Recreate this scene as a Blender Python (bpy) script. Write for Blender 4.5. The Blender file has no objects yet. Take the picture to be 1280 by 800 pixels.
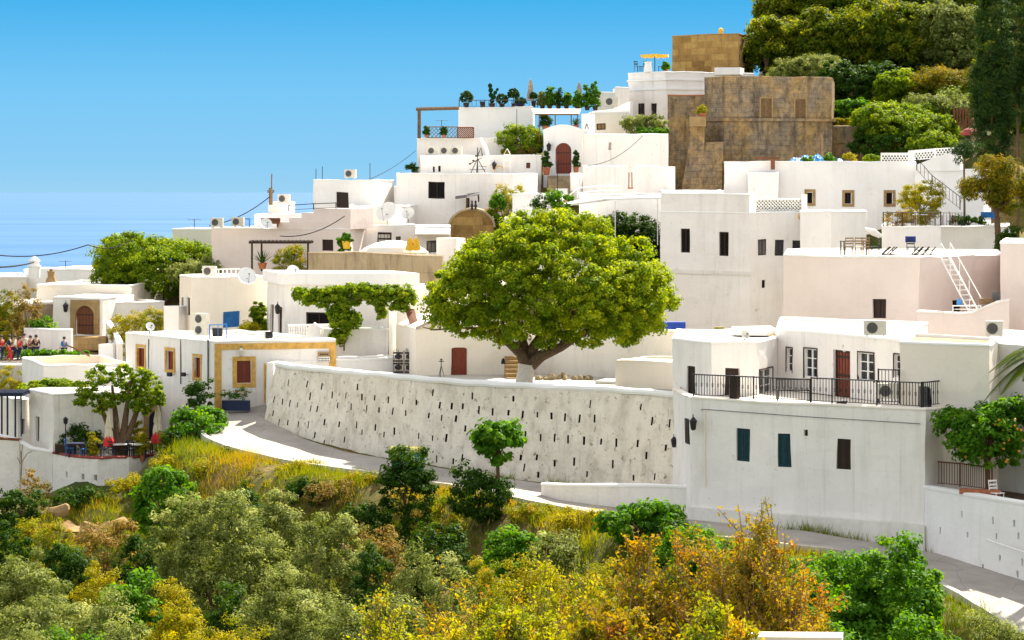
import bpy, math, random
import numpy as np
from mathutils import Vector, Matrix
R = math.radians
sc = bpy.context.scene
C = sc.collection
# ------------------------------------------------------------------ camera
F, HY = 3200.0, 240.0                 # focal length in photo pixels, horizon row
cam = bpy.data.cameras.new('camera'); camo = bpy.data.objects.new('camera', cam); C.objects.link(camo)
cam.lens = 90.0; cam.sensor_width = 36.0; cam.shift_y = -0.125
cam.clip_start = 0.5; cam.clip_end = 400000
camo.location = (0, 0, 0); camo.rotation_euler = (R(90), 0, 0)
sc.camera = camo
# ------------------------------------------------------------------ sky and sun
SUN_EL, SUN_AZ = 46.0, 28.0            # azimuth clockwise from +Y
world = bpy.data.worlds.new('World'); sc.world = world; world.use_nodes = True
nt = world.node_tree; nt.nodes.clear()
def wn(t): return nt.nodes.new(t)
sky = wn('ShaderNodeTexSky'); sky.sky_type = 'NISHITA'; sky.sun_disc = False
sky.sun_elevation = R(SUN_EL); sky.sun_rotation = R(SUN_AZ); sky.air_density = 1.0; sky.dust_density = 0.3; sky.ozone_density = 1.0; sky.altitude = 60
tc = wn('ShaderNodeTexCoord'); sp = wn('ShaderNodeSeparateXYZ'); rp = wn('ShaderNodeValToRGB'); bg = wn('ShaderNodeBackground'); ow = wn('ShaderNodeOutputWorld')
EXPO = 1.55; SKYS = 0.13
mr = wn('ShaderNodeMapRange'); mr.inputs['From Min'].default_value = 0.0; mr.inputs['From Max'].default_value = 0.08
nt.links.new(tc.outputs['Generated'], sp.inputs[0]); nt.links.new(sp.outputs['Z'], mr.inputs['Value']); nt.links.new(mr.outputs[0], rp.inputs[0])
e = rp.color_ramp.elements
e[0].position = 0.0; e[0].color = (0.33, 0.65, 0.90, 1)
e[1].position = 0.95; e[1].color = (0.06, 0.45, 0.86, 1)
for ps, cl in ((0.14, (0.27, 0.62, 0.92, 1)), (0.5, (0.19, 0.58, 0.93, 1))): k_ = e.new(ps); k_.color = cl
sc_ = wn('ShaderNodeVectorMath'); sc_.operation = 'SCALE'; sc_.inputs[3].default_value = 1/(SKYS*2**EXPO)
nt.links.new(rp.outputs[0], sc_.inputs[0])
# above the hills the clear sky takes over, greyed and tinted warm to warm shaded walls
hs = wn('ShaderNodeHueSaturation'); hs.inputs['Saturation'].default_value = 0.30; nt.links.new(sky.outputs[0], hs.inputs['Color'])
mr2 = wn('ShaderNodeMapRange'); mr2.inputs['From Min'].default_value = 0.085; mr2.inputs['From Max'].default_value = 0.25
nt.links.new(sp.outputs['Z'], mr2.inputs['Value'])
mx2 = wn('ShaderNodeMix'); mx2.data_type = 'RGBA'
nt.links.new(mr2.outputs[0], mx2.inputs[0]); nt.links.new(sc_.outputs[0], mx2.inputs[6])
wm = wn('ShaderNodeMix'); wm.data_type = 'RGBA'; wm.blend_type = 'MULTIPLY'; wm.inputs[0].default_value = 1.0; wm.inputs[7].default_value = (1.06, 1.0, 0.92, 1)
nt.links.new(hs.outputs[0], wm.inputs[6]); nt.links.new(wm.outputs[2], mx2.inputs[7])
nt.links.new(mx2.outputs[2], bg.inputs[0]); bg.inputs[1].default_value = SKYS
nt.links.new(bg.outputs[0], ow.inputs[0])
sl = bpy.data.lights.new('sun', 'SUN'); so = bpy.data.objects.new('sun', sl); C.objects.link(so)
sl.energy = 4.6; sl.angle = R(0.53); sl.color = (1.0, 0.93, 0.80)
sdir = Vector((math.sin(R(SUN_AZ))*math.cos(R(SUN_EL)), math.cos(R(SUN_AZ))*math.cos(R(SUN_EL)), math.sin(R(SUN_EL))))
so.rotation_euler = sdir.to_track_quat('Z', 'Y').to_euler()
so.location = sdir * 300
vs = sc.view_settings; vs.view_transform = 'Standard'; vs.look = 'None'; vs.gamma = 1.0; vs.use_curve_mapping = False
vs.exposure = EXPO
sc.render.resolution_x = 1024; sc.render.resolution_y = 640
cy = sc.cycles; cy.max_bounces = 7; cy.diffuse_bounces = 4; cy.glossy_bounces = 2; cy.transmission_bounces = 2; cy.transparent_max_bounces = 4
cy.caustics_reflective = False; cy.caustics_refractive = False
cy.sample_clamp_indirect = 6
cy.use_denoising = True

# ------------------------------------------------------------------ pixel and depth to place
def W(px, Y): return ((px-640)*Y/F, Y)
def Zp(py, Y): return (HY-py)*Y/F
def P(px, py, Y): return Vector(((px-640)*Y/F, Y, (HY-py)*Y/F))

# ------------------------------------------------------------------ materials
def mat(name, base, rough=0.8, spec=0.3, metal=0.0, trans=None):
    m = bpy.data.materials.new(name); m.use_nodes = True
    b = m.node_tree.nodes['Principled BSDF']
    b.inputs['Base Color'].default_value = (*base, 1); b.inputs['Roughness'].default_value = rough
    b.inputs['Metallic'].default_value = metal; b.inputs['Specular IOR Level'].default_value = spec
    return m
def nodes(m): return m.node_tree.nodes, m.node_tree.links, m.node_tree.nodes['Principled BSDF']
def nz(N, L, vec, scale, detail=4, rough=0.55, mapping=None):
    n = N.new('ShaderNodeTexNoise'); n.inputs['Scale'].default_value = scale; n.inputs['Detail'].default_value = detail; n.inputs['Roughness'].default_value = rough
    if mapping:
        mp = N.new('ShaderNodeMapping'); mp.inputs['Scale'].default_value = mapping; L.new(vec, mp.inputs[0]); vec = mp.outputs[0]
    L.new(vec, n.inputs['Vector']); return n.outputs['Fac']
def ramp(N, L, fac, stops):
    r = N.new('ShaderNodeValToRGB'); L.new(fac, r.inputs[0]); el = r.color_ramp.elements
    el[0].position, el[0].color = stops[0][0], (*stops[0][1], 1); el[1].position, el[1].color = stops[-1][0], (*stops[-1][1], 1)
    for p, c in stops[1:-1]:
        q = el.new(p); q.color = (*c, 1)
    return r.outputs[0]
def mixc(N, L, fac, a, b, mode='MIX'):
    m = N.new('ShaderNodeMix'); m.data_type = 'RGBA'; m.blend_type = mode
    for sck, v in ((0, fac), (6, a), (7, b)):
        if isinstance(v, (int, float)): m.inputs[sck].default_value = v
        elif isinstance(v, tuple): m.inputs[sck].default_value = (*v, 1)
        else: L.new(v, m.inputs[sck])
    return m.outputs[2]
def bump(N, L, b, h, strength=0.3, dist=0.03, prev=None):
    n = N.new('ShaderNodeBump'); n.inputs['Strength'].default_value = strength; n.inputs['Distance'].default_value = dist
    L.new(h, n.inputs['Height'])
    if prev: L.new(prev, n.inputs['Normal'])
    L.new(n.outputs[0], b.inputs['Normal']); return n.outputs[0]
def plaster(name, base, dirt=0.3, dcol=(0.42, 0.36, 0.27), rough_bump=0.35, patch=(0.5, 0.72), vz=0.22, spots=(0.60, 0.70), sps=2.3):
    m = mat(name, base, 0.9, 0.15); N, L, b = nodes(m)
    g = N.new('ShaderNodeNewGeometry').outputs['Position']
    big = nz(N, L, g, 0.35, 5, 0.6); streak = nz(N, L, g, 1.0, 5, 0.65, (1.6, 1.6, vz)); fine = nz(N, L, g, 5.0, 6, 0.7); spk = nz(N, L, g, sps, 8, 0.75)
    c1 = ramp(N, L, big, [(0.3, tuple(v*0.93 for v in base)), (0.7, tuple(min(.92, v*1.03) for v in base))])
    f1 = ramp(N, L, streak, [(patch[0], (0, 0, 0)), (patch[1], (1, 1, 1))])
    f1m = mixc(N, L, 1.0, f1, (dirt, dirt, dirt), 'MULTIPLY')
    c2 = mixc(N, L, f1m, c1, tuple(0.5*(a+d) for a, d in zip(base, dcol)))
    f2 = ramp(N, L, spk, [(spots[0], (0, 0, 0)), (spots[1], (1, 1, 1))]); f2m = mixc(N, L, 1.0, f2, (min(1, dirt*1.2),)*3, 'MULTIPLY')
    c3 = mixc(N, L, f2m, c2, dcol)
    dr = ramp(N, L, nz(N, L, g, 1.0, 4, 0.6, (4.5, 4.5, 0.10)), [(0.60, (0, 0, 0)), (0.72, (1, 1, 1))]); c3 = mixc(N, L, mixc(N, L, 1.0, dr, (min(.8, dirt*.9),)*3, 'MULTIPLY'), c3, tuple(.35*a+.65*d for a, d in zip(base, dcol)))
    L.new(c3, b.inputs['Base Color'])
    p = bump(N, L, b, fine, rough_bump*0.6, 0.03); bump(N, L, b, nz(N, L, g, 1.2, 4), rough_bump, 0.12, p)
    return m
M = {}
M['white'] = plaster('white_plaster', (0.87, 0.82, 0.77), 0.42, (0.40, 0.35, 0.29))
M['white2'] = plaster('white_plaster_clean', (0.88, 0.85, 0.82), 0.24, (0.42, 0.38, 0.32))
M['cream'] = plaster('cream_plaster', (0.85, 0.77, 0.66), 0.15)
M['pink'] = plaster('pinkish_plaster', (0.80, 0.68, 0.62), 0.14)
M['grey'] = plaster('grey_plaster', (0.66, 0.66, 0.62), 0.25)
M['aged'] = plaster('aged_whitewash', (0.80, 0.76, 0.70), 0.45, (0.33, 0.28, 0.20), 0.8)
M['retain'] = plaster('retaining_whitewash', (0.82, 0.74, 0.61), 0.75, (0.22, 0.17, 0.11), 1.0, (0.45, 0.68), 0.9, (0.58, 0.64), 3.4)
M['cap'] = plaster('white_cap', (0.88, 0.86, 0.82), 0.05)
def stone(name, c0, c1, c2, mortar, bw=0.55, bh=0.27, blotch=(0.05, 0.04, 0.03), bl=0.5, mixn=0.6, spk=0.55, dspk=0.0, lo=0.75, hi=1.0):
    m = mat(name, c0, 0.95, 0.1); N, L, b = nodes(m)
    uv = N.new('ShaderNodeUVMap').outputs[0]; g = N.new('ShaderNodeNewGeometry').outputs['Position']
    w = N.new('ShaderNodeTexNoise'); w.inputs['Scale'].default_value = 1.5; L.new(g, w.inputs['Vector'])
    wv = mixc(N, L, 0.04, uv, w.outputs['Color'])
    br = N.new('ShaderNodeTexBrick'); L.new(wv, br.inputs['Vector'])
    br.inputs['Scale'].default_value = 1.0; br.inputs['Brick Width'].default_value = bw; br.inputs['Row Height'].default_value = bh
    br.inputs['Mortar Size'].default_value = 0.012; br.inputs['Mortar Smooth'].default_value = 0.6; br.inputs['Bias'].default_value = 0.0
    br.inputs['Color1'].default_value = (*c0, 1); br.inputs['Color2'].default_value = (*c1, 1); br.inputs['Mortar'].default_value = (*mortar, 1)
    n1 = nz(N, L, g, 0.45, 6, 0.65); n2 = nz(N, L, g, 3.5, 8, 0.75); n3 = nz(N, L, g, 1.4, 5, 0.65, (1.5, 1.5, 0.25))
    ca = mixc(N, L, ramp(N, L, n1, [(0.4, (0, 0, 0)), (0.62, (1, 1, 1))]), br.outputs['Color'], c2)
    cm = mixc(N, L, mixn, br.outputs['Color'], ca)
    fb = ramp(N, L, n3, [(0.48, (0, 0, 0)), (0.66, (1, 1, 1))]); fbm = mixc(N, L, 1.0, fb, (bl,)*3, 'MULTIPLY')
    cb = mixc(N, L, fbm, cm, blotch)
    fs = ramp(N, L, n2, [(0.60, (0, 0, 0)), (0.66, (1, 1, 1))]); fsm = mixc(N, L, 1.0, fs, (spk,)*3, 'MULTIPLY')
    cd = mixc(N, L, fsm, cb, tuple(min(.5, v*1.5) for v in c1))
    n4 = nz(N, L, g, 2.1, 9, 0.8); fd = ramp(N, L, n4, [(0.34, (1, 1, 1)), (0.47, (0, 0, 0))]); fdm = mixc(N, L, 1.0, fd, (dspk,)*3, 'MULTIPLY')
    cd = mixc(N, L, fdm, cd, tuple(v*0.3 for v in c0))
    n5 = nz(N, L, g, 1.8, 12, 0.85); cd = mixc(N, L, 1.0, cd, ramp(N, L, n5, [(0.33, (lo,)*3), (0.66, (hi,)*3)]), 'MULTIPLY')
    L.new(cd, b.inputs['Base Color'])
    p = bump(N, L, b, n2, 0.7, 0.06); bump(N, L, b, br.outputs['Fac'], -0.5, 0.03, p)
    return m
M['stone_dark'] = stone('old_brown_stone', (0.31, 0.235, 0.165), (0.42, 0.33, 0.23), (0.62, 0.37, 0.11), (0.10, 0.075, 0.05), 0.7, 0.36, (0.07, 0.055, 0.045), 0.6, 0.6, 0.8, 0.8, 0.42, 1.0)
M['stone_gold'] = stone('golden_stone', (0.52, 0.33, 0.11), (0.28, 0.155, 0.05), (0.44, 0.29, 0.11), (0.26, 0.17, 0.06), 1.3, 0.55, (0.18, 0.10, 0.04), 0.4, 0.25, 0.3, 0.3, 0.6, 1.0)
M['stone_wall'] = stone('beige_rubble_stone', (0.40, 0.31, 0.19), (0.48, 0.38, 0.25), (0.36, 0.27, 0.15), (0.30, 0.23, 0.14), 0.7, 0.35, (0.16, 0.12, 0.08), 0.5)
M['stone_trim'] = stone('sandstone_trim', (0.44, 0.29, 0.13), (0.36, 0.23, 0.10), (0.42, 0.30, 0.15), (0.24, 0.16, 0.08), 0.5, 0.3, (0.2, 0.13, 0.07), 0.3)
def simple(name, base, rough=0.7, amt=0.25, sc_=4.0, spec=0.3, metal=0.0, mapping=None, bmp=0.2):
    m = mat(name, base, rough, spec, metal); N, L, b = nodes(m); g = N.new('ShaderNodeNewGeometry').outputs['Position']
    f = nz(N, L, g, sc_, 5, 0.6, mapping)
    L.new(ramp(N, L, f, [(0.3, tuple(v*(1-amt) for v in base)), (0.7, tuple(min(.95, v*(1+amt)) for v in base))]), b.inputs['Base Color'])
    bump(N, L, b, f, bmp, 0.02); return m
M['ochre'] = simple('ochre_trim', (0.62, 0.36, 0.09), 0.8)
M['wood'] = simple('brown_wood', (0.16, 0.055, 0.022), 0.6, 0.3, 6, mapping=(6, 6, 0.6))
M['wood_red'] = simple('red_brown_wood', (0.21, 0.045, 0.022), 0.55, 0.25, 6, mapping=(6, 6, 0.6))
M['wood_dark'] = simple('dark_wood', (0.035, 0.018, 0.012), 0.6, 0.3, 6, mapping=(6, 6, 0.6))
M['wood_tan'] = simple('weathered_tan_wood', (0.22, 0.13, 0.06), 0.7, 0.3, 6)
M['bark'] = simple('bark', (0.13, 0.085, 0.05), 0.95, 0.4, 9, 0.1, bmp=0.8)
M['bark_pale'] = simple('whitewashed_bark', (0.62, 0.56, 0.48), 0.95, 0.15, 9, 0.1, bmp=0.6)
M['twig'] = simple('twig', (0.26, 0.18, 0.11), 0.9, 0.3, 5, 0.1)
M['iron'] = simple('black_iron', (0.018, 0.016, 0.018), 0.5, 0.3, 8)
M['glass'] = mat('dark_glass', (0.02, 0.022, 0.028), 0.12, 0.5)
M['void'] = mat('unlit_room', (0.012, 0.010, 0.010), 0.9, 0.1)
M['teal'] = simple('dark_teal_paint', (0.008, 0.045, 0.055), 0.5)
M['blue'] = simple('blue_paint', (0.02, 0.15, 0.42), 0.5)
M['navy'] = simple('navy_paint', (0.012, 0.02, 0.06), 0.5)
M['paint_white'] = simple('white_paint', (0.82, 0.80, 0.76), 0.5, 0.06)
M['paint_green'] = simple('green_bin_plastic', (0.02, 0.11, 0.055), 0.45)
M['yellow_metal'] = simple('faded_yellow_lid', (0.30, 0.25, 0.04), 0.5)
M['ac'] = simple('air_conditioner_casing', (0.62, 0.58, 0.50), 0.5, 0.1)
M['ac_dark'] = simple('grille_grey', (0.11, 0.105, 0.10), 0.6)
M['brick_edge'] = simple('brick_red_edge', (0.26, 0.05, 0.04), 0.8)
M['dish'] = simple('dish_grey', (0.66, 0.66, 0.63), 0.45, 0.08)
M['canvas'] = simple('cream_canvas', (0.72, 0.64, 0.48), 0.9, 0.1)
M['canvas_yellow'] = simple('yellow_canvas', (0.80, 0.50, 0.05), 0.9, 0.12)
M['canvas_grey'] = simple('weathered_canvas', (0.42, 0.36, 0.28), 0.9, 0.2)
M['red'] = simple('red_cloth', (0.62, 0.035, 0.03), 0.8)
M['terracotta'] = simple('terracotta', (0.38, 0.13, 0.06), 0.85)
M['tarp'] = simple('blue_tarp', (0.05, 0.27, 0.62), 0.4, 0.35, 2.0, bmp=0.8)
M['concrete'] = plaster('pale_concrete', (0.50, 0.47, 0.42), 0.3, (0.25, 0.22, 0.18))
M['roofpale'] = plaster('pale_roof', (0.80, 0.74, 0.64), 0.3, (0.5, 0.42, 0.3))
M['roofochre'] = plaster('ochre_roof', (0.66, 0.42, 0.14), 0.3, (0.45, 0.28, 0.1))
M['skin'] = mat('skin', (0.48, 0.28, 0.19), 0.6); M['hair'] = mat('hair', (0.05, 0.03, 0.02), 0.6)
M['soil'] = simple('soil', (0.10, 0.06, 0.035), 0.95, 0.4)
M['hole'] = mat('dirt_in_weep_hole', (0.03, 0.022, 0.016), 0.95, 0.0)

def leafmat(name, stops, transl=0.35, rough=0.65, spec=0.08):
    m = mat(name, stops[0][1], rough, spec); N, L, b = nodes(m)
    a = N.new('ShaderNodeAttribute'); a.attribute_name = 'tone'
    col = ramp(N, L, a.outputs['Fac'], stops); L.new(col, b.inputs['Base Color'])
    t = N.new('ShaderNodeBsdfTranslucent'); hs = N.new('ShaderNodeHueSaturation'); hs.inputs['Saturation'].default_value = 1.1; hs.inputs['Value'].default_value = 1.7; hs.inputs['Hue'].default_value = 0.485
    L.new(col, hs.inputs['Color']); L.new(hs.outputs[0], t.inputs[0])
    ms = N.new('ShaderNodeMixShader'); ms.inputs[0].default_value = transl
    L.new(b.outputs[0], ms.inputs[1]); L.new(t.outputs[0], ms.inputs[2]); L.new(ms.outputs[0], N['Material Output'].inputs[0])
    return m
M['lf_ficus'] = leafmat('leaf_bright_green', [(0, (0.07, 0.14, 0.008)), (0.5, (0.15, 0.23, 0.010)), (1, (0.33, 0.38, 0.012))], 0.42)
M['lf_green'] = leafmat('leaf_fresh_green', [(0, (0.035, 0.11, 0.008)), (0.5, (0.07, 0.19, 0.010)), (1, (0.16, 0.29, 0.02))], 0.4)
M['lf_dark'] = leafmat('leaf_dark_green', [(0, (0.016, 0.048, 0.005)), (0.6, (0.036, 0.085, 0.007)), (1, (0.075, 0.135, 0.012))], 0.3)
M['lf_olive'] = leafmat('leaf_olive', [(0, (0.07, 0.10, 0.018)), (0.5, (0.165, 0.20, 0.042)), (1, (0.37, 0.40, 0.13))], 0.35)
M['lf_yellow'] = leafmat('leaf_yellow_green', [(0, (0.13, 0.15, 0.006)), (0.5, (0.27, 0.25, 0.008)), (1, (0.46, 0.38, 0.015))], 0.4)
M['lf_orange'] = leafmat('leaf_orange_mixed', [(0, (0.13, 0.16, 0.010)), (0.4, (0.28, 0.22, 0.012)), (0.8, (0.36, 0.25, 0.02)), (1, (0.31, 0.155, 0.03))], 0.35)
M['lf_gold'] = leafmat('leaf_gold_mixed', [(0, (0.09, 0.15, 0.008)), (0.35, (0.22, 0.26, 0.010)), (0.85, (0.43, 0.38, 0.012)), (1, (0.44, 0.30, 0.02))], 0.38)
M['lf_pine'] = leafmat('needle_green', [(0, (0.015, 0.042, 0.010)), (0.6, (0.035, 0.075, 0.012)), (1, (0.08, 0.115, 0.015))], 0.25)
M['lf_pine_gold'] = leafmat('needle_gold', [(0, (0.06, 0.09, 0.008)), (0.5, (0.18, 0.16, 0.008)), (1, (0.44, 0.29, 0.012))], 0.3)
M['lf_hill'] = leafmat('leaf_hill', [(0, (0.04, 0.085, 0.006)), (0.5, (0.13, 0.17, 0.008)), (1, (0.34, 0.31, 0.012))], 0.45)
M['lf_grass'] = leafmat('grass_blades', [(0, (0.08, 0.14, 0.008)), (0.4, (0.20, 0.23, 0.010)), (0.75, (0.38, 0.30, 0.02)), (1, (0.40, 0.20, 0.05))])
M['lf_dry'] = leafmat('dry_brush', [(0, (0.12, 0.11, 0.02)), (0.6, (0.25, 0.18, 0.04)), (1, (0.38, 0.23, 0.08))])
M['petal'] = mat('orange_fruit', (0.75, 0.33, 0.03), 0.5)
def groundmat():
    m = mat('hillside_earth', (0.2, 0.15, 0.08), 0.95, 0.1); N, L, b = nodes(m); g = N.new('ShaderNodeNewGeometry').outputs['Position']
    a = nz(N, L, g, 0.22, 6, 0.6); f = nz(N, L, g, 2.5, 8, 0.7)
    c = ramp(N, L, a, [(0.35, (0.055, 0.085, 0.015)), (0.5, (0.14, 0.13, 0.03)), (0.62, (0.25, 0.16, 0.07))])
    c = mixc(N, L, ramp(N, L, f, [(0.4, (0, 0, 0)), (0.62, (0.6,)*3)]), c, (0.06, 0.05, 0.02))
    L.new(c, b.inputs['Base Color']); bump(N, L, b, f, 0.9, 0.15); return m
M['ground'] = groundmat()
def roadmat():
    m = mat('worn_concrete_road', (0.35, 0.33, 0.30), 0.9, 0.2); N, L, b = nodes(m); g = N.new('ShaderNodeNewGeometry').outputs['Position']
    a = nz(N, L, g, 0.5, 6, 0.65); f = nz(N, L, g, 9, 5, 0.7); s = nz(N, L, g, 3.0, 9, 0.8)
    c = ramp(N, L, a, [(0.3, (0.30, 0.27, 0.24)), (0.7, (0.44, 0.40, 0.35))])
    c = mixc(N, L, ramp(N, L, s, [(0.58, (0, 0, 0)), (0.66, (0.5,)*3)]), c, (0.16, 0.14, 0.12))
    vo = N.new('ShaderNodeTexVoronoi'); vo.feature = 'DISTANCE_TO_EDGE'; vo.inputs['Scale'].default_value = 0.35; wv = N.new('ShaderNodeTexNoise'); wv.inputs['Scale'].default_value = 1.2; L.new(g, wv.inputs['Vector']); L.new(mixc(N, L, 0.25, g, wv.outputs['Color'], 'ADD'), vo.inputs['Vector'])
    c = mixc(N, L, ramp(N, L, vo.outputs['Distance'], [(0.003, (0.3,)*3), (0.010, (0, 0, 0))]), c, (0.10, 0.09, 0.08))
    L.new(c, b.inputs['Base Color']); bump(N, L, b, f, 0.4, 0.02); return m
M['road'] = roadmat()
def seamat():
    m = mat('sea_water', (0.05, 0.20, 0.42), 0.6, 0.05); N, L, b = nodes(m); g = N.new('ShaderNodeNewGeometry').outputs['Position']
    a = nz(N, L, g, 0.004, 6, 0.6, (0.15, 1, 1))
    L.new(ramp(N, L, a, [(0.35, (0.030, 0.108, 0.235)), (0.65, (0.056, 0.140, 0.27))]), b.inputs['Base Color'])
    bump(N, L, b, nz(N, L, g, 0.4, 4), 0.25, 0.5); return m
M['sea'] = seamat()

# ------------------------------------------------------------------ mesh builder
def wob(x, y, z, a=0.022):
    return (a*(math.sin(1.9*x+0.7*z+1.3)+0.6*math.sin(3.7*y+2.1*z)), a*(math.sin(2.3*y+1.1*x)+0.6*math.sin(3.1*z+1.7*x)), a*(math.sin(1.3*x+0.9*y)+0.6*math.sin(2.9*x+2.2*y)))
class MB:
    def __init__(s): s.v = []; s.f = []; s.m = []; s.uv = []
    def face(s, pts, mi=0, uv=None):
        i = len(s.v); s.v += [tuple(p) for p in pts]; s.f.append(tuple(range(i, i+len(pts)))); s.m.append(mi)
        s.uv += uv if uv else [(p[0]+p[1]*.31, p[2]) for p in pts]
        return s
    def box(s, c, d, rz=0, mi=0, taper=1.0):
        cs, sn = math.cos(rz), math.sin(rz); x, y, z = (q/2 for q in d)
        def q(a, b_, e_, t): a, b_ = a*t, b_*t; return (c[0]+a*cs-b_*sn, c[1]+a*sn+b_*cs, c[2]+e_)
        lo = [q(-x, -y, -z, 1), q(x, -y, -z, 1), q(x, y, -z, 1), q(-x, y, -z, 1)]; hi = [q(-x, -y, z, taper), q(x, -y, z, taper), q(x, y, z, taper), q(-x, y, z, taper)]
        s.face([lo[3], lo[2], lo[1], lo[0]], mi); s.face(hi, mi)
        for i in range(4):
            j = (i+1) % 4; l = math.dist(lo[i], lo[j])
            s.face([lo[i], lo[j], hi[j], hi[i]], mi, [(0, lo[i][2]), (l, lo[i][2]), (l, hi[i][2]), (0, hi[i][2])])
        return s
    def tube(s, pts, r, n=6, mi=0, r2=None, cap=True):
        pts = [Vector(p) for p in pts]; k = len(pts); base = len(s.v); rings = []
        up = Vector((0.13, 0.21, 0.97))
        for i, p in enumerate(pts):
            d = (pts[min(i+1, k-1)]-pts[max(i-1, 0)]).normalized()
            a = d.cross(up if abs(d.dot(up)) < 0.95 else Vector((1, 0, 0))).normalized(); b = d.cross(a)
            rr = (r[i] if isinstance(r, (list, tuple)) else (r if r2 is None else r+(r2-r)*i/max(1, k-1)))
            rings.append([tuple(p+a*rr*math.cos(t*2*math.pi/n)+b*rr*math.sin(t*2*math.pi/n)) for t in range(n)])
        for i in range(k-1):
            for t in range(n):
                u = (t+1) % n; s.face([rings[i][u], rings[i][t], rings[i+1][t], rings[i+1][u]], mi)
        if cap: s.face(rings[0], mi); s.face(rings[-1][::-1], mi)
        return s
    def lathe(s, prof, c=(0, 0, 0), n=14, mi=0, sq=1.0):
        rings = [[(c[0]+r*math.cos(2*math.pi*t/n), c[1]+sq*r*math.sin(2*math.pi*t/n), c[2]+z) for t in range(n)] for r, z in prof]
        for i in range(len(rings)-1):
            for t in range(n):
                u = (t+1) % n; s.face([rings[i][t], rings[i][u], rings[i+1][u], rings[i+1][t]], mi)
        s.face(rings[0][::-1], mi); s.face(rings[-1], mi); return s
    def prism(s, poly, z0, z1, mi=0):
        n = len(poly); s.face([(*p, z0) for p in poly][::-1], mi); s.face([(*p, z1) for p in poly], mi)
        for i in range(n):
            j = (i+1) % n; l = math.dist(poly[i], poly[j])
            s.face([(*poly[i], z0), (*poly[j], z0), (*poly[j], z1), (*poly[i], z1)], mi, [(0, z0), (l, z0), (l, z1), (0, z1)])
        return s
    def grid(s, fn, u0, u1, z0, z1, ops=(), depth=0.22, cell=1.0, mi=0, back=None, close=True):
        us = {u0, u1}; zs = {z0, z1}
        for o in ops: us |= {max(u0, min(u1, o[0])), max(u0, min(u1, o[1]))}; zs |= {max(z0, min(z1, o[2])), max(z0, min(z1, o[3]))}
        def fill(a):
            a = sorted(a); out = [a[0]]
            for q in a[1:]:
                g = q-out[-1]
                if g < 1e-4: continue
                k = max(1, math.ceil(g/cell)); b = out[-1]; out += [b+g*(i+1)/k for i in range(k)]
            return out
        us, zs = fill(us), fill(zs); idx = {}; vb = len(s.v)
        hole = lambda u, z: any(o[0] < u < o[1] and o[2] < z < o[3] for o in ops)
        for i in range(len(us)-1):
            for j in range(len(zs)-1):
                if hole((us[i]+us[i+1])/2, (zs[j]+zs[j+1])/2): continue
                q = [(us[i], zs[j]), (us[i+1], zs[j]), (us[i+1], zs[j+1]), (us[i], zs[j+1])]
                s.face([fn(u, z, 0) for u, z in q], mi, q)
        for o in ops:
            a, b, c, d = o[:4]; dp = o[4] if len(o) > 4 else depth; hm = mi if back is None else back
            Q = [(a, c), (b, c), (b, d), (a, d)]
            for k in range(4):
                p, q = Q[k], Q[(k+1) % 4]
                s.face([fn(*p, 0), fn(*q, 0), fn(*q, dp), fn(*p, dp)][::-1], hm, [(p[0], p[1]), (q[0], q[1]), (q[0], q[1]+dp), (p[0], p[1]+dp)])
            if close: s.face([fn(*p, dp) for p in Q], hm)
        return s
    def wobble(s, a=0.022):
        s.v = [tuple(p[i]+w[i] for i in range(3)) for p in s.v for w in (wob(*p, a),)]; return s
    def build(s, name, mats, parent=None, world=True, smooth=False, origin=None):
        me = bpy.data.meshes.new(name); off = Vector((0, 0, 0))
        if world:
            off = Vector(origin) if origin is not None else (parent and root_loc(parent)) or Vector((0, 0, 0))
        vv = np.array(s.v, dtype=np.float64)-np.array(off)
        me.from_pydata(vv.tolist(), [], s.f)
        uvl = me.uv_layers.new(name='UVMap'); uvl.data.foreach_set('uv', np.array(s.uv, dtype=np.float32).ravel())
        mats = mats if isinstance(mats, (list, tuple)) else [mats]
        for m_ in mats: me.materials.append(M[m_] if isinstance(m_, str) else m_)
        if len(mats) > 1: me.polygons.foreach_set('material_index', s.m)
        if smooth: me.polygons.foreach_set('use_smooth', [True]*len(s.f))
        me.update()
        o = bpy.data.objects.new(name, me); C.objects.link(o)
        if parent: o.parent = parent
        elif origin is not None: o.location = origin
        return o
def root_loc(o):
    while o.parent: o = o.parent
    return o.location
def tag(o, label=None, cat=None, group=None, kind=None):
    if label: o['label'] = label
    if cat: o['category'] = cat
    if group: o['group'] = group
    if kind: o['kind'] = kind
    return o
def thing(name, label, cat, loc=(0, 0, 0), rz=0, group=None):
    o = bpy.data.objects.new(name, None); C.objects.link(o); o.location = loc; o.rotation_euler = (0, 0, rz); o.empty_display_size = 0.3
    return tag(o, label, cat, group)
def kids(o): return [c for c in bpy.data.objects if c.parent == o]
def dup(root, loc, rz=0, label=None, group=None, scale=None):
    r = root.copy(); C.objects.link(r); r.location = loc; r.rotation_euler = (0, 0, rz)
    if label: r['label'] = label
    if group: r['group'] = group
    if scale: r.scale = (scale,)*3
    def rec(a, b):
        for ch in list(a.children):
            c = ch.copy(); C.objects.link(c); c.parent = b; rec(ch, c)
    rec(root, r); return r

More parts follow.
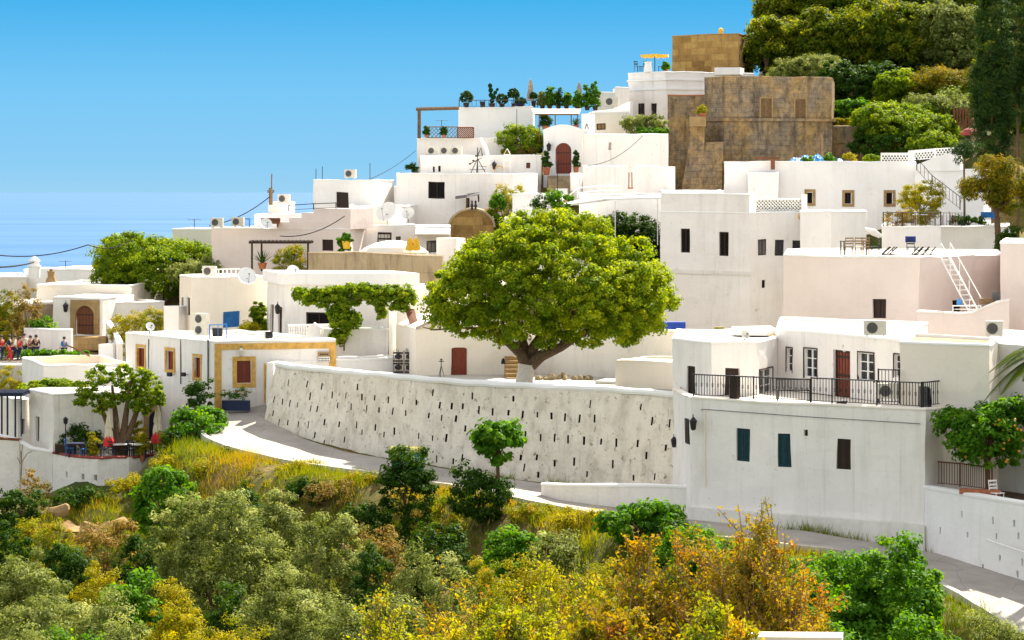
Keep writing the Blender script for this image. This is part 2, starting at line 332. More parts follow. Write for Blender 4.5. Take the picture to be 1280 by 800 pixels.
# ------------------------------------------------------------------ terrain control points
CP = []
def cp(px, py, Y): p = P(px, py, Y); CP.append((p.x, p.y, p.z))
def inset(poly, d):
    n = len(poly); out = []
    for i in range(n):
        a, b, c = Vector(poly[i-1]), Vector(poly[i]), Vector(poly[(i+1) % n])
        e1 = (b-a).normalized(); e2 = (c-b).normalized()
        n1 = Vector((-e1.y, e1.x)); n2 = Vector((-e2.y, e2.x)); h = n1+n2; h = h/max(0.3, h.dot(n1))
        out.append(tuple(b+h*d))
    return out
def rect(pxL, YL, pxR, YR, D):
    a = Vector(W(pxL, YL)); b = Vector(W(pxR, YR)); e_ = (b-a).normalized(); n = Vector((-e_.y, e_.x))*D
    return [tuple(a), tuple(b), tuple(b+n), tuple(a+n)]
def corner(L, Cc, Rr):
    a, b, c = Vector(W(*L)), Vector(W(*Cc)), Vector(W(*Rr)); return [tuple(a), tuple(b), tuple(c), tuple(a+c-b)]
def on_edge(A, B, px):
    k = (px-640)/F; dx, dy = B[0]-A[0], B[1]-A[1]; t = (k*A[1]-A[0])/(dx-k*dy); return t, A[1]+dy*t
def arch_pts(u0, u1, zs, zt, n=10):
    c = (u0+u1)/2; r = (u1-u0)/2; h = zt-zs
    return [(c+r*math.cos(t*math.pi/n), zs+h*math.sin(t*math.pi/n)) for t in range(n+1)]
def fit_opening(T, fn, u0, u1, z0, z1, kind, o):
    """door or window filling the opening u0..u1, z0..z1 of the wall whose surface is fn(u,z,depth)"""
    w, h = u1-u0, z1-z0; opt = o if isinstance(o, dict) else {}
    def slab(mb, a, b, c, d, d0, d1, mi=0):
        q = [(a, c), (b, c), (b, d), (a, d)]; f = [fn(*p, d0) for p in q]; g = [fn(*p, d1) for p in q]
        mb.face(f, mi); mb.face(g[::-1], mi)
        for i in range(4): j = (i+1) % 4; mb.face([f[i], g[i], g[j], f[j]], mi)
    e_ = 0.035; nm = 'door' if 'door' in kind else 'window'
    m_main = opt.get('m', 'glass')
    if opt.get('surround'):
        s = opt.get('sw', 0.22); mb = MB(); sb = s if opt.get('sill', True) else 0
        slab(mb, u0-s, u0, z0-sb, z1+s, -0.05, 0.1); slab(mb, u1, u1+s, z0-sb, z1+s, -0.05, 0.1); slab(mb, u0, u1, z1, z1+s, -0.05, 0.1)
        if sb: slab(mb, u0, u1, z0-sb, z0, -0.06, 0.1)
        par = T
        sur = mb.build('surround', opt['surround'], T)
    if kind in ('dark', 'door', 'window'):
        mb = MB(); slab(mb, u0-e_, u1+e_, z0-e_, z1+e_, 0.17, 0.20); wo = mb.build(nm, m_main, T)
        fr = MB(); t = min(0.07, w*0.12); fm = opt.get('f', 'wood_dark')
        slab(fr, u0-e_, u0+t, z0-e_, z1+e_, 0.12, 0.165); slab(fr, u1-t, u1+e_, z0-e_, z1+e_, 0.12, 0.165); slab(fr, u0+t, u1-t, z1-t, z1+e_, 0.12, 0.165)
        if nm == 'window':
            slab(fr, u0+t, u1-t, z0-e_, z0+t, 0.12, 0.165)
            if w > 0.5: slab(fr, (u0+u1)/2-0.025, (u0+u1)/2+0.025, z0+t, z1-t, 0.125, 0.165)
        else:
            for k in range(1, max(2, int(w/0.2))): uu = u0+w*k/max(2, int(w/0.2)); slab(fr, uu-0.012, uu+0.012, z0, z1-t, 0.150, 0.168)
            for zz in (z0+0.1, z0+h*0.5, z0+h*0.88): slab(fr, u0+t, u1-t, zz-0.05, zz+0.05, 0.140, 0.168)
            hb = MB(); slab(hb, u0+w*0.82, u0+w*0.86, z0+h*0.45, z0+h*0.52, 0.09, 0.14); hb.build('handle', 'iron', wo)
        fr.build('frame', fm, wo)
        return
    if kind == 'shut':                       # closed louvred shutters
        mb = MB(); slab(mb, u0-e_, u1+e_, z0-e_, z1+e_, 0.10, 0.14); wo = mb.build('window', m_main, T)
        for a, b in ((u0, (u0+u1)/2-0.012), ((u0+u1)/2+0.012, u1)):
            sh = MB(); t = 0.06
            slab(sh, a, a+t, z0, z1, 0.05, 0.095); slab(sh, b-t, b, z0, z1, 0.05, 0.095); slab(sh, a+t, b-t, z0, z0+t, 0.05, 0.095); slab(sh, a+t, b-t, z1-t, z1, 0.05, 0.095)
            k = 0; zz = z0+t+0.04
            while zz < z1-t: slab(sh, a+t, b-t, zz, zz+0.035, 0.06, 0.09); zz += 0.075
            sh.build('shutter', m_main, wo)
        return
    if kind == 'glazed':
        mb = MB(); slab(mb, u0-e_, u1+e_, z0-e_, z1+e_, 0.17, 0.20); wo = mb.build('window', 'glass', T)
        fr = MB(); t = 0.055; c = (u0+u1)/2
        slab(fr, u0-e_, u0+t, z0-e_, z1+e_, 0.11, 0.165); slab(fr, u1-t, u1+e_, z0-e_, z1+e_, 0.11, 0.165); slab(fr, u0+t, u1-t, z1-t, z1+e_, 0.11, 0.165); slab(fr, u0+t, u1-t, z0-e_, z0+t, 0.11, 0.165)
        cols = [c] if w > 0.45 else []
        for cc in cols: slab(fr, cc-0.045, cc+0.045, z0+t, z1-t, 0.112, 0.165)
        for k in (1, 2):
            zz = z0+h*k/3
            for a, b in (((u0+t, c-0.045), (c+0.045, u1-t)) if cols else ((u0+t, u1-t),)): slab(fr, a, b, zz-0.02, zz+0.02, 0.12, 0.165)
        fr.build('frame', 'paint_white', wo)
        ou = MB(); t2 = 0.05; slab(ou, u0-t2, u0, z0-t2, z1+t2, -0.02, 0.06); slab(ou, u1, u1+t2, z0-t2, z1+t2, -0.02, 0.06); slab(ou, u0, u1, z1, z1+t2, -0.02, 0.06)
        ou.build('sill', 'paint_white', wo) if False else ou.build('casing', opt.get('f', 'wood_dark'), wo)
        return
    if kind == 'arch':                       # arched door: leaf behind an arched surround
        zs = z1-w/2 if not opt.get('flat') else z1-w*opt['flat']
        sm = opt.get('surround2', 'white'); sw = opt.get('sw', 0.02); top = opt.get('top', 0.06)
        ap = arch_pts(u0, u1, zs, z1)
        mb = MB()
        outer = [(u1+sw, z0), (u1+sw, z1+top), (u0-sw, z1+top), (u0-sw, z0)]
        inner = [(u1, z0)]+ap+[(u0, z0)]; n = len(ap); d0 = -opt.get('proud', 0.02); d1 = 0.12
        def strip(q): mb.face([fn(*p, d0) for p in q], 0, q)
        strip([(u1, z0), (u1+sw, z0), (u1+sw, z1+top), (u1, z1+top)]); strip([(u0-sw, z0), (u0, z0), (u0, z1+top), (u0-sw, z1+top)])
        for i in range(n-1):
            p, q = ap[i], ap[i+1]; strip([p, (p[0], z1+top), (q[0], z1+top), q])
        for i in range(len(inner)-1):
            mb.face([fn(*inner[i], d0), fn(*inner[i+1], d0), fn(*inner[i+1], d1), fn(*inner[i], d1)][::-1])
        for a, b in ((outer[0], outer[1]), (outer[1], outer[2]), (outer[2], outer[3])):
            mb.face([fn(*a, d0), fn(*b, d0), fn(*b, 0.02), fn(*a, 0.02)])
        mb.build('arch', sm, T)
        lf = MB(); slab(lf, u0-0.01, u1+0.01, z0, z1+0.02, 0.13, 0.19); wo = lf.build('door', m_main, T)
        bd = MB()
        for k in range(1, 6): uu = u0+w*k/6; slab(bd, uu-0.012, uu+0.012, z0, z1, 0.118, 0.128)
        slab(bd, u0, u1, z0+h*0.3, z0+h*0.3+0.06, 0.110, 0.117); slab(bd, u0, u1, z0+h*0.66, z0+h*0.66+0.06, 0.110, 0.117)
        bd.build('plank_joint', opt.get('f', 'wood_dark'), wo)
def block(T, foot, zt, zb, ops={}, m='white', par=0.25, roof='roofpale', cap='cap', pw=0.22, wobble=0.030, skirt=2.5, reg=True, name='wall', depth=0.22, hid=(), backs=True):
    n = len(foot); mb = MB()
    for i in range(n):
        A, B = foot[i], foot[(i+1) % n]; l = math.dist(A, B); dx, dy = (B[0]-A[0])/l, (B[1]-A[1])/l
        fn = (lambda A, dx, dy: lambda u, z, d: (A[0]+dx*u-dy*d, A[1]+dy*u+dx*d, z))(A, dx, dy)
        hs = []; fits = []
        for o in ops.get(i, ()):
            px0, py0, px1, py1, kind = o[:5]; opt = o[5] if len(o) > 5 else {}
            t0, y0 = on_edge(A, B, px0); t1, y1 = on_edge(A, B, px1); ym = (y0+y1)/2
            ua, ub = t0*l, t1*l; za, zc = Zp(py1, ym), Zp(py0, ym)
            ua, ub = max(0.05, ua), min(l-0.05, ub); zc = min(zc, zt-0.08)
            if ub-ua < 0.05: continue
            if kind == 'arch': hs.append((ua, ub, za, zc, 0.3)); 
            else: hs.append((ua, ub, za, zc, 0.3))
            fits.append((fn, ua, ub, za, zc, kind, opt))
        mb.grid(fn, 0, l, zb-skirt, zt, hs, cell=1.0)
        for f_ in fits: fit_opening(T, *f_)
    w_ = mb.wobble(wobble).build(name, m, T)
    if par is not None:
        rb = MB(); ou = inset(foot, -0.025); inn = inset(foot, pw)
        z1, z0, zr = zt+0.03, zt-0.07, zt-par
        for i in range(n):
            j = (i+1) % n; l = math.dist(ou[i], ou[j]); k = max(1, int(l/0.8))
            L_ = lambda p, q, t: (p[0]+(q[0]-p[0])*t, p[1]+(q[1]-p[1])*t)
            for s_ in range(k):
                a, b = s_/k, (s_+1)/k
                o0, o1, i0, i1 = L_(ou[i], ou[j], a), L_(ou[i], ou[j], b), L_(inn[i], inn[j], a), L_(inn[i], inn[j], b)
                m0, m1 = L_(o0, i0, 0.2), L_(o1, i1, 0.2)
                rb.face([(*o0, z0), (*o1, z0), (*o1, z1-0.05), (*o0, z1-0.05)])
                rb.face([(*o0, z1-0.05), (*o1, z1-0.05), (*m1, z1), (*m0, z1)])
                rb.face([(*m0, z1), (*m1, z1), (*i1, z1), (*i0, z1)]); rb.face([(*i0, z1), (*i1, z1), (*i1, zr-0.1), (*i0, zr-0.1)])
        rb.wobble(wobble*0.8).build('coping', cap, T)
        rf = MB(); rf.face([(*p, zr) for p in inset(foot, pw-0.03)]); rf.build('roof', roof, T)
    if reg:
        cx = sum(p[0] for p in foot)/n; cyy = sum(p[1] for p in foot)/n
        for p in foot+[(cx, cyy)]: CP.append((p[0], p[1], zb-0.15))
    return w_
def house(name, label, cat, foot, zt, zb, ops={}, group=None, **kw):
    cx = sum(p[0] for p in foot)/len(foot); cyy = sum(p[1] for p in foot)/len(foot)
    T = thing(name, label, cat, (cx, cyy, zb), group=group); block(T, foot, zt, zb, ops, **kw); return T
# ------------------------------------------------------------------ small object builders (local coordinates, base at z=0)
def ac_unit(px, py, Y, label, rz=0.0, w=0.85, h=0.62, group='air conditioner outdoor units', fans=1, wall=False):
    T = thing('air_conditioner', label, 'air conditioner', P(px, py, Y), rz, group)
    MB().box((0, 0, h/2+0.04), (w, 0.32, h)).box((-w*.36, 0, 0.02), (0.06, 0.34, 0.04)).box((w*.36, 0, 0.02), (0.06, 0.34, 0.04)).build('casing', 'ac', T, False)
    for k in range(fans):
        zc = 0.04+h*(k+0.5)/fans; g = MB(); r = min(w, h/fans)*0.36
        for rr in (r, r*.66, r*.33): g.tube([(-.12*w+rr*math.cos(a*R(30)), -0.172, zc+rr*math.sin(a*R(30))) for a in range(13)], 0.012, 4)
        g.face([(-.12*w+r*math.cos(a*R(30)), -0.163, zc+r*math.sin(a*R(30))) for a in range(12)])
        for a in range(4): g.tube([(-.12*w, -0.172, zc), (-.12*w+r*math.cos(a*R(90)+.4), -0.172, zc+r*math.sin(a*R(90)+.4))], 0.01, 4)
        g.build('fan_grille', 'ac_dark', T, False)
    return T
def dish(px, py, Y, r, label, rz=0.0, el=35, mast=0.5, m='dish', group='satellite dishes'):
    """py is the foot of the mast"""
    T = thing('satellite_dish', label, 'satellite dish', P(px, py, Y), rz, group)
    MB().tube([(0, 0.12, 0), (0, 0.12, mast+0.05)], 0.03, 6).tube([(0, 0.12, mast), (0, 0.02, mast+.04)], 0.03, 6).build('mast', 'ac_dark', T, False)
    rot = Matrix.Rotation(R(-el), 3, 'X'); c0 = Vector((0, 0, mast+r*0.25+0.05)); b = MB(); n = 20; K = 5
    q = lambda k, t, o: c0+rot @ Vector((r*k/K*math.cos(t*2*math.pi/n)*0.92, o+0.28*r*(1-(k/K)**2), r*k/K*math.sin(t*2*math.pi/n)))
    for o in (0.0, 0.02):
        for k in range(K):
            for t in range(n):
                b.face([q(0, 0, o), q(1, t+1, o), q(1, t, o)] if k == 0 else [q(k, t, o), q(k, t+1, o), q(k+1, t+1, o), q(k+1, t, o)])
    for t in range(n): b.face([q(K, t, 0), q(K, t+1, 0), q(K, t+1, .02), q(K, t, .02)])
    b.build('bowl', m, T, False, smooth=True)
    MB().tube([c0+rot @ Vector((0, 0.02, -r)), c0+rot @ Vector((0, -0.75*r, -0.35*r))], 0.014, 5).box(tuple(c0+rot @ Vector((0, -0.78*r, -0.3*r))), (0.07, 0.12, 0.07)).build('feed_arm', 'ac_dark', T, False)
    return T
def closed_umbrella(px, py, Y, h, label, m='canvas', group=None, tip=None, r=0.22, base=True):
    T = thing('closed_umbrella', label, 'umbrella', P(px, py, Y), 0, group)
    MB().tube([(0, 0, 0), (0, 0, h+.08)], 0.025, 6).build('pole', 'paint_white', T, False)
    c = MB(); n = 16; prof = [(.35*r, h*.26), (r*.95, h*.30), (r*.85, h*.5), (r*.62, h*.62), (r*.75, h*.66), (r*.5, h*.85), (r*.25, h*.97), (0.03, h)]
    rings = [[(rr*(1+.22*math.cos(t*math.pi))*math.cos(2*math.pi*t/n), rr*(1+.22*math.cos(t*math.pi))*math.sin(2*math.pi*t/n), z) for t in range(n)] for rr, z in prof]
    for i in range(len(rings)-1):
        for t in range(n): u = (t+1) % n; c.face([rings[i][t], rings[i][u], rings[i+1][u], rings[i+1][t]])
    c.face(rings[0][::-1]); c.build('canopy', m, T, False)
    if tip: MB().lathe([(r*.8, h*.20), (r*1.5, h*.22), (r*1.35, h*.32), (r*1.0, h*.42), (r*.5, h*.48)], n=10).build('skirt', tip, T, False)
    if base: MB().lathe([(.22, 0), (.22, .06), (.08, .1)], n=12).build('base', 'concrete', T, False)
    return T
def chair(px, py, Y, label, rz=0, m='wood_dark', group=None, seat_m=None, tilt=0.0, name='chair', cat='chair', z=None):
    p = P(px, py, Y) if z is None else Vector((*W(px, Y), z))
    T = thing(name, label, cat, p, rz, group)
    MB().box((0, 0, .45), (.44, .42, .04)).build('seat', seat_m or m, T, False)
    b = MB().tube([(-.2, .2, .45), (-.2, .27, .95)], .018, 5).tube([(.2, .2, .45), (.2, .27, .95)], .018, 5)
    for zz in (.62, .75, .9): b.box((0, .2+(zz-.45)*.14, zz), (.4, .02, .07))
    b.build('backrest', m, T, False)
    for sx in (-1, 1):
        for sy in (-1, 1): MB().tube([(sx*.2, sy*.19, 0), (sx*.19, sy*.18, .44)], .02, 5).build('leg', m, T, False)
    return T
def table(px, py, Y, label, rz=0, w=.9, d=.8, m='wood_dark', top=None, group=None, z=None):
    p = P(px, py, Y) if z is None else Vector((*W(px, Y), z))
    T = thing('table', label, 'table', p, rz, group)
    MB().box((0, 0, .74), (w, d, .045)).build('tabletop', top or m, T, False)
    for sx in (-1, 1):
        for sy in (-1, 1): MB().box((sx*(w/2-.05), sy*(d/2-.05), .358), (.06, .06, .716)).build('leg', m, T, False)
    return T
def bar_fence(pts, h, label, name='railing', cat='railing', m='iron', step=.13, scroll=True, group=None, posts=True, rails=(0.08,), r=.016):
    """pts: world points along the foot of the railing"""
    T = thing(name, label, cat, tuple(pts[0]), group=group); pts = [Vector(p) for p in pts]
    rl = MB()
    for a, b in zip(pts, pts[1:]):
        for zz, rr in [(h, .028)]+[(q, .016) for q in rails]: rl.tube([a+Vector((0, 0, zz)), b+Vector((0, 0, zz))], rr, 4)
    rl.build('rail', m, T)
    for a, b in zip(pts, pts[1:]):
        l = (b-a).length; n = max(1, int(l/step)); mb = MB(); d = (b-a)/l
        for k in range(1, n):
            p = a+(b-a)*k/n; mb.tube([p+Vector((0, 0, rails[0])), p+Vector((0, 0, h))], r, 4)
            if scroll and k % 2 and n > 4:
                for s_ in (-1, 1):
                    mb.tube([p+d*(s_*.045*math.sin(t*R(60)))+Vector((0, 0, h*.55+.10*math.cos(t*R(60))*s_+0)) for t in range(0, 5)], .010, 3)
        if mb.v: mb.build('balusters', m, T)
    if posts:
        for p in pts: MB().box(tuple(p+Vector((0, 0, h/2+.02))), (.06, .06, h+.04)).build('post', m, T)
    return T
def lattice(p0, p1, h, label, m='paint_white', name='lattice_screen', cat='lattice', cell=.28, t=.035, frame=True, group=None, parent=None):
    """diagonal trellis between the two foot points"""
    T = parent or thing(name, label, cat, tuple(p0), group=group); a = Vector(p0); b = Vector(p1); l = (b-a).length; d = (b-a)/l; up = Vector((0, 0, 1)); nn = d.cross(up)
    mb = MB()
    def bar(u0, z0, u1, z1, off):
        mb.tube([a+d*u0+up*z0+nn*off, a+d*u1+up*z1+nn*off], t/2, 4, cap=True)
    k = -h
    while k < l:
        u0, z0, u1, z1 = k, 0, k+h, h
        if u0 < 0: z0 = -u0; u0 = 0
        if u1 > l: z1 = h-(u1-l); u1 = l
        if u1-u0 > .02:
            bar(u0, z0, u1, z1, .012); bar(l-u0, z0, l-u1, z1, -.012)
        k += cell
    mb.build('trellis', m, T)
    if frame:
        fr = MB()
        for z in (0, h): fr.tube([a+up*z, b+up*z], .045, 4)
        for p in (a, b): fr.tube([p, p+up*h], .045, 4)
        fr.build('frame', m, T)
    return T
def cable(pts, label, sag=1.0, r=.02, group='overhead cables'):
    q = []
    for (a, b) in zip(pts, pts[1:]):
        a, b = P(*a), P(*b); n = 14
        for i in range(n+(1 if b == P(*pts[-1]) else 0)):
            t = i/n; p = a.lerp(b, t); p.z -= sag*4*t*(1-t); q.append(p)
    o = MB().tube(q, r, 4).build('cable', 'void', origin=tuple(q[0])); tag(o, label, 'cable', group); return o
# ------------------------------------------------------------------ foliage
def leaf_mesh(name, C_, N_, size, aspect, tone, rng, matn, parent, fold=True):
    n = len(C_)
    r1 = rng.normal(size=(n, 3)); N_ = N_/np.maximum(1e-6, np.linalg.norm(N_, axis=1))[:, None]
    t = np.cross(N_, r1); t /= np.maximum(1e-6, np.linalg.norm(t, axis=1))[:, None]; b = np.cross(N_, t)
    s = size*rng.uniform(.65, 1.25, (n, 1))
    V = np.empty((n, 4, 3)); V[:, 0] = C_-t*s*.5; V[:, 1] = C_+b*s*aspect*.5+N_*s*.06; V[:, 2] = C_+t*s*.5; V[:, 3] = C_-b*s*aspect*.5+N_*s*.06
    me = bpy.data.meshes.new(name); me.vertices.add(n*4); me.vertices.foreach_set('co', V.astype(np.float32).ravel())
    me.loops.add(n*4); me.loops.foreach_set('vertex_index', np.arange(n*4, dtype=np.int32))
    me.polygons.add(n); me.polygons.foreach_set('loop_start', np.arange(0, n*4, 4, dtype=np.int32)); me.polygons.foreach_set('loop_total', np.full(n, 4, dtype=np.int32))
    at = me.attributes.new('tone', 'FLOAT', 'FACE'); at.data.foreach_set('value', np.clip(tone, 0, 1).astype(np.float32))
    me.update(calc_edges=True); me.materials.append(M[matn])
    o = bpy.data.objects.new(name, me); C.objects.link(o)
    if parent: o.parent = parent
    return o
def unit(rng, n):
    v = rng.normal(size=(n, 3)); return v/np.linalg.norm(v, axis=1)[:, None]
def puffs(rng, lobes, n_cl, cl_r, per, inner=.55, low=-.75, flat=.85, gap=.0):
    """clump centres on and inside the lobes, leaves on each clump; returns centres, normals, tone per leaf"""
    L = np.array(lobes, dtype=float); vol = (L[:, 3]*L[:, 4]+L[:, 3]*L[:, 5]+L[:, 4]*L[:, 5]); pick = rng.choice(len(L), n_cl*2, p=vol/vol.sum())
    d = unit(rng, n_cl*2); rad = inner+(1-inner)*rng.uniform(0, 1, n_cl*2)**.45
    cc = L[pick, :3]+d*L[pick, 3:6]*rad[:, None]
    keep = (d[:, 2] > low)
    for k, lo in enumerate(L):                                   # drop clumps buried deep in another lobe
        q = (((cc-lo[:3])/lo[3:6])**2).sum(1); keep &= ~((q < .35) & (pick != k))
    if gap > 0:
        g = np.sin(cc[:, 0]*1.7+cc[:, 2]*1.1+L[0, 0])*np.sin(cc[:, 1]*1.9+1)*np.sin(cc[:, 2]*2.3+2); keep &= g > -1+gap
    cc = cc[keep][:n_cl]; d = d[keep][:n_cl]; n = len(cc)
    r = cl_r*rng.uniform(.6, 1.25, n); k = per
    ld = unit(rng, n*k).reshape(n, k, 3); ld[..., 2] = ld[..., 2]*.8+.15; ld += d[:, None]*.35
    rr = rng.uniform(.45, 1.08, (n, k, 1))
    pos = cc[:, None]+ld*rr*r[:, None, None]*np.array([1, 1, flat])
    nrm = ld*.9+unit(rng, n*k).reshape(n, k, 3)*.75+np.array([0, 0, .35])
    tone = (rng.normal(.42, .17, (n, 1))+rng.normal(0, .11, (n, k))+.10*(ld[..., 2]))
    return pos.reshape(-1, 3), nrm.reshape(-1, 3), tone.reshape(-1)
def limbs(mb, base, targets, r0, rng, fork=.35, n=6, droop=.0):
    base = Vector(base)
    for t in targets:
        t = Vector(t); mid = base.lerp(t, fork); mid.x = base.x+(mid.x-base.x)*.6; mid.y = base.y+(mid.y-base.y)*.6; mid.z += (t.z-base.z)*.12
        m2 = mid.lerp(t, .5)+Vector((rng.uniform(-.15, .15), rng.uniform(-.15, .15), rng.uniform(-.05, .15)))*(t-base).length*.3
        mb.tube([base, mid, m2, t], [r0, r0*.72, r0*.45, r0*.15], n)
LEAFSPEC = {  # material, leaf size, aspect, clump radius, leaves per clump, clumps per m2 of lobe shell
 'olive': ('lf_olive', .20, .38, .36, 64, 4.2), 'green': ('lf_green', .20, .75, .34, 40, 4.0), 'dark': ('lf_dark', .16, .6, .30, 50, 4.6),
 'ficus': ('lf_ficus', .19, .65, .42, 64, 4.0), 'yellow': ('lf_yellow', .13, .5, .30, 60, 4.6), 'hill': ('lf_hill', .32, .65, .62, 64, 1.9),
 'pine': ('lf_pine', .30, .24, .5, 80, 2.4), 'pinegold': ('lf_pine_gold', .30, .24, .5, 80, 2.6), 'grass': ('lf_grass', .17, .3, .28, 50, 5.0), 'dry': ('lf_dry', .17, .4, .3, 44, 3.6), 'hillolive': ('lf_olive', .30, .45, .55, 64, 2.2)}
def shrub(px, py, rx, ry, Y, kind, label, cat='shrub', name=None, group=None, seed=None, base=None, trunk=True, lob=7, dens=1.0, gz=None, depth=None, leaf=1.0, inner=.55, lobes=None, tr=None, gap=.25, low=-.75, skirt=False):
    """crown centred on the photo point px,py at distance Y, half-sizes rx, ry in photo pixels; stands on the ground below"""
    rng = np.random.default_rng(seed if seed is not None else int(px*7+py*13)); c = P(px, py, Y); s = Y/F; a, h = rx*s, ry*s; dp = depth or a*.9
    m, ls, asp, cr, per, dn = LEAFSPEC[kind]; fl = min(1.0, max(.5, Y/118)); ls *= fl; per = int(per*fl**-1.7)
    gz = gz if gz is not None else ground_z(c.x, c.y); gz = min(gz, c.z-h*.6)
    T = thing(name or cat.replace(' ', '_'), label, cat, (c.x, c.y, gz), group=group); cz = c.z-gz
    if (skirt or (cat in ('shrub', 'bush', 'vine', 'climber', 'hedge', 'creeper', 'plant') and cz-h < 2.6)) and cz-h > 0: top_ = cz+h; h = top_/2*.98; cz = h; low = -1.0; sk = True
    else: sk = False
    if lobes is None:
        lobes = [(0, 0, cz-h*.1, a*(.8 if sk else .72), dp*(.8 if sk else .72), h*(.9 if sk else .78))]
        for k in range(lob):
            an = k*2*math.pi/lob+rng.uniform(-.4, .4); el = rng.uniform(-.9 if sk else -.35, .9); q = rng.uniform(.28, .45)
            lobes.append((math.cos(an)*a*(1-q)*math.cos(el*.8), math.sin(an)*dp*(1-q)*math.cos(el*.8), cz+h*(1-q)*math.sin(el), a*q*1.1, dp*q*1.1, h*q*1.1))
    else: lobes = [(l[0]*a, l[1]*dp, cz+l[2]*h, l[3]*a, l[4]*dp, l[5]*h) for l in lobes]
    area = sum(4*math.pi*((l[3]*l[4])**1.6/3+(l[3]*l[5])**1.6/3+(l[4]*l[5])**1.6/3)**(1/1.6)*.6 for l in lobes)
    cr_ = min(cr, a*.5, h*.6); n = int(min(950, max(14, area*dn*dens*(cr/max(.12, cr_))**1.2)))
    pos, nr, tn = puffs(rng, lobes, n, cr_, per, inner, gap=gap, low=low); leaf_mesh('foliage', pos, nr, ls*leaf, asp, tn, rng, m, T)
    if trunk:
        mb = MB(); tr_ = tr or max(.03, .06*a); fz = max(.05, cz-h*.75)
        mb.tube([(0, 0, -.5), (tr_*.4, 0, fz*.5), (0, 0, fz)], [tr_*1.3, tr_, tr_*.85], 7)
        limbs(mb, (0, 0, fz), [(l[0]*.9, l[1]*.9, l[2]+l[5]*.3) for l in lobes[:9]], tr_*.6, rng)
        mb.build('trunk', 'bark', T, False)
    return T
def twiggy(px, top, rx, Y, kind, label, seed, cat='shrub', group=None, stems=26, leaf=.10, per=280, gz=None, spread=1.0):
    """upright shrub of many thin stems with small leaves; top = photo row of its tip"""
    rng = np.random.default_rng(seed); c = P(px, top, Y); a = rx*Y/F
    gz = ground_z(c.x, c.y) if gz is None else gz; H = c.z-gz
    T = thing('deciduous_shrub', label, cat, (c.x, c.y, gz), group=group); mb = MB(); Ps = []; Tn = []; Nn = []
    for k in range(stems):
        an = rng.uniform(0, 2*math.pi); q = math.sqrt(rng.uniform(0, 1)); hx, hy = math.cos(an)*a*q, math.sin(an)*a*q*.9; hh = H*(1-.38*q*q)*rng.uniform(.72, 1.0)
        st = Vector((hx*.15, hy*.15, -.2)); en = Vector((hx, hy, hh)); pts = []
        for i in range(8):
            t = i/7; p = st.lerp(en, t); bow = math.sin(t*math.pi)*.16*a; p.x -= math.cos(an)*bow*(1-q); p.z += 0
            p += Vector(rng.normal(0, .06, 3))*(t*1.4); pts.append(p)
        mb.tube(pts, [.045*(1-.85*i/7) for i in range(8)], 4, cap=False)
        tone0 = rng.normal(.45, .26)
        ends = [(pts, .30)]
        for b in range(9):
            i = rng.integers(2, 7); p0 = pts[i]; dv = Vector((*(unit(rng, 1)[0][:2]*.8), rng.uniform(.35, 1.1))); L = rng.uniform(.35, .95)*min(1.4, H*.2)
            bp = [p0, p0+dv*L*.5+Vector(rng.normal(0, .04, 3)), p0+dv*L]; mb.tube(bp, [.018, .012, .006], 3, cap=False); ends.append((bp, 0.0))
        for pl, st_ in ends:
            m_ = per//6
            for j in range(m_):
                t = st_+(1-st_)*rng.uniform(0, 1); f = t*(len(pl)-1); i = min(int(f), len(pl)-2); p = pl[i].lerp(pl[i+1], f-i)
                Ps.append(np.array(p)+rng.normal(0, .055, 3)); Tn.append(tone0+rng.normal(0, .14)+ .12*(p.z/H-.6)); Nn.append(rng.normal(0, 1, 3)+np.array([0, 0, .5]))
    mb.build('stems', 'twig', T, False)
    leaf_mesh('foliage', np.array(Ps), np.array(Nn), leaf, .55, np.array(Tn), rng, kind, T)
    return T
def pot(px, py, Y, r, h, label, plant=None, cat='potted plant', group=None, m='terracotta', pr=.3, ph=.5, seed=1, lean=None):
    rng = np.random.default_rng(seed); T = thing('potted_plant', label, cat, P(px, py, Y), group=group)
    MB().lathe([(r*.7, 0), (r, h*.92), (r*1.12, h*.93), (r*1.12, h), (r*.95, h), (r*.9, h*.9)], n=12).build('pot', m, T, False)
    if plant:
        kind, shape = plant; mt, ls, asp, cr, per, dn = LEAFSPEC[kind]
        if shape == 'ball':
            lobes = [(0, 0, h+ph, pr, pr, pr*.95)]
            MB().tube([(0, 0, h*.8), (0, 0, h+ph)], .03, 5).build('stem', 'bark', T, False)
            pos, nr, tn = puffs(rng, lobes, 120, pr*.2, 34, .7)
        elif shape == 'bush':
            lobes = [(pr*.3*math.sin(k*2.2+seed), 0, h+ph*(.12+.21*k), pr*(.95-.13*k), pr*(.95-.13*k), max(ph*.2, pr*.35)) for k in range(5)]
            MB().tube([(0, 0, h*.8), (.02, 0, h+ph*.6)], .03, 5).build('stem', 'bark', T, False)
            pos, nr, tn = puffs(rng, lobes, 110, min(pr*.35, .16), 24, .3)
        else:                                     # spiky leaves from the pot
            n = 26; mb = MB()
            for k in range(n):
                an = k*2.4; el = .35+.9*(k/n); d = Vector((math.cos(an)*math.cos(el), math.sin(an)*math.cos(el), math.sin(el)))*ph; s_ = Vector((-math.sin(an), math.cos(an), 0))*.05
                b0 = Vector((0, 0, h*.9)); mb.face([b0-s_, b0+s_, b0+d*.6+s_*.7+Vector((0, 0, .02)), b0+d, b0+d*.6-s_*.7+Vector((0, 0, .02))])
            mb.build('foliage', 'lf_dark', T, False); return T
        leaf_mesh('foliage', pos, nr, max(.09, ls*.7), max(asp, .5), tn, rng, mt, T)
    return T
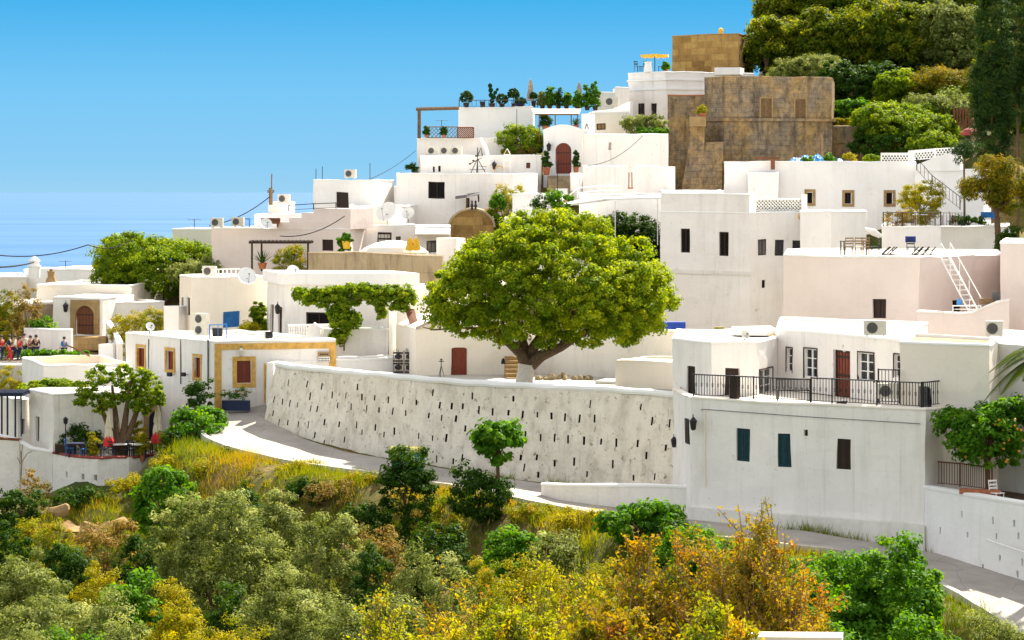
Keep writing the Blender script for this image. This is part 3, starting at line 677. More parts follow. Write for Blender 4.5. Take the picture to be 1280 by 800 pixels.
def slab_box(name, label, cat, foot, z0, z1, m, group=None, wobble=0.0, kind=None):
    cx = sum(p[0] for p in foot)/len(foot); cyy = sum(p[1] for p in foot)/len(foot)
    mb = MB(); mb.prism(foot, z0, z1)
    if wobble: mb.wobble(wobble)
    o = mb.build(name, m, origin=(cx, cyy, z0)); tag(o, label, cat, group, kind); return o
def low_wall(pts, zt, zb, label, th=.3, m='white', cap='cap', name='garden_wall', cat='wall', group=None, ops=(), skirt=1.5, wobble=.025):
    """wall along a polyline of (px, Y); zt, zb numbers or lists of heights"""
    q = [Vector(W(*p)) for p in pts]; n = len(q); zt = zt if isinstance(zt, (list, tuple)) else [zt]*n; zb = zb if isinstance(zb, (list, tuple)) else [zb]*n
    T = thing(name, label, cat, (q[0].x, q[0].y, zb[0])); 
    if group: T['group'] = group
    Ls = [0]
    for a, b in zip(q, q[1:]): Ls.append(Ls[-1]+(b-a).length)
    def at(u):
        for i in range(n-1):
            if u <= Ls[i+1]+1e-6 or i == n-2:
                t = (u-Ls[i])/(Ls[i+1]-Ls[i]); d = (q[i+1]-q[i]).normalized(); nn = Vector((-d.y, d.x))
                if t < .3 and i > 0: d0 = (q[i]-q[i-1]).normalized(); nn = nn*(0.5+t/.6)+Vector((-d0.y, d0.x))*(0.5-t/.6)
                if t > .7 and i < n-2: d0 = (q[i+2]-q[i+1]).normalized(); nn = nn*(0.5+(1-t)/.6)+Vector((-d0.y, d0.x))*(0.5-(1-t)/.6)
                nn = nn.normalized(); return q[i].lerp(q[i+1], t), nn, zt[i]+(zt[i+1]-zt[i])*t, zb[i]+(zb[i+1]-zb[i])*t
    def mk(off, flip):
        def fn(u, v, d):
            p, nn, a, b = at(u); p = p+nn*(off+d*(1 if not flip else -1)); return (p.x, p.y, b-skirt+(a-b+skirt)*v)
        return fn
    mb = MB(); mb.grid(mk(0, False), 0, Ls[-1], 0, 1, [o for o in ops], cell=.9); mb.grid(mk(th, True), 0, Ls[-1], 0, 1, cell=1.2)
    for u in (0, Ls[-1]):
        p, nn, a, b = at(u); e_ = p+nn*th; mb.face([(*p, b-skirt), (*e_, b-skirt), (*e_, a), (*p, a)])
    mb.wobble(wobble).build('wall', m, T)
    cb = MB(); k = max(2, int(Ls[-1]/.6)); prev = None
    for i in range(k+1):
        p, nn, a, b = at(Ls[-1]*i/k); ring = []
        for o_, z_ in ((-.03, -.07), (-.035, .02), (.04, .055), (th-.04, .055), (th+.035, .02), (th+.03, -.07)):
            w = p+nn*o_; ring.append((w.x, w.y, a+z_))
        if prev:
            for j in range(5): cb.face([prev[j], ring[j], ring[j+1], prev[j+1]])
        else: cb.face(ring)
        prev = ring
    cb.face(prev[::-1]); cb.wobble(wobble).build('coping', cap, T)
    return T
# ================================================================== LARGE STRUCTURE
Z = Zp
# ---- retaining wall along the road
RW = [(344, 138), (354, 137.1), (370, 135.8), (410, 133.3), (450, 131), (505, 128.3), (560, 126), (630, 124), (700, 122.4), (770, 120.2), (858, 117.2)]
RWB = [-12.35, -12.9, -13.2, -13.4, -13.55, -13.75, -13.8, -14.0, -13.95, -13.75, -13.5]; RWT = -9.3
def polymap(pts):
    q = [Vector(W(*p)) for p in pts]; Ls = [0]
    for a, b in zip(q, q[1:]): Ls.append(Ls[-1]+(b-a).length)
    return q, Ls
def frame_at(q, Ls, u):
    n = len(q)
    for i in range(n-1):
        if u <= Ls[i+1]+1e-6 or i == n-2:
            t = (u-Ls[i])/(Ls[i+1]-Ls[i]); d = (q[i+1]-q[i]).normalized(); nn = Vector((-d.y, d.x))
            if t < .5 and i > 0: d0 = (q[i]-q[i-1]).normalized(); nn = nn*(0.5+t)+Vector((-d0.y, d0.x))*(0.5-t)
            if t > .5 and i < n-2: d0 = (q[i+2]-q[i+1]).normalized(); nn = nn*(1.5-t)+Vector((-d0.y, d0.x))*(t-0.5)
            return q[i].lerp(q[i+1], t), nn.normalized(), i, t
def slots(pts, zt, zb, pix, w, h, skirt, batter=0.0, seed=3):
    q, Ls = polymap(pts); out = []; rng = random.Random(seed)
    for px, py in pix:
        for i in range(len(q)-1):
            if pts[i][0] <= px <= pts[i+1][0]:
                t, Y = on_edge(tuple(q[i]), tuple(q[i+1]), px); u = Ls[i]+t*(Ls[i+1]-Ls[i]); a = zt[i]+(zt[i+1]-zt[i])*t; b = zb[i]+(zb[i+1]-zb[i])*t
                for _ in range(3):
                    z = Zp(py, Y-batter*max(0, 0)); v = (z-(b-skirt))/(a-b+skirt)
                hw = w*rng.uniform(.75, 1.25)/2; hh = h*rng.uniform(.8, 1.2)/2/(a-b+skirt)
                if v-hh > .02 and v+hh < .97 and u > .3: out.append([u-hw, u+hw, v-hh, v+hh, .55])
                break
    out.sort(); res = []
    for o in out:
        if all(o[0] > p[1]+.02 or o[1] < p[0]-.02 or o[2] > p[3]+.02 or o[3] < p[2]-.02 for p in res): res.append(o)
    return res
zz3 = [(8,125),(203,138),(408,152),(798,182),(1052,198),(50,187),(105,190),(157,190),(242,208),(313,218),(388,222),(458,229),(534,229),(608,236),(677,244),(753,252),(824,254),(1110,268),(4,240),(65,250),(130,252),(180,300),(477,328),(551,343),(627,344),(702,353),(778,362),(862,369),(942,375),(1052,380),(1188,400),(1101,440),(30,352),(97,350),(58,456),(137,465),(177,447),(463,443),(541,441),(634,470),(733,464),(926,481),(807,527),(1037,550),(1150,545),(557,527),(486,492),(1195,278)]
zz2 = [(305,140),(377,155),(465,163),(534,175),(720,178),(1088,205),(590,217),(657,220),(744,228),(807,233),(871,243),(946,246),(1016,255),(322,237),(362,248),(394,256),(436,264),(489,222),(500,282),(532,285),(618,268),(692,276),(771,285),(832,293),(899,299),(966,308),(331,304),(360,347),(402,349),(451,357),(570,350),(641,361),(722,366),(819,380),(754,402),(868,415),(915,398),(1040,421),(372,407),(422,420),(467,432),(536,412),(670,437),(588,452),(305,328),(502,362)]
pix = [(540+x/4, 460+y/4) for x, y in zz3]+[(270+x/4, 440+y/4) for x, y in zz2 if 270+x/4 < 541]
q_, Ls_ = polymap(RW); SK = 1.2
T = thing('retaining_wall', 'long curved whitewashed retaining wall pierced by rows of narrow drainage slots beside the road', 'wall', (*W(560, 126), -13.8))
ops = slots(RW, [RWT]*11, RWB, pix, .105, .33, SK)
def rwfn(u, v, d):
    p, nn, i, t = frame_at(q_, Ls_, u); b = RWB[i]+(RWB[i+1]-RWB[i])*t; z = b-SK+(RWT-b+SK)*v
    bat = (RWT-z)*0.11*(1+0.8*max(0, 1-u/9)); bulge = .04*math.sin(u*.5+z)+.015*math.sin(u*1.7-z*1.7)
    w = p+nn*(d-bat-bulge); return (w.x, w.y, z)
mb = MB(); mb.grid(rwfn, 0, Ls_[-1], 0, 1, ops, cell=.5, back=1)
mb.wobble(.03).build('wall', ['retain', 'hole'], T)
cb = MB(); prev = None; k = 110
for i in range(k+1):
    p, nn, _, _ = frame_at(q_, Ls_, Ls_[-1]*i/k); ring = []
    for o_, z_ in ((-.05, -.16), (-.10, -.05), (-.06, .07), (.05, .12), (.34, .12), (.46, .05), (.48, -1.0)):
        w = p+nn*o_; ring.append((w.x, w.y, RWT+z_+.015*math.sin(i*.7)))
    if prev:
        for j in range(6): cb.face([prev[j], ring[j], ring[j+1], prev[j+1]])
    else: cb.face(ring[::-1])
    prev = ring
cb.face(prev); cb.wobble(.03).build('coping', 'cap', T)
# inner parapet behind its left end and the terrace floor
low_wall([(341, 138.6), (350, 140.4), (420, 141.7), (494, 143.6)], -9.32, -10.1, 'low white parapet curving back from the left end of the retaining wall', th=.35, m='white2')
tf = [tuple(p+Vector((0.1, .42))) for p in q_]
slab_box('terrace_floor', None, None, [tf[0]]+[t for t in tf[1:]]+[W(842, 141), W(660, 143), W(520, 146), W(345, 141)], -12.5, -10.12, 'concrete', kind='structure')
low_wall([(676, 116.9), (700, 115.4), (770, 113.4), (858, 111.4)], [-13.32, -13.2, -13.0, -12.82], [-13.8, -13.95, -14.1, -14.1], 'low sloping white kerb wall between the road and the foot of the retaining wall', th=.35, m='aged', name='ramp_wall')

# ---- house by the road with ochre trim (left foreground)
T = house('road_house', 'white flat roofed house with ochre corner bands and ochre framed window beside the road', 'house',
    corner((157, 148.8), (269, 140), (419, 141.5)), -8.14, -12.1,
    {0: [(172, 434, 181, 458, 'window', dict(m='wood_red', f='wood_red', surround='ochre', sw=.16)), (208, 438, 217, 462, 'window', dict(m='wood_red', f='wood_red', surround='ochre', sw=.16)), (243, 446, 251, 472, 'window', dict(m='wood_red', f='wood_red', surround='ochre', sw=.16))],
     1: [(296, 451, 314, 479, 'shut', dict(m='wood_red', surround='ochre', sw=.24)), (335, 459, 347, 503, 'door', dict(m='wood_red', surround='ochre', sw=.22, sill=False))]}, m='white', par=.15)
f = corner((157, 148.8), (269, 140), (419, 141.5)); A, B = Vector(f[1]), Vector(f[2]); d = (B-A).normalized(); nn = Vector((d.y, -d.x))*.045; l = (B-A).length
mb = MB()
def bandq(u0, u1, z0, z1):
    a, b = A+d*u0, A+d*u1; mb.prism([tuple(a+nn), tuple(b+nn), tuple(b-nn*.5), tuple(a-nn*.5)], z0, z1)
bandq(-.04, .34, -12.3, -8.3); bandq(.34, l-.34, -8.64, -8.3); bandq(l-.34, l+.04, -11.9, -8.3)
mb.build('trim_band', 'ochre', T)
# ---- restaurant
RT = -11.02
T = house('restaurant', 'white restaurant block behind the terrace at the left edge with narrow slit windows', 'restaurant',
    corner((37, 143.4), (66.5, 140), (176, 141.5)), RT, -14.4, {0: [(45, 520, 49.5, 551, 'dark')]}, m='aged', roof='roofpale', reg=False)
block(T, corner((-8, 147), (22, 142.9), (37.5, 143.6)), Z(499, 143), -15, {1: [(27.5, 523, 31, 542, 'dark')]}, m='aged', name='annex_wall', reg=False)
RB = [W(66, 140), W(112, 137.6), W(160, 137.2), W(192, 138.6), W(200, 142), W(66, 143)]
terr_wall = low_wall([(66, 139.9), (90, 137.9), (125, 136.9), (160, 137.1), (192, 138.6), (204, 141)], -14.22, -15.95, 'white wall below the restaurant terrace with a thin red edge', th=.3, m='aged', cap='brick_edge',
    ops=[(u, u+.22, .62, .72, .3) for u in (1.6, 3.1, 4.0)])
slab_box('restaurant_floor', None, None, RB, -15.8, -14.32, 'concrete', kind='structure')
low_wall([(-6, 141.5), (20, 140.6), (38, 140.2), (66.5, 139.95)], [-13.4, -13.6, -14.0, -14.2], -16.0, 'rough white foundation wall under the left side of the restaurant', th=.4, m='aged', cap='cap')
# wing with the arched doorway behind the restaurant tree
T = house('arched_wing', 'white single storey wing with a stone arched doorway right of the restaurant tree', 'house',
    rect(160, 144.3, 262, 146.5, 7), Z(469, 145), -14.4, {0: [(186, 513, 206, 554, 'arch', dict(m='navy', surround2='stone_trim', sw=.3, top=.32, proud=.06, f='iron'))]}, m='white', reg=False)
CP += [(-22, 147, -14.6), (-15, 148, -13.4), (-28, 146, -15.6), (-25, 141, -16.4), (-29, 142, -16.8)]
# middle flat roofed block left
T = house('sunken_roof_house', 'low white house with a sunken ochre roof above the restaurant', 'house', corner((28, 159.8), (55, 152), (158, 154)), -10.3, -12.6, {}, m='white2', roof='roofochre', par=.55)
# old arch house far left
T = house('vaulted_house', 'cream house with a dark arched entrance at the far left edge', 'house', rect(-30, 172, 20, 171, 9), Z(380, 171), -10.9, {0: [(-3, 389, 16, 429, 'arch', dict(m='void', surround2='cream', sw=.12, top=.2, proud=.05))]}, m='cream')
f_ = rect(20, 170.9, 29, 170.6, 6); block(T, f_, Z(383, 171), -10.9, {}, m='stone_wall', par=None, name='corner_stones')
low_wall([(30, 167), (60, 166.6), (89, 166.2)], Z(411, 167), -10.9, 'white garden wall beside the small stone portal', m='white')
# portal house
T = house('portal_house', 'white house whose dark arched door is set in a square sandstone portal', 'house', rect(66, 171, 128, 170, 5), Z(372, 170.5), -10.2,
    {0: [(95, 382, 118, 418, 'arch', dict(m='wood', surround2='stone_trim', sw=.38, top=.38, proud=.1))]}, m='white2')
slab_box('door_step', 'broad sandstone step in front of the sandstone portal', 'step', rect(87, 168.2, 132, 167.8, 1.6), -10.4, Z(421, 168.5), 'stone_trim')
block(T, rect(46, 177, 162, 175.5, 8), Z(356, 176), -8.5, {}, m='cream', name='upper_wall', par=.12, reg=False)
block(T, rect(128, 171.4, 205, 174, 6), Z(378, 172), -10.2, {}, m='white', name='side_wall', reg=False)
low_wall([(132, 169.6), (141, 165), (148, 161)], [Z(402, 169), Z(414, 165), Z(430, 161)], -11.4, 'white wall sloping down right of the sandstone portal', m='white')
T = house('far_white_house', 'long white roof by the sea left of the large left tree', 'house', rect(30, 190, 170, 186, 9), Z(337, 188), -9, {}, m='white2', par=.15)
block(T, rect(-40, 187, 34, 188, 9), Z(346, 188), -9, {}, m='cream', name='low_wall', par=.15, reg=False)
T = thing('roof_turret', 'small round white turret standing above the far left roofs against the sea', 'turret', P(43, 347, 184))
MB().lathe([(.42, 0), (.42, .75), (.5, .78), (.5, .85), (.34, .9), (.34, 1.15), (.42, 1.2), (.25, 1.4), (.05, 1.55)], P(43, 347, 184)).build('body', 'white2', T)
T = thing('chimney', 'small ochre chimney on the roof at the far left', 'chimney', P(64, 352, 176))
p = P(64, 352, 176); MB().box((p.x, p.y, p.z+.12), (.7, .6, .3), taper=.75).box((p.x, p.y, p.z+.45), (.42, .4, .38)).box((p.x, p.y, p.z+.68), (.5, .48, .07)).box((p.x, p.y, p.z+.8), (.2, .2, .16)).build('stack', 'stone_trim', T)
slab_box('white_block', 'small white box shaped block on the steps left of the road house', 'wall', rect(123, 163, 141, 162.5, 1.6), -11.3, Z(430, 163), 'white2', wobble=.02)
slab_box('white_pier', 'small white pier at the left corner of the blue shutter house', 'wall', rect(205, 158, 223, 157.6, 1.2), -8.7, Z(383, 158), 'white2', wobble=.02)
# ---- house with the blue shutter
T = house('blue_shutter_house', 'white two storey house with a blue shuttered opening and a dish on its roof', 'house', corner((224, 161), (240, 156.5), (336, 157.5)), Z(346, 156.5), Z(418, 156.5)-1,
    {0: [(226, 371, 229, 392, 'dark'), (233, 372, 237, 394, 'dark')], 1: [(279, 389, 299, 409, 'shut', dict(m='blue')), (316, 399, 321, 408, 'dark')]}, m='cream')
# ---- house with the vine
T = house('vine_house', 'white house with a thick projecting roof slab and a leafy vine along its front', 'house', corner((334, 156), (356, 151), (518, 150)), Z(352, 151), Z(425, 151)-1,
    {0: [(338, 381, 342, 417, 'door', dict(m='wood')), (347, 383, 352, 417, 'door', dict(m='wood'))], 1: [(383, 391, 414, 416, 'dark', dict(m='void')), (430, 392, 453, 411, 'window', dict(m='glass'))]}, m='white')
f_ = inset(corner((334, 156), (356, 151), (518, 150)), -.22); mb = MB(); mb.prism(f_, Z(355, 151), Z(341, 151)); mb.wobble(.02).build('roof_slab', 'white2', T)
block(T, corner((400, 149.4), (405, 146.2), (485, 146.0)), Z(411, 146), Z(445, 146)-1, {}, m='white', name='lower_wall', par=.1)
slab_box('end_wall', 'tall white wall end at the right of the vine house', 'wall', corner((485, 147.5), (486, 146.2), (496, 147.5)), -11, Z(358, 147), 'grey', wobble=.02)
low_wall([(420, 144.4), (455, 144.6), (494, 145.2)], Z(446, 144.7), -10.6, 'white wall below the vine beside the black gate', m='white2')
# ---- chapel-like house with the red door
AX, BX = W(520, 141), W(662, 142.5)
def gable(T, foot, zl, zr, zb, m, name):
    n = 4; mb = MB(); hts = [zl, zr, zr, zl]
    for i in range(4):
        j = (i+1) % 4; A_, B_ = foot[i], foot[j]; l_ = math.dist(A_, B_); k = max(1, int(l_/1.2))
        for s_ in range(k):
            t0, t1 = s_/k, (s_+1)/k; a = (A_[0]+(B_[0]-A_[0])*t0, A_[1]+(B_[1]-A_[1])*t0); b = (A_[0]+(B_[0]-A_[0])*t1, A_[1]+(B_[1]-A_[1])*t1)
            ha = hts[i]+(hts[j]-hts[i])*t0; hb = hts[i]+(hts[j]-hts[i])*t1
            mb.face([(*a, zb), (*b, zb), (*b, hb), (*a, ha)])
    mb.face([(*foot[i], hts[i]) for i in range(4)]); mb.wobble(.02).build(name, m, T)
T = house('red_door_house', 'cream house with a red arched door behind the big tree', 'house', rect(520, 141, 662, 142.5, 6), Z(412, 141), -10.2,
    {0: [(563.5, 434, 584, 471.5, 'arch', dict(m='wood_red', surround2='cream', sw=.03, top=.05, flat=.12, proud=.015, f='wood_red'))]}, m='cream', par=None)
gable(T, rect(520.3, 141.05, 662, 142.45, 5.8), Z(411, 141), Z(345, 142), Z(414, 141), 'cream', 'gable_wall')
rl = MB(); a = Vector((*AX, Z(411, 141)+.03)); b = Vector((*BX, Z(345, 142)+.03))
rl.tube([a+Vector((0, -.05, 0)), b+Vector((0, -.05, 0))], .07, 5); rl.build('roof_edge', 'canvas_grey', T)
T = house('tall_white_house', 'tall white house wall rising left of the big tree crown', 'house', rect(518, 151, 600, 151.5, 7), Z(360, 151), -10.5, {}, m='white2', par=.12)
# brown awning slab between
mb = MB(); a, b, c, e_ = P(507, 389, 145), P(518, 389, 145), P(524, 411, 143.5), P(514, 412, 143.5)
mb.face([a, b, c, e_]); mb.face([a+Vector((0, 0, .12)), b+Vector((0, 0, .12)), c+Vector((0, 0, .12)), e_+Vector((0, 0, .12))])
for p, q in ((a, b), (b, c), (c, e_), (e_, a)): mb.face([p, q, q+Vector((0, 0, .12)), p+Vector((0, 0, .12))])
o = mb.build('awning', 'wood', origin=tuple(a)); tag(o, 'narrow brown awning slab tilting above the black gate', 'awning')
# long wall right of the tree + low box
low_wall([(655, 143.3), (735, 140.5), (800, 138.6), (852, 137)], [Z(414, 143), Z(414, 140.5), Z(414, 138.6), Z(413.5, 137)], -10.4, 'long tall cream garden wall right of the big tree trunk', th=.4, m='white')
T = house('cistern_block', 'plain cream block standing against the long garden wall left of the right hand house', 'cistern', rect(770, 132.5, 850, 131, 4), Z(452, 132), -10.3, {}, m='cream', par=.08, roof='roofpale', cap='cream', pw=.12)
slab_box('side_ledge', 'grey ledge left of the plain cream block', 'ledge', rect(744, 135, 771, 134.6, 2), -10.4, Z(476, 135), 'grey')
# steps by the tree
st = MB()
for k in range(6):
    st.prism(rect(632-k*.3, 138.6+k*.42, 657+k*.2, 138.6+k*.42, .5), -10.6, -10.05+.2*k)
o = st.build('stone_steps', 'stone_trim', origin=(*W(645, 139), -10.1)); tag(o, 'narrow flight of sandstone steps behind the big tree trunk', 'steps')
# ---- right hand house (nearest)
L, Cc, Rr = (841, 115), (864, 110), (1156, 104)
lf = corner(L, Cc, Rr); k_ = Vector(W(1156, 104)); bk = Vector(W(1236, 108.7))
foot = [tuple(W(*L)), tuple(W(*Cc)), tuple(W(*Rr)), tuple(bk), tuple(W(1225, 120)), tuple(W(850, 124))]
ZT = -8.83
sh = dict(m='teal', f='teal')
T = house('terrace_house', 'large white house at the right with a railed roof terrace and dark shuttered windows', 'house', foot, ZT, -14.2,
    {1: [(921, 535, 937, 576, 'shut', dict(m='teal')), (972, 541, 989, 583, 'shut', dict(m='teal')), (1046, 549, 1063, 587, 'shut', dict(m='wood_dark')), (1006, 537, 1011, 545, 'dark')],
     0: [(855, 523, 861.5, 555, 'shut', dict(m='wood_dark'))]}, m='white', par=.22, roof='roofpale', cap='cream', pw=.3)
mb = MB(); A, B = Vector(W(*Cc)), Vector(W(*Rr)); d = (B-A).normalized(); n2 = Vector((d.y, -d.x))
mb.prism([tuple(A+n2*.16-d*.1), tuple(B+n2*.16+d*.1), tuple(B), tuple(A)], -16, -13.55); mb.wobble(.03).build('plinth', 'aged', T)
# upper storey
up = [W(841, 116.2), W(889, 113.6), W(947, 114.2), W(971.5, 117.2), W(965, 124), W(846, 124)]
block(T, up, -6.66, -9.05, {0: [(859, 458, 870, 505, 'shut', dict(m='wood_dark'))], 1: [(905.5, 461, 924, 497, 'door', dict(m='wood_dark'))], 2: [(950, 461, 966, 492, 'glazed')]}, m='white', name='left_wall', par=.12, reg=False, skirt=0)
up2 = [W(969, 117.4), W(1126, 109), W(1160, 124), W(975, 128)]
block(T, up2, -6.29, -9.05, {0: [(983, 435, 990, 464.5, 'glazed'), (1005, 436, 1021, 472, 'glazed'), (1042, 439, 1063.5, 500, 'door', dict(m='wood_red')), (1072.5, 441, 1092, 476, 'glazed'), (1117.5, 443, 1125, 471, 'glazed')]}, m='white', name='upper_wall', par=.12, reg=False, skirt=0)
block(T, [W(1124, 106.6), W(1236, 103.9), W(1262, 108.5), W(1140, 112.5)], -6.2, -9.05, {}, m='cream', name='side_room_wall', par=.12, reg=False, skirt=5, roof='stone_wall')
slab_box('rooftop_box', 'low white bulkhead on the roof of the right hand terrace house', 'bulkhead', rect(921, 119.5, 970, 119.5, 2.5), -6.7, Z(411, 119.5), 'white2', wobble=.02)
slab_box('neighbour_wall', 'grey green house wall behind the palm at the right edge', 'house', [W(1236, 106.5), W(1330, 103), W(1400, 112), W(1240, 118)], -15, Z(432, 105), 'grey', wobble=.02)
# bottom right street wall with slots
zz4 = [(1053,243),(975,302),(1072,318),(1167,265),(1177,322),(1245,275),(1262,320),(1190,400),(1273,417),(1127,437),(1000,410),(1254,460),(1210,495)]
SW = [(1152, 104.2), (1215, 101.2), (1282, 98.5), (1400, 94)]; zt = [-12.0, -12.0, -12.0, -12.0]; zb = [-15.0, -15.2, -15.4, -15.7]
low_wall(SW, zt, zb, 'whitewashed street wall with scattered drainage slots at the lower right', th=.4, m='white2', name='retaining_wall', ops=slots(SW, zt, zb, [(840+x/2.909, 560+y/2.909) for x, y in zz4], .11, .26, 1.5), skirt=1.5)
slab_box('garden_floor', None, None, [W(1156, 104.9), W(1400, 95), W(1400, 110), W(1236, 108.5)], -14.8, -12.35, 'soil', kind='structure')
CP.append((*W(1300, 104), -15))
for px_, Y_ in ((840, 150), (880, 155), (930, 158), (870, 162), (920, 147), (950, 152), (965, 160), (990, 162), (860, 145), (900, 140), (960, 142), (1000, 155), (1050, 157)): CP.append((*W(px_, Y_), -11.5))

slab_box('foreground_parapet', 'white wall top showing between the orange shrubs at the bottom edge', 'wall', rect(868, 49, 1052, 48.6, .5), -12, Z(793, 49), 'cream', wobble=.02)
# ---- pinkish block in the middle right
T = house('pink_block_house', 'plain pinkish block with one small window and furniture on its flat roof', 'house', [W(979, 136), W(1149, 131.5), W(1254, 137), W(1245, 148), W(985, 150)], -3.33, -11.5,
    {0: [(1090, 374, 1107, 398, 'window', dict(m='wood_dark'))], 1: [(1191, 375, 1202, 391, 'door', dict(m='void'))]}, m='pink', par=.05, roof='roofpale', skirt=1.5)
T = house('right_edge_house', 'tall pinkish house rising at the right edge above the palm', 'house', [W(1250, 131), W(1300, 129), W(1330, 140), W(1256, 142)], Z(303, 131), -7.5, {}, m='pink', par=.1)
# sloping stair parapet in front
low_wall([(1146, 130.2), (1200, 129), (1222, 128.6), (1240, 128.3), (1262, 128)], [Z(389, 130), Z(392, 129), Z(390, 128.6), Z(379, 128.3), Z(375, 128)], -7.4, 'pinkish parapet wall dipping below the white metal stair', th=.25, m='pink', cap='white')
# ---- big plain white house, upper centre right
T = house('lattice_house', 'big white house with two tall windows and three small ones right of the big tree', 'house', [W(826, 168), W(937.5, 164.6), W(1038, 165.2), W(1083, 170), W(1080, 182), W(832, 180)], Z(265, 165), -8.9,
    {0: [(850.5, 286, 862, 316, 'dark', dict(m='void')), (899, 290, 910.5, 320, 'dark', dict(m='void'))], 1: [(948, 299, 958.5, 319, 'dark', dict(m='glass')), (969, 300, 979.5, 320, 'dark', dict(m='glass')), (990, 301, 1000.5, 321, 'dark', dict(m='glass')), (952, 350, 956, 360, 'dark', dict(m='void'))]}, m='white', par=.1)
block(T, [W(826, 168), W(937.5, 164.6), W(944, 172), W(832, 176)], Z(242, 166), Z(265, 165)-.2, {}, m='white', name='upper_wall', par=.15, reg=False, skirt=0)
mb = MB(); A, B = Vector(W(838, 167.6)), Vector(W(937, 164.6)); n2 = Vector((0.03, -1)).normalized()*.07
mb.prism([tuple(A+n2), tuple(B+n2), tuple(B), tuple(A)], Z(341, 166)-.1, Z(338, 166)); mb.wobble(.03).build('ledge', 'aged', T)
block(T, [W(1000, 161), W(1039, 160), W(1082, 163), W(1080, 168), W(1003, 168)], Z(264, 161), Z(322, 161), {}, m='white2', name='front_room_wall', par=.1, reg=False)
T = house('low_terrace_block', 'low white terrace base with a black railing left of the pine', 'terrace', [W(1102, 171), W(1176, 169.5), W(1262, 174), W(1262, 186), W(1104, 186)], Z(283, 170), -4.2, {}, m='white2', par=.05, roof='concrete')
# ---- long white house with three stone framed windows
sf = dict(m='void', surround='stone_trim', sw=.2)
T = house('stone_frame_house', 'long white house with three square stone framed windows below the old stone building', 'house', [W(905, 190), W(1143, 190), W(1146, 198), W(908, 198)], Z(202, 190), -2,
    {0: [(1009, 240, 1016, 254, 'dark', sf), (1056, 241, 1064.5, 255, 'dark', sf), (1108, 241, 1116, 255, 'dark', sf)]}, m='white2', par=.12)
block(T, [W(935, 187.5), W(972, 187.5), W(973, 189.8), W(935, 189.8)], Z(216, 188), -2, {}, m='white', name='step_wall', par=.1, reg=False)
block(T, rect(828, 186, 905, 186, 5), Z(238, 186), -3, {}, m='white2', name='low_front_wall', par=.1, reg=False)
T = house('stair_wall_house', 'white stair side wall stepping up behind the yellow green bush', 'house', [W(1143, 186.5), W(1228, 184), W(1240, 194), W(1150, 196)], Z(212, 186), -3, {}, m='white2', par=.05)
gable(T, [W(1143, 186.4), W(1200, 184.7), W(1204, 192), W(1146, 194)], Z(206, 186), Z(186, 185), Z(214, 186), 'white2', 'stair_parapet')
# ---- old stone building
old = [W(881, 205), W(905, 203), W(1040, 205), W(1043, 217), W(890, 217)]
T = house('old_stone_house', 'old dark stone building with two shuttered windows above a projecting string course', 'house', old, Z(96, 204), -1.5,
    {1: [(951, 123, 964.5, 147.5, 'shut', dict(m='wood_tan', surround='stone_trim', sw=.12)), (994, 124, 1007, 148, 'shut', dict(m='wood_tan', surround='stone_trim', sw=.12))]}, m='stone_dark', par=.25, cap='stone_dark', roof='stone_dark')
mb = MB(); fo = inset(old, -.22); mb.prism(fo, Z(151.5, 204), Z(148, 204)); mb.build('string_course', 'stone_dark', T)
mb = MB(); mb.prism([W(860, 202.5), W(905, 199.5), W(906, 206), W(870, 206)], -3, Z(178, 202)); mb.wobble(.05).build('lower_bastion', 'stone_dark', T)
mb = MB(); a, b = W(843, 200), W(903, 198.6)
for (x0, x1, h0, h1, yy) in ((862, 880, Z(150, 200), Z(150, 200), 200.6),):
    mb.prism([W(862, 201.2), W(880, 200.6), W(882, 204), W(866, 204)], -3, h0)
fo = [W(845, 200.2), W(903, 197.6), W(905, 203), W(852, 204.4)]; tp = [W(862, 201.6), W(903, 200), W(905, 203), W(866, 204)]
for i in range(4):
    j = (i+1) % 4; mb.face([(*fo[i], -3), (*fo[j], -3), (*tp[j], Z(178, 202)), (*tp[i], Z(178, 202))], 0, [(0, 0), (3, 0), (2.6, 5), (.4, 5)])
mb.wobble(.04).build('buttress', 'stone_dark', T)
MB().box(tuple(P(872, 152, 200.3)), (1.25, .9, .75), 0).build('pillar_head', 'stone_trim', T)
T = house('stone_garden_wall_tower', 'tall rounded dark stone wall left of the old stone building', 'wall', [W(835, 207), W(882, 206), W(884, 213), W(836, 214)], Z(119, 207), -1, {}, m='stone_dark', cap='terracotta', par=.1)
low_wall([(1040, 206.5), (1060, 206.8), (1079, 207)], Z(158, 207), 1.5, 'low brown stone wall extending right from the old stone building', th=.5, m='stone_dark', cap='stone_wall')
low_wall([(1070, 209), (1100, 209.5), (1140, 210)], Z(147, 209), 3, 'short stretch of rubble wall under the hillside trees', th=.5, m='stone_dark', cap='stone_wall')
T = house('golden_stone_tower', 'square golden stone block crowning the village with a lit side face', 'tower', [W(840, 236), W(924, 232.5), W(941, 238), W(941, 250), W(842, 250)], Z(43, 234), Z(92, 234), {1: [(929, 63, 934, 79, 'dark', dict(m='void'))]}, m='stone_gold', par=.15, cap='stone_gold', roof='stone_gold')
cr = [W(785, 226), W(832, 223), W(942, 226), W(942, 240), W(788, 238)]
T = house('cornice_house', 'large white house with a banded cornice below the golden stone tower', 'house', cr, Z(90, 224), Z(170, 224)-1,
    {0: [(797, 129, 806, 147, 'window', dict(m='glass')), (814, 129, 821, 147, 'window', dict(m='glass'))]}, m='white', par=.1)
mb = MB(); fo = inset(cr, -.1); mb.prism(fo, Z(100, 224)-.06, Z(99, 224)); mb.prism(fo, Z(111, 224)-.1, Z(110, 224)); mb.build('cornice', 'cap', T)
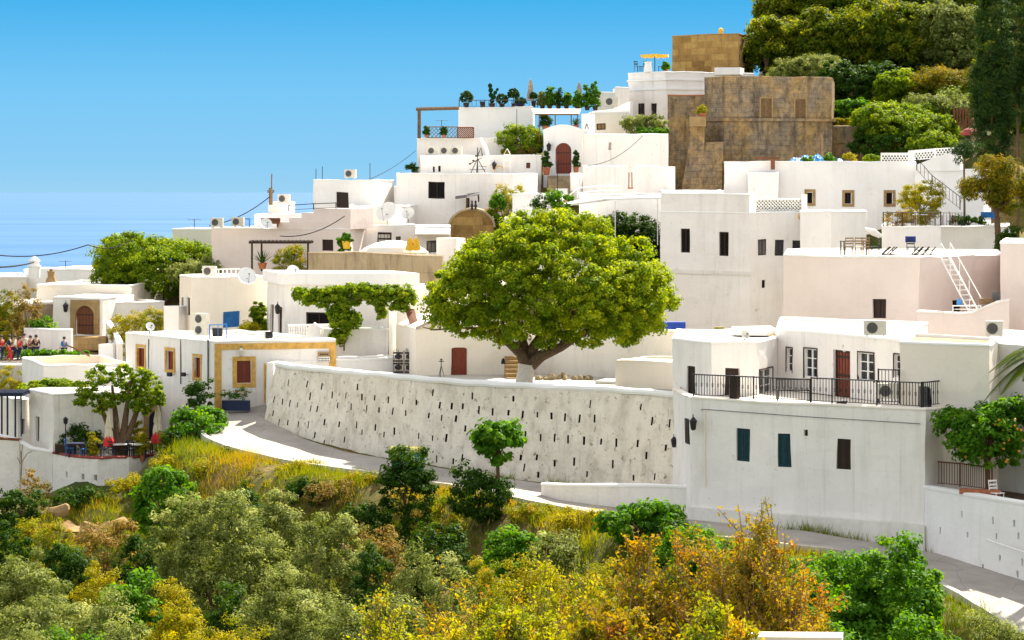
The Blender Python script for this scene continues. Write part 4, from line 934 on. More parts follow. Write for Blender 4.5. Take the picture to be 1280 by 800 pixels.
slab_box('roof_white_shed', 'tilted white slab lying before the golden stone tower', 'shed', rect(893, 224.6, 925, 224, 2), Z(93, 224), Z(84, 224), 'white2')
T = thing('white_chimney', 'white tapered chimney beside the striped yellow parasol', 'chimney', P(810, 90, 224.5)); MB().lathe([(.38, 0), (.28, .75), (.34, .8), (.34, .9)], P(810, 90, 224.5), 10).build('stack', 'white2', T)
# ---- group around the upper gate house
T = house('gate_house', 'white gate house with an arched brown door at the head of the steps', 'house', [W(679, 197), W(728, 196), W(730, 203), W(681, 203)], Z(162, 197), Z(218, 196),
    {0: [(694, 178.5, 714.5, 217, 'arch', dict(m='wood_red', surround2='white2', sw=.03, top=.05))]}, m='white2', par=None)
mb = MB(); A, B = Vector(W(679, 197)), Vector(W(728, 196)); n = 10; pr = [(t/n, Z(162, 197)+ .38*math.sin(math.pi*t/n)) for t in range(n+1)]
top = [(*A.lerp(B, t), z) for t, z in pr]; bot = [(*A.lerp(B, t), Z(163, 197)) for t, z in pr]
for i in range(n):
    mb.face([bot[i], bot[i+1], top[i+1], top[i]]); q = lambda p: (p[0], p[1]+.4, p[2]); mb.face([top[i], top[i+1], q(top[i+1]), q(top[i])]); mb.face([q(bot[i+1]), q(bot[i]), q(top[i]), q(top[i+1])])
mb.build('curved_gable', 'white2', T)
low_wall([(729, 195), (780, 195), (835, 195.5)], Z(168, 195), -.5, 'tall white wall with one slot below the grey green shrubs', th=.4, m='white', ops=[(1.95, 2.15, .80, .90, .4)], skirt=1)
low_wall([(729, 191.5), (790, 190.5), (843, 190)], [Z(207, 191), Z(208, 190), Z(209, 190)], -1.5, 'lower white wall right of the steps to the gate house', th=.5, m='white')
T = house('small_window_house', 'small cream house with one square opening between the lettered sign and the shrubs', 'house', rect(738, 205, 786, 205, 5), Z(140, 205), 3, {0: [(746, 154, 757, 162, 'dark', dict(m='stone_trim'))]}, m='cream', par=.08)
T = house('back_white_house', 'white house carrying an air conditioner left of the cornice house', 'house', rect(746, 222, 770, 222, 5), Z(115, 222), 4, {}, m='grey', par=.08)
block(T, rect(769.5, 220, 786, 220, 5), Z(109, 220), 4, {}, m='white', name='right_wall', reg=False, par=.08)
low_wall([(740, 212), (765, 211), (788, 209)], [Z(140, 212), Z(137, 211), Z(127, 209)], 3, 'white sloping wall below the air conditioner left of the cornice house', m='white2')
slab_box('sign_pier', 'white pier carrying the lettered sign beside the gate house', 'pier', rect(727, 196.4, 740, 196.2, 1), 1, Z(142, 196), 'white2')
# steps up to the gate
st = MB()
for k in range(7): st.prism(rect(688-k*.6, 189.5+k*.85, 716+k*.3, 189.5+k*.85, 1.0), -.8, -.2+.24*k)
o = st.build('entrance_steps', 'stone_wall', origin=(*W(702, 191), -.2)); tag(o, 'broad stone steps leading up to the arched brown gate door', 'steps')
slab_box('step_pier', 'pale pier beside the steps below the gate house', 'pier', rect(713, 191.2, 724, 191, 1.5), -1, Z(216, 191), 'white2', wobble=.02)
# upper roof terrace group
T = house('roof_garden_house', 'white house with a row of potted plants on its flat roof', 'house', [W(573, 204), W(666, 202), W(668, 212), W(575, 212)], Z(134, 203), 2, {}, m='white2', par=.06)
block(T, rect(521, 200, 632, 199.5, 4), Z(173, 200), 1.5, {}, m='white', name='middle_wall', par=.08)
block(T, rect(525, 196.5, 676, 196, 3.2), Z(194, 196), 0, {0: [(541, 208, 543.5, 215, 'dark', dict(m='void')), (548, 207.5, 551, 215, 'dark', dict(m='void')), (658, 204, 663, 211, 'dark', dict(m='wood'))]}, m='white', name='lower_wall', par=.06)
T = house('square_window_house', 'white house with a big dark square window above the satellite dishes', 'house', [W(496, 187), W(581, 186), W(672, 188), W(672, 196), W(498, 196)], Z(217, 187), -3.2,
    {0: [(535, 227, 556.5, 248, 'window', dict(m='void'))], 1: [(582, 247, 587, 262, 'window', dict(m='wood_tan')), (597, 241, 599.5, 253, 'dark', dict(m='void'))]}, m='white', par=.08)
T = house('flat_front_house', 'white house stepping down behind the golden stone vault', 'house', rect(631, 181, 688, 180.5, 5), Z(242, 181), -3, {}, m='white2', par=.06)
T = house('rounded_house', 'rounded white corner house beside the large satellite dish', 'house', [W(437, 183), W(462, 180), W(498, 181.5), W(520, 186), W(515, 192), W(440, 192)], Z(257, 181), -4.5, {}, m='white', par=.06)
block(T, rect(437, 178, 520, 178.5, 3), Z(281, 178), -4.8, {0: [(472, 290, 489, 307, 'door', dict(m='ac')), (494.5, 295, 501, 301, 'window', dict(m='glass'))]}, m='white', name='lower_wall', par=.06, reg=False)
T = house('dark_door_house', 'white house on the skyline with a dark door onto its roof terrace', 'house', rect(392, 190, 466, 189, 6), Z(225, 190), -3, {0: [(420, 240, 435.5, 260, 'door', dict(m='wood_dark'))]}, m='white2', par=.08)
T = house('distant_white_house', 'small bright house behind the skyline between two white houses', 'house', rect(462, 200, 500, 200, 5), Z(233, 200), -3, {}, m='white2', par=.08)
T = house('pink_terraced_house', 'long pinkish house with a stepped roofline above the wooden pergola', 'house', rect(265, 176, 438, 174, 6), Z(285, 175), -6.4, {0: [(403, 300, 416, 314, 'window', dict(m='wood_dark'))]}, m='pink', par=.1)
ztop = [(346, 439, 277), (361, 439, 272), (377, 439, 266), (392, 439, 260.5)]
mb = MB()
for i, (a, b, py) in enumerate(ztop): mb.prism(rect(a, 175.0-.02*i, b-.2*i, 174-.02*i, 4-.1*i), Z(286, 175), Z(py, 175))
mb.wobble(.015).build('stepped_gable', 'pink', T)
block(T, rect(318, 178, 395, 177.5, 5), Z(268, 178), Z(286, 175), {}, m='white2', name='back_wall', par=.1, reg=False, skirt=0)
block(T, rect(336, 182, 362, 182, 4), Z(253, 182), Z(272, 180), {}, m='white', name='tower_wall', par=.06, reg=False, skirt=0)
T = house('seaside_low_house', 'low cream house top behind the large left tree against the sea', 'house', rect(215, 186, 268, 185, 5), Z(286, 185), -7, {}, m='cream', par=.1)
# beige stone wall mid left and golden vault
low_wall([(386, 163), (440, 162), (500, 161.5), (552, 161)], [Z(316, 163), Z(316, 162), Z(318, 161.5), Z(321, 161)], -6.2, 'long beige rubble stone wall below the closed yellow umbrellas', th=.5, m='stone_wall', cap='stone_wall')
CP.append((*W(450, 158), -6.6))
T = thing('stone_vault', 'golden stone barrel vault with an arched end wall', 'vault', P(589, 300, 178)); A = Vector(W(562, 178)); B = Vector(W(617, 178)); n = 14
mb = MB(); mk = MB(); zc = Z(284, 178)
fr = [(*A.lerp(B, .5-.5*math.cos(math.pi*t/n)), zc+1.2*math.sin(math.pi*t/n)) for t in range(n+1)]
mb.face([(*A, Z(312, 178))]+[(*B, Z(312, 178))]+fr[::-1], 0, [(p[0], p[2]) for p in [(*A, -4), (*B, -4)]+fr[::-1]]); mb.build('end_wall', 'stone_gold', T)
for i in range(n):
    a, b = fr[i], fr[i+1]; e0 = Vector((a[0]-(A.x+B.x)/2, 0, a[2]-zc)).normalized()*.14; e1 = Vector((b[0]-(A.x+B.x)/2, 0, b[2]-zc)).normalized()*.14
    a1 = Vector(a)+e0; b1 = Vector(b)+e1; y0, y1 = Vector((0, -.12, 0)), Vector((0, 7, 0))
    mk.face([Vector(a)+y0, Vector(b)+y0, b1+y0, a1+y0]); mk.face([a1+y0, b1+y0, b1+y1, a1+y1]); mk.face([Vector(b)+y0, Vector(a)+y0, Vector(a), Vector(b)])
mk.build('vault_shell', 'stone_wall', T)
for px in (0,): MB().prism([tuple(A), tuple(B), tuple(B+Vector((0, 7))), tuple(A+Vector((0, 7)))], -6, Z(311, 178)).build('base_wall', 'stone_gold', T)
T = house('awning_house', 'low white house under a pale flat awning left of the stone vault', 'house', rect(519, 176, 563, 176, 4), Z(283, 176), -4.8, {0: [(533, 301, 545, 316, 'window', dict(m='glass'))]}, m='white', par=.05)
mb = MB(); mb.prism(rect(518.5, 173.6, 562, 173.6, 2.5), Z(294, 174), Z(293, 174)); mb.build('awning', 'canvas_grey', T)
mb = MB(); a = rect(519, 174.6, 562, 174.6, 2.2); mb.face([(*a[0], Z(292, 174)), (*a[1], Z(292, 174)), (*a[2], Z(281, 176)), (*a[3], Z(281, 176))]); mb.build('awning_top', 'white2', T)
T = thing('plaster_dome', 'low pale rounded mound roof in front of the yellow umbrellas', 'roof', P(492, 318, 168)); mb = MB(); mb.lathe([(2.3, -.6), (2.3, .15), (1.9, .45), (1.2, .75), (.5, .9), (.05, .93)], P(492, 318, 168), 20, sq=.6); mb.build('dome', 'cream', T, smooth=True)
slab_box('vault_side_block', 'short white wall block right of the awning house', 'wall', rect(545, 170, 571, 169.6, 2), -5, Z(297.5, 170), 'white2', wobble=.02)
# white building pieces under canopy behind the tree
T = house('canopy_building', 'white terrace building under a long white canopy behind the big tree crown', 'house', [W(631, 174), W(745, 173), W(748, 184), W(632, 184)], Z(272, 174), -6, {}, m='white2', par=.1)
block(T, rect(640, 176, 690, 175.5, 5), Z(243, 176), Z(274, 174), {}, m='white2', name='upper_wall', par=.06, reg=False, skirt=0)
low_wall([(724, 184), (775, 183), (830, 182)], Z(243, 183), -3, 'white terrace wall behind the white tube railing', m='white2')
cn = MB(); a = [P(684, 259, 170), P(757, 248, 172.5), P(838, 246, 172), P(838, 242, 178), P(800, 243, 178), P(735, 247, 178)]
cn.face(a); cn.face([p+Vector((0, 0, -.12)) for p in a][::-1])
for i in range(6): j = (i+1) % 6; cn.face([a[j], a[i], a[i]+Vector((0, 0, -.12)), a[j]+Vector((0, 0, -.12))])
T = thing('canopy', 'long white sunshade canopy above the big tree crown', 'canopy', tuple(P(757, 262, 172)))
cn.build('cloth', 'paint_white', T)
for px, py, Y in ((690, 258, 170.2), (769, 251, 172.4), (822, 247, 172.2)): a_ = P(px, py, Y); MB().tube([a_, a_-Vector((0, 0, 3.2))], .035, 6).build('post', 'paint_white', T)

# ================================================================== TERRAIN, ROAD, SEA
RP = [(352, 503, 141.0), (335, 508, 140.2), (316, 517, 139.0), (305, 529, 136.8), (312, 543, 133.8), (338, 555, 130.9), (366, 563, 129.0), (400, 571, 127.4), (480, 584, 123.7), (560, 597.5, 121.1), (640, 609.5, 119.0), (720, 625, 115.7), (800, 640, 112.2), (900, 664, 106.5), (990, 672, 103.9), (1155, 702, 101.3), (1280, 751, 95.3), (1420, 830, 87)]
RW3 = [P(*p) for p in RP]; RWID = [1.2, 1.5, 1.9, 2.1, 2.3, 2.4, 2.4, 2.3, 2.2, 2.2, 2.2, 2.2, 2.2, 2.1, 2.0, 1.9, 2.0, 2.3]
def catmull(p, k=8):
    out = []
    for i in range(len(p)-1):
        a, b, c, d = p[max(0, i-1)], p[i], p[i+1], p[min(len(p)-1, i+2)]
        for s_ in range(k):
            t = s_/k; out.append(.5*((2*b)+(-a+c)*t+(2*a-5*b+4*c-d)*t*t+(-a+3*b-3*c+d)*t**3))
    return out+[p[-1]]
rc = catmull([Vector((*p, w)) for p, w in zip(RW3, RWID)]); RC = np.array([tuple(p) for p in rc])
for x, y, z, w in RC[::4]: CP.append((x, y, z-.1))
def off_pts(fr, dists):
    for i in range(2, len(RC)-2, 4):
        d = RC[i+2, :2]-RC[i-2, :2]; d /= np.linalg.norm(d); n = np.array([-d[1], d[0]]); n = n if n[1] < 0 else -n
        if RC[i, 1] > 139: continue
        if RC[i, 1] > 128: n = np.array([-.6, -.8])
        for ds, dz in dists: q = RC[i, :2]+n*ds; CP.append((q[0], q[1], RC[i, 2]+dz))
off_pts(0, [(4.0, -.4), (5.5, -1.8), (8, -4.2), (13, -6.3), (20, -7.6)])
for x, Y, z in [(-29, 133, -17.3), (-24, 133.5, -17.0), (-20, 134, -16.2), (-17, 133, -14.9), (-14.5, 134, -13.6), (-33, 134, -17), (-40, 134, -17.5), (-26, 126, -17.8), (-19, 126, -16.6), (-34, 126, -18.5), (-45, 120, -19), (-22, 116, -18.6), (-30, 112, -19.2),
    (-14.6, 138.2, -12.9), (-16.2, 137.5, -13.6), (-17.5, 137, -14.6), (-18.8, 137, -15.4), (-18.5, 140, -14.7), (-21, 137, -15.9), (-21, 139.5, -15.2), (-27, 139, -16.8), (-15.5, 134, -13.9), (-17.5, 133, -15.2)]: CP.append((x, Y, z))
for x in range(-60, 80, 12):
    for Y, z in ((100, -19.6), (88, -21.0), (76, -19.5), (64, -15.0), (54, -11.6), (45, -9.4), (36, -7.6), (26, -5.9), (14, -4.6), (0, -2.4), (-15, -1.2), (-40, 0)):
        if x > 14 and Y >= 88: z += 1.8
        CP.append((x, Y, z))
for x, Y, z in [(-35, 200, -11), (-55, 195, -14), (-70, 180, -16), (-60, 160, -17), (-55, 140, -19), (-15, 205, -4), (0, 215, 0), (5, 232, 3), (-20, 230, -16), (-45, 230, -26), (0, 255, -5), (12, 262, 2), (20, 262, 6),
    (-40, 270, -45), (0, 300, -35), (25, 300, -10), (-80, 220, -40), (-100, 160, -45), (-100, 100, -40), (-120, 60, -30), (28, 222, 6.5), (36, 216, 5.0), (45, 214, 5), (33, 232, 11), (45, 232, 13), (60, 225, 12), (30, 246, 14), (45, 250, 20), (65, 245, 20), (90, 230, 18), (40, 275, 24), (70, 280, 28), (100, 270, 28), (60, 320, 24), (120, 340, 24),
    (37, 203, 2.6), (42, 200, 1.6), (47, 195, .3), (50, 186, -1.5), (60, 190, 3), (60, 170, -2), (75, 200, 8), (60, 140, -6), (50, 120, -10), (50, 105, -13.5), (70, 100, -12), (100, 150, 2), (0, 400, -68), (-100, 350, -70), (100, 420, -40), (-200, 200, -70), (-200, 80, -55), (-200, 0, -30), (200, 200, 15), (200, 50, 0), (0, -100, 5)]: CP.append((x, Y, z))
def ground_z_raw(xs, ys):
    A_ = np.array(CP); out = np.empty(len(xs)); 
    for s_ in range(0, len(xs), 4000):
        X, Y = xs[s_:s_+4000, None], ys[s_:s_+4000, None]; d2 = (X-A_[None, :, 0])**2+(Y-A_[None, :, 1])**2+.6; w = d2**-2.0
        out[s_:s_+4000] = (w*A_[None, :, 2]).sum(1)/w.sum(1)
    z = out+.22*np.sin(xs*.9)*np.sin(ys*.8+1)+.12*np.sin(xs*2.1+ys*1.3)
    D = np.full(len(xs), 1e9); zr = np.zeros(len(xs)); wr = np.ones(len(xs))
    for x, y, zz, w in RC:
        d = np.hypot(xs-x, ys-y); m_ = d < D; D[m_] = d[m_]; zr[m_] = zz; wr[m_] = w
    t = np.clip((D-wr-.9)/3.0, 0, 1); t = t*t*(3-2*t); return (zr-.14)*(1-t)+z*t
def ground_z(x, y): return float(ground_z_raw(np.array([float(x)]), np.array([float(y)]))[0])
def axis(lo, hi, st, ext, g=1.35):
    a = list(np.arange(lo, hi+.01, st)); s_ = st
    while a[-1] < ext[1]: s_ *= g; a.append(a[-1]+s_)
    s_ = st
    while a[0] > ext[0]: s_ *= g; a.insert(0, a[0]-s_)
    return np.array(a)
gx = axis(-50, 62, 1.1, (-700, 900)); gy = axis(20, 262, 1.1, (-300, 900)); GX, GY = np.meshgrid(gx, gy); zz = ground_z_raw(GX.ravel(), GY.ravel())
far = np.clip((np.hypot(GX.ravel(), GY.ravel()-120)-330)/300, 0, 1); zz = zz*(1-far)+(-75)*far
me = bpy.data.meshes.new('hillside'); nx, ny = len(gx), len(gy)
idx = np.arange(nx*ny).reshape(ny, nx); fs = np.stack([idx[:-1, :-1], idx[:-1, 1:], idx[1:, 1:], idx[1:, :-1]], -1).reshape(-1, 4)
me.from_pydata(np.stack([GX.ravel(), GY.ravel(), zz], 1).tolist(), [], fs.tolist()); me.polygons.foreach_set('use_smooth', [True]*len(fs)); me.materials.append(M['ground'])
o = bpy.data.objects.new('hillside', me); C.objects.link(o); tag(o, kind='structure')
mb = MB(); prev = None
for i in range(len(RC)):
    d = RC[min(i+1, len(RC)-1), :2]-RC[max(i-1, 0), :2]; d /= np.linalg.norm(d); n = np.array([-d[1], d[0]]); w = RC[i, 3]
    row = [(RC[i, 0]+n[0]*w*t, RC[i, 1]+n[1]*w*t, RC[i, 2]+.03*(1-t*t)) for t in (-1, -.5, 0, .5, 1)]; row = [(row[0][0]-n[0]*.02, row[0][1]-n[1]*.02, row[0][2]-.25)]+row+[(row[-1][0], row[-1][1], row[-1][2]-.25)]
    if prev:
        for j in range(6): mb.face([prev[j], row[j], row[j+1], prev[j+1]])
    prev = row
o = mb.build('road', 'road', smooth=False, origin=(0, 110, -14)); tag(o, kind='structure')
# pale kerb on the valley side
mb = MB(); prev = None
for i in range(20, len(RC)-1):
    d = RC[min(i+1, len(RC)-1), :2]-RC[max(i-1, 0), :2]; d /= np.linalg.norm(d); n = np.array([-d[1], d[0]]); n = n if n[1] < 0 or RC[i, 1] > 130 else -n
    if RC[i, 1] > 130 and n[0] > 0: n = -n
    w = RC[i, 3]; row = [(RC[i, 0]+n[0]*(w+o_), RC[i, 1]+n[1]*(w+o_), RC[i, 2]+z_) for o_, z_ in ((-.02, -.1), (0.0, .13), (.26, .14), (.3, -.5))]
    if prev:
        for j in range(3): mb.face([prev[j], row[j], row[j+1], prev[j+1]])
    prev = row
o = mb.wobble(.03).build('kerb', 'concrete', origin=(0, 110, -14)); tag(o, kind='structure')
me = bpy.data.meshes.new('sea'); me.from_pydata([(-200000, -500, 0), (200000, -500, 0), (200000, 300000, 0), (-200000, 300000, 0)], [], [(0, 1, 2, 3)]); me.materials.append(M['sea'])
o = bpy.data.objects.new('sea', me); C.objects.link(o); o.location = (0, 0, -62); tag(o, kind='structure')
# ================================================================== VEGETATION
# big ficus behind the retaining wall
rng = np.random.default_rng(5); Yt = 131.5; c = P(690, 352, Yt); gz = -10.1; s = Yt/F; bx = (655-640)*s
T = thing('ficus_tree', 'big round topped green tree with a whitewashed trunk standing behind the retaining wall', 'tree', (bx, Yt, gz))
ox, cz = c.x-bx, c.z-gz; A_, H_ = 150*s, 88*s
lobes = []
for k in range(85):
    an = rng.uniform(0, 2*math.pi); el = math.asin(rng.uniform(-.28, 1)); r_ = rng.uniform(.2, 1.35); q = rng.uniform(.11, .20)
    x, y, z = math.cos(an)*math.cos(el), math.sin(an)*math.cos(el), math.sin(el)
    lobes.append((ox+x*A_*(1-q)*(.9+.1*r_), y*A_*.8*(1-q), cz-H_*.30+z*H_*1.28*(1-q)*(.86+.14*r_), A_*q*1.15, A_*q*1.15, H_*q*1.25))
lobes += [(ox-A_*.22, -.3, cz-H_*.74, A_*.3, A_*.3, H_*.2), (ox+A_*.42, -.3, cz-H_*.76, A_*.3, A_*.3, H_*.18), (ox-A_*.6, -.2, cz-H_*.6, A_*.24, A_*.25, H_*.2), (ox+A_*.72, -.2, cz-H_*.62, A_*.2, A_*.25, H_*.2), (ox, 0, cz-.15, A_*.72, A_*.6, H_*.66), (ox-A_*.62, -.5, cz-H_*.28, A_*.32, A_*.3, H_*.3), (ox+A_*.70, 0, cz-H_*.15, A_*.27, A_*.3, H_*.42), (ox+A_*.35, 0, cz-H_*.55, A_*.45, A_*.4, H_*.3), (ox-A_*.35, 0, cz-H_*.55, A_*.4, A_*.4, H_*.28), (ox+A_*.6, 0, cz-H_*.6, A_*.25, A_*.3, H_*.22), (ox-A_*.85, -.3, cz-H_*.22, A_*.14, A_*.14, H_*.13)]
for k in range(46):
    an = rng.uniform(0, 2*math.pi); el = math.asin(rng.uniform(-.25, 1)); q = rng.uniform(.03, .06); e_ = rng.uniform(.95, 1.03)
    lobes.append((ox+math.cos(an)*math.cos(el)*A_*e_, math.sin(an)*math.cos(el)*A_*.8*e_, cz-H_*.30+math.sin(el)*H_*1.2*e_, A_*q, A_*q, H_*q*1.3))
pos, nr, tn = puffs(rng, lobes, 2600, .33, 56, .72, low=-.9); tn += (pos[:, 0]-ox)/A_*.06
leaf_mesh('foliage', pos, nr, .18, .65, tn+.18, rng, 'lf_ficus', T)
mb = MB(); Vv = Vector
mb.tube([(0, 0, -.3), (.02, 0, .45), (.1, 0, .9), (.15, 0, 1.25)], [.52, .44, .42, .46], 12)
mb.build('painted_trunk', 'bark_pale', T, False)
mb = MB()
def limb(pts, r0, r1, n=9): k = len(pts); mb.tube(pts, [r0+(r1-r0)*i/(k-1) for i in range(k)], n)
limb([(.1, 0, 1.15), (-.15, 0, 1.8), (-.9, -.1, 2.5), (-1.7, -.3, 3.1), (-2.8, -.4, 3.6), (-4.2, -.4, 4.3)], .34, .06)
limb([(.15, .1, 1.15), (.35, .1, 1.9), (.9, .15, 2.7), (1.5, .2, 3.4), (1.9, .1, 4.6)], .36, .12)
limb([(.25, 0, 1.15), (.9, -.1, 1.7), (1.9, -.2, 2.15), (3.0, -.2, 2.85), (4.2, -.1, 3.4), (5.2, 0, 4.2)], .36, .06)
limb([(.1, .2, 1.2), (.0, .3, 2.2), (-.3, .6, 3.2), (-.4, .6, 4.4)], .30, .12)
limb([(-.9, -.1, 2.5), (-1.1, -.3, 3.3), (-1.0, -.4, 4.4)], .16, .06); limb([(1.9, -.2, 2.15), (2.2, -.3, 3.0), (2.6, -.3, 4.2)], .18, .06)
limb([(-1.7, -.3, 3.1), (-3.2, -.5, 3.15), (-4.6, -.6, 3.05), (-5.2, -.6, 3.2)], .07, .02)
for k in range(26):
    t = rng.uniform(.2, 1); x = -3+6.5*t; limb([(x*.5, 0, 3.1+abs(x)*.1), (x*.8, rng.uniform(-1, 1), 3.9), (x*1.1, rng.uniform(-2, 2), 4.8)], .06, .015, 5)
mb.build('trunk', 'bark', T, False)

GR = 'shrubs and trees on the slope below the road'
# --- slope and ravine, back to front
V = [
 (508, 602, 33, 50, 114.5, 'dark', 'dark green pillar shaped shrub standing against the road edge near the bin', 'shrub', {}),
 (600, 620, 35, 42, 113, 'dark', 'dark green rounded shrub under the young fig below the retaining wall', 'shrub', {}),
 (205, 618, 36, 42, 124, 'green', 'glossy deep green shrub on the slope right of the restaurant wall', 'shrub', {}),
 (243, 540, 30, 30, 134, 'green', 'bright green shrub between the restaurant doorway and the road', 'shrub', {}),
 (222, 556, 22, 20, 133, 'dark', 'dark shrub at the right end of the restaurant terrace', 'shrub', {}),
 (250, 490, 17, 19, 138, 'dark', 'spiky dark green shrub against the left wall of the road house', 'shrub', {}),
 (263, 520, 20, 12, 136, 'green', 'low leafy shrub below the road house planter', 'shrub', {}),
 (40, 600, 20, 14, 133, 'dry', 'tawny dry bush at the foot of the left restaurant wall', 'bush', {}),
 (100, 626, 30, 16, 132, 'dark', 'dark low shrub under the restaurant terrace wall', 'shrub', {}),
 (20, 630, 34, 20, 130, 'dark', 'dark green shrub at the left edge under the restaurant', 'shrub', {}),
 (160, 610, 24, 16, 133, 'yellow', 'grassy yellow green bush below the restaurant terrace corner', 'bush', {}),
 (345, 610, 40, 22, 124, 'grass', 'yellow green bush on the bank below the road bend', 'bush', {}),
 (292, 575, 12, 16, 128, 'dark', 'small rounded green shrub on the kerb of the road bend', 'shrub', {}),
 (420, 625, 34, 26, 119, 'dry', 'brownish dry bush on the steep bank under the road', 'bush', {}),
 (375, 590, 34, 13, 124, 'yellow', 'low yellow green bush along the kerb below the road bend', 'bush', {}),
 (450, 606, 26, 18, 120, 'grass', 'tufty ochre bush left of the dark pillar shrub', 'bush', {}),
 (555, 640, 22, 22, 114, 'grass', 'ochre green bush between the two dark shrubs', 'bush', {}),
 (665, 645, 32, 16, 112, 'grass', 'yellow bush on the bank right of the dark rounded shrub', 'bush', {}),
 (725, 655, 30, 18, 109, 'yellow', 'yellow green bush at the road edge below the ramp wall', 'bush', {}),
 (800, 646, 46, 17, 105, 'green', 'bright green fig shrub at the road side left of the terrace house', 'shrub', dict(leaf=1.3)),
 (275, 660, 88, 72, 106, 'olive', 'largest grey green olive tree on the slope below the road bend', 'olive tree', dict(lob=12)),
 (345, 625, 36, 34, 113, 'olive', 'pale olive top rising behind the largest olive tree', 'olive tree', {}),
 (405, 660, 48, 44, 104, 'olive', 'upright olive tree in the middle of the ravine', 'olive tree', {}),
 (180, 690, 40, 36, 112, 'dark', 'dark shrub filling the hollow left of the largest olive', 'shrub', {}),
 (130, 665, 44, 26, 118, 'dry', 'rusty dry bush on the rocky bank under the restaurant', 'bush', {}),
 (60, 660, 40, 24, 122, 'grass', 'rough grassy bush on the left bank', 'bush', {}),
 (120, 720, 36, 30, 104, 'yellow', 'yellow green bush above the left olive group', 'bush', {}),
 (545, 692, 56, 42, 92, 'olive', 'wide olive tree behind the golden shrubs', 'olive tree', {}),
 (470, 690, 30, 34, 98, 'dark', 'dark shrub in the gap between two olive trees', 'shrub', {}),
 (480, 655, 30, 26, 106, 'dry', 'reddish dry bush on bare earth below the pillar shrub', 'bush', {}),
 (655, 690, 54, 26, 98, 'yellow', 'yellow green bush on the bank above the golden shrubs', 'bush', {}),
 (770, 690, 54, 24, 94, 'grass', 'ochre and green bush on the bank under the fig shrub', 'bush', {}),
 (880, 670, 56, 20, 96, 'green', 'green bush at the foot of the terrace house behind the orange shrub', 'bush', {}),
 (38, 690, 46, 32, 94, 'olive', 'olive tree highest of the left olive group', 'olive tree', {}),
 (355, 735, 62, 62, 84, 'olive', 'olive tree in front of and right of the largest one', 'olive tree', dict(lob=9)),
 (225, 735, 40, 32, 92, 'yellow', 'yellow green bush under the largest olive tree', 'bush', {}),
 (75, 755, 84, 58, 80, 'olive', 'broad bright olive tree at the lower left', 'olive tree', dict(lob=12)),
 (170, 775, 46, 36, 78, 'olive', 'low olive bush right of the broad lower left olive', 'olive tree', {}),
 (20, 800, 44, 42, 70, 'olive', 'olive tree cut off by the lower left corner', 'olive tree', {}),
 (255, 775, 56, 40, 74, 'yellow', 'mustard green feathery bush at the bottom left of centre', 'bush', {}),
 (330, 790, 50, 34, 70, 'yellow', 'mustard bush on the bottom edge beside the feathery one', 'bush', {}),
 (180, 815, 50, 30, 68, 'yellow', 'dull green bush on the bottom edge between olives', 'bush', {}),
 (430, 770, 44, 50, 72, 'olive', 'grey olive bush at the bottom left of the golden shrubs', 'olive tree', {}),
 (1070, 716, 104, 74, 76, 'green', 'large bright green leafy bush below the terrace house', 'bush', dict(lob=12, leaf=1.1)),
 (1150, 765, 42, 40, 72, 'green', 'lower right lobe of bright leafy bush beside the street', 'bush', dict(leaf=1.1)),
 (1010, 770, 60, 50, 70, 'green', 'leafy green bush under the orange shrub at the bottom', 'bush', dict(leaf=1.1)),
 (1252, 800, 56, 44, 60, 'olive', 'olive bush in the lower right corner beside the street', 'olive tree', {}),
 (1190, 810, 40, 26, 62, 'dry', 'orange brown dry bush by the street at the bottom right', 'bush', {}),
 (320, 592, 26, 14, 126, 'yellow', 'yellow green tuft bush below the small round kerb shrub', 'bush', {}),
 (268, 592, 34, 18, 127, 'grass', 'ochre grassy bush at the top of the bank left of the road bend', 'bush', {}),
 (215, 585, 26, 16, 130, 'yellow', 'dull yellow bush between the terrace and the road bend', 'bush', {}),
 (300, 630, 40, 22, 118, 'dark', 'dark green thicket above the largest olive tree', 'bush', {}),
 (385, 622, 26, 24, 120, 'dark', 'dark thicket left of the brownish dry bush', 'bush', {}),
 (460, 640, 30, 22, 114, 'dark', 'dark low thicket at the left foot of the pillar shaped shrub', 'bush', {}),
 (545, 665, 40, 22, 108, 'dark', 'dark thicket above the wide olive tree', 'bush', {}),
 (640, 668, 36, 20, 106, 'green', 'fresh green bush below the dark rounded shrub', 'bush', {}),
 (700, 672, 36, 16, 104, 'olive', 'low grey green bush on the bank left of the fig shrub', 'bush', {}),
 (445, 655, 24, 20, 110, 'dry', 'brown dry bush above the rock in the red earth', 'bush', {}),
 (75, 690, 40, 26, 110, 'dark', 'dark thicket between the bank rocks and the left olives', 'bush', {}),
 (160, 730, 40, 30, 98, 'green', 'green bush in the hollow above the lower left olives', 'bush', {}),
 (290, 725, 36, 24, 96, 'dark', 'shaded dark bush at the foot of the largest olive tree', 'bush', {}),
 (10, 665, 26, 24, 118, 'dark', 'dark bush on the far left bank', 'bush', {}),
 (110, 790, 50, 30, 74, 'green', 'fresh green bush at the bottom between two olives', 'bush', {}),
 (395, 720, 34, 34, 88, 'olive', 'small olive tree left of the gold shrubs', 'olive tree', {}),
 (500, 725, 40, 30, 82, 'olive', 'grey green bush just above the leftmost golden shrub', 'bush', {}),
 (600, 700, 40, 22, 94, 'grass', 'ochre bush between the wide olive and the yellow flowering shrub', 'bush', {}),
 (850, 662, 30, 16, 101, 'dark', 'dark green bush at the kerb under the terrace house corner', 'bush', {}),
 (985, 684, 62, 28, 92, 'green', 'green bush by the road left of the large leafy bush', 'bush', {}),
 (1098, 696, 72, 34, 86, 'green', 'leafy bush topping the large bright green mass', 'bush', dict(leaf=1.1)),
]
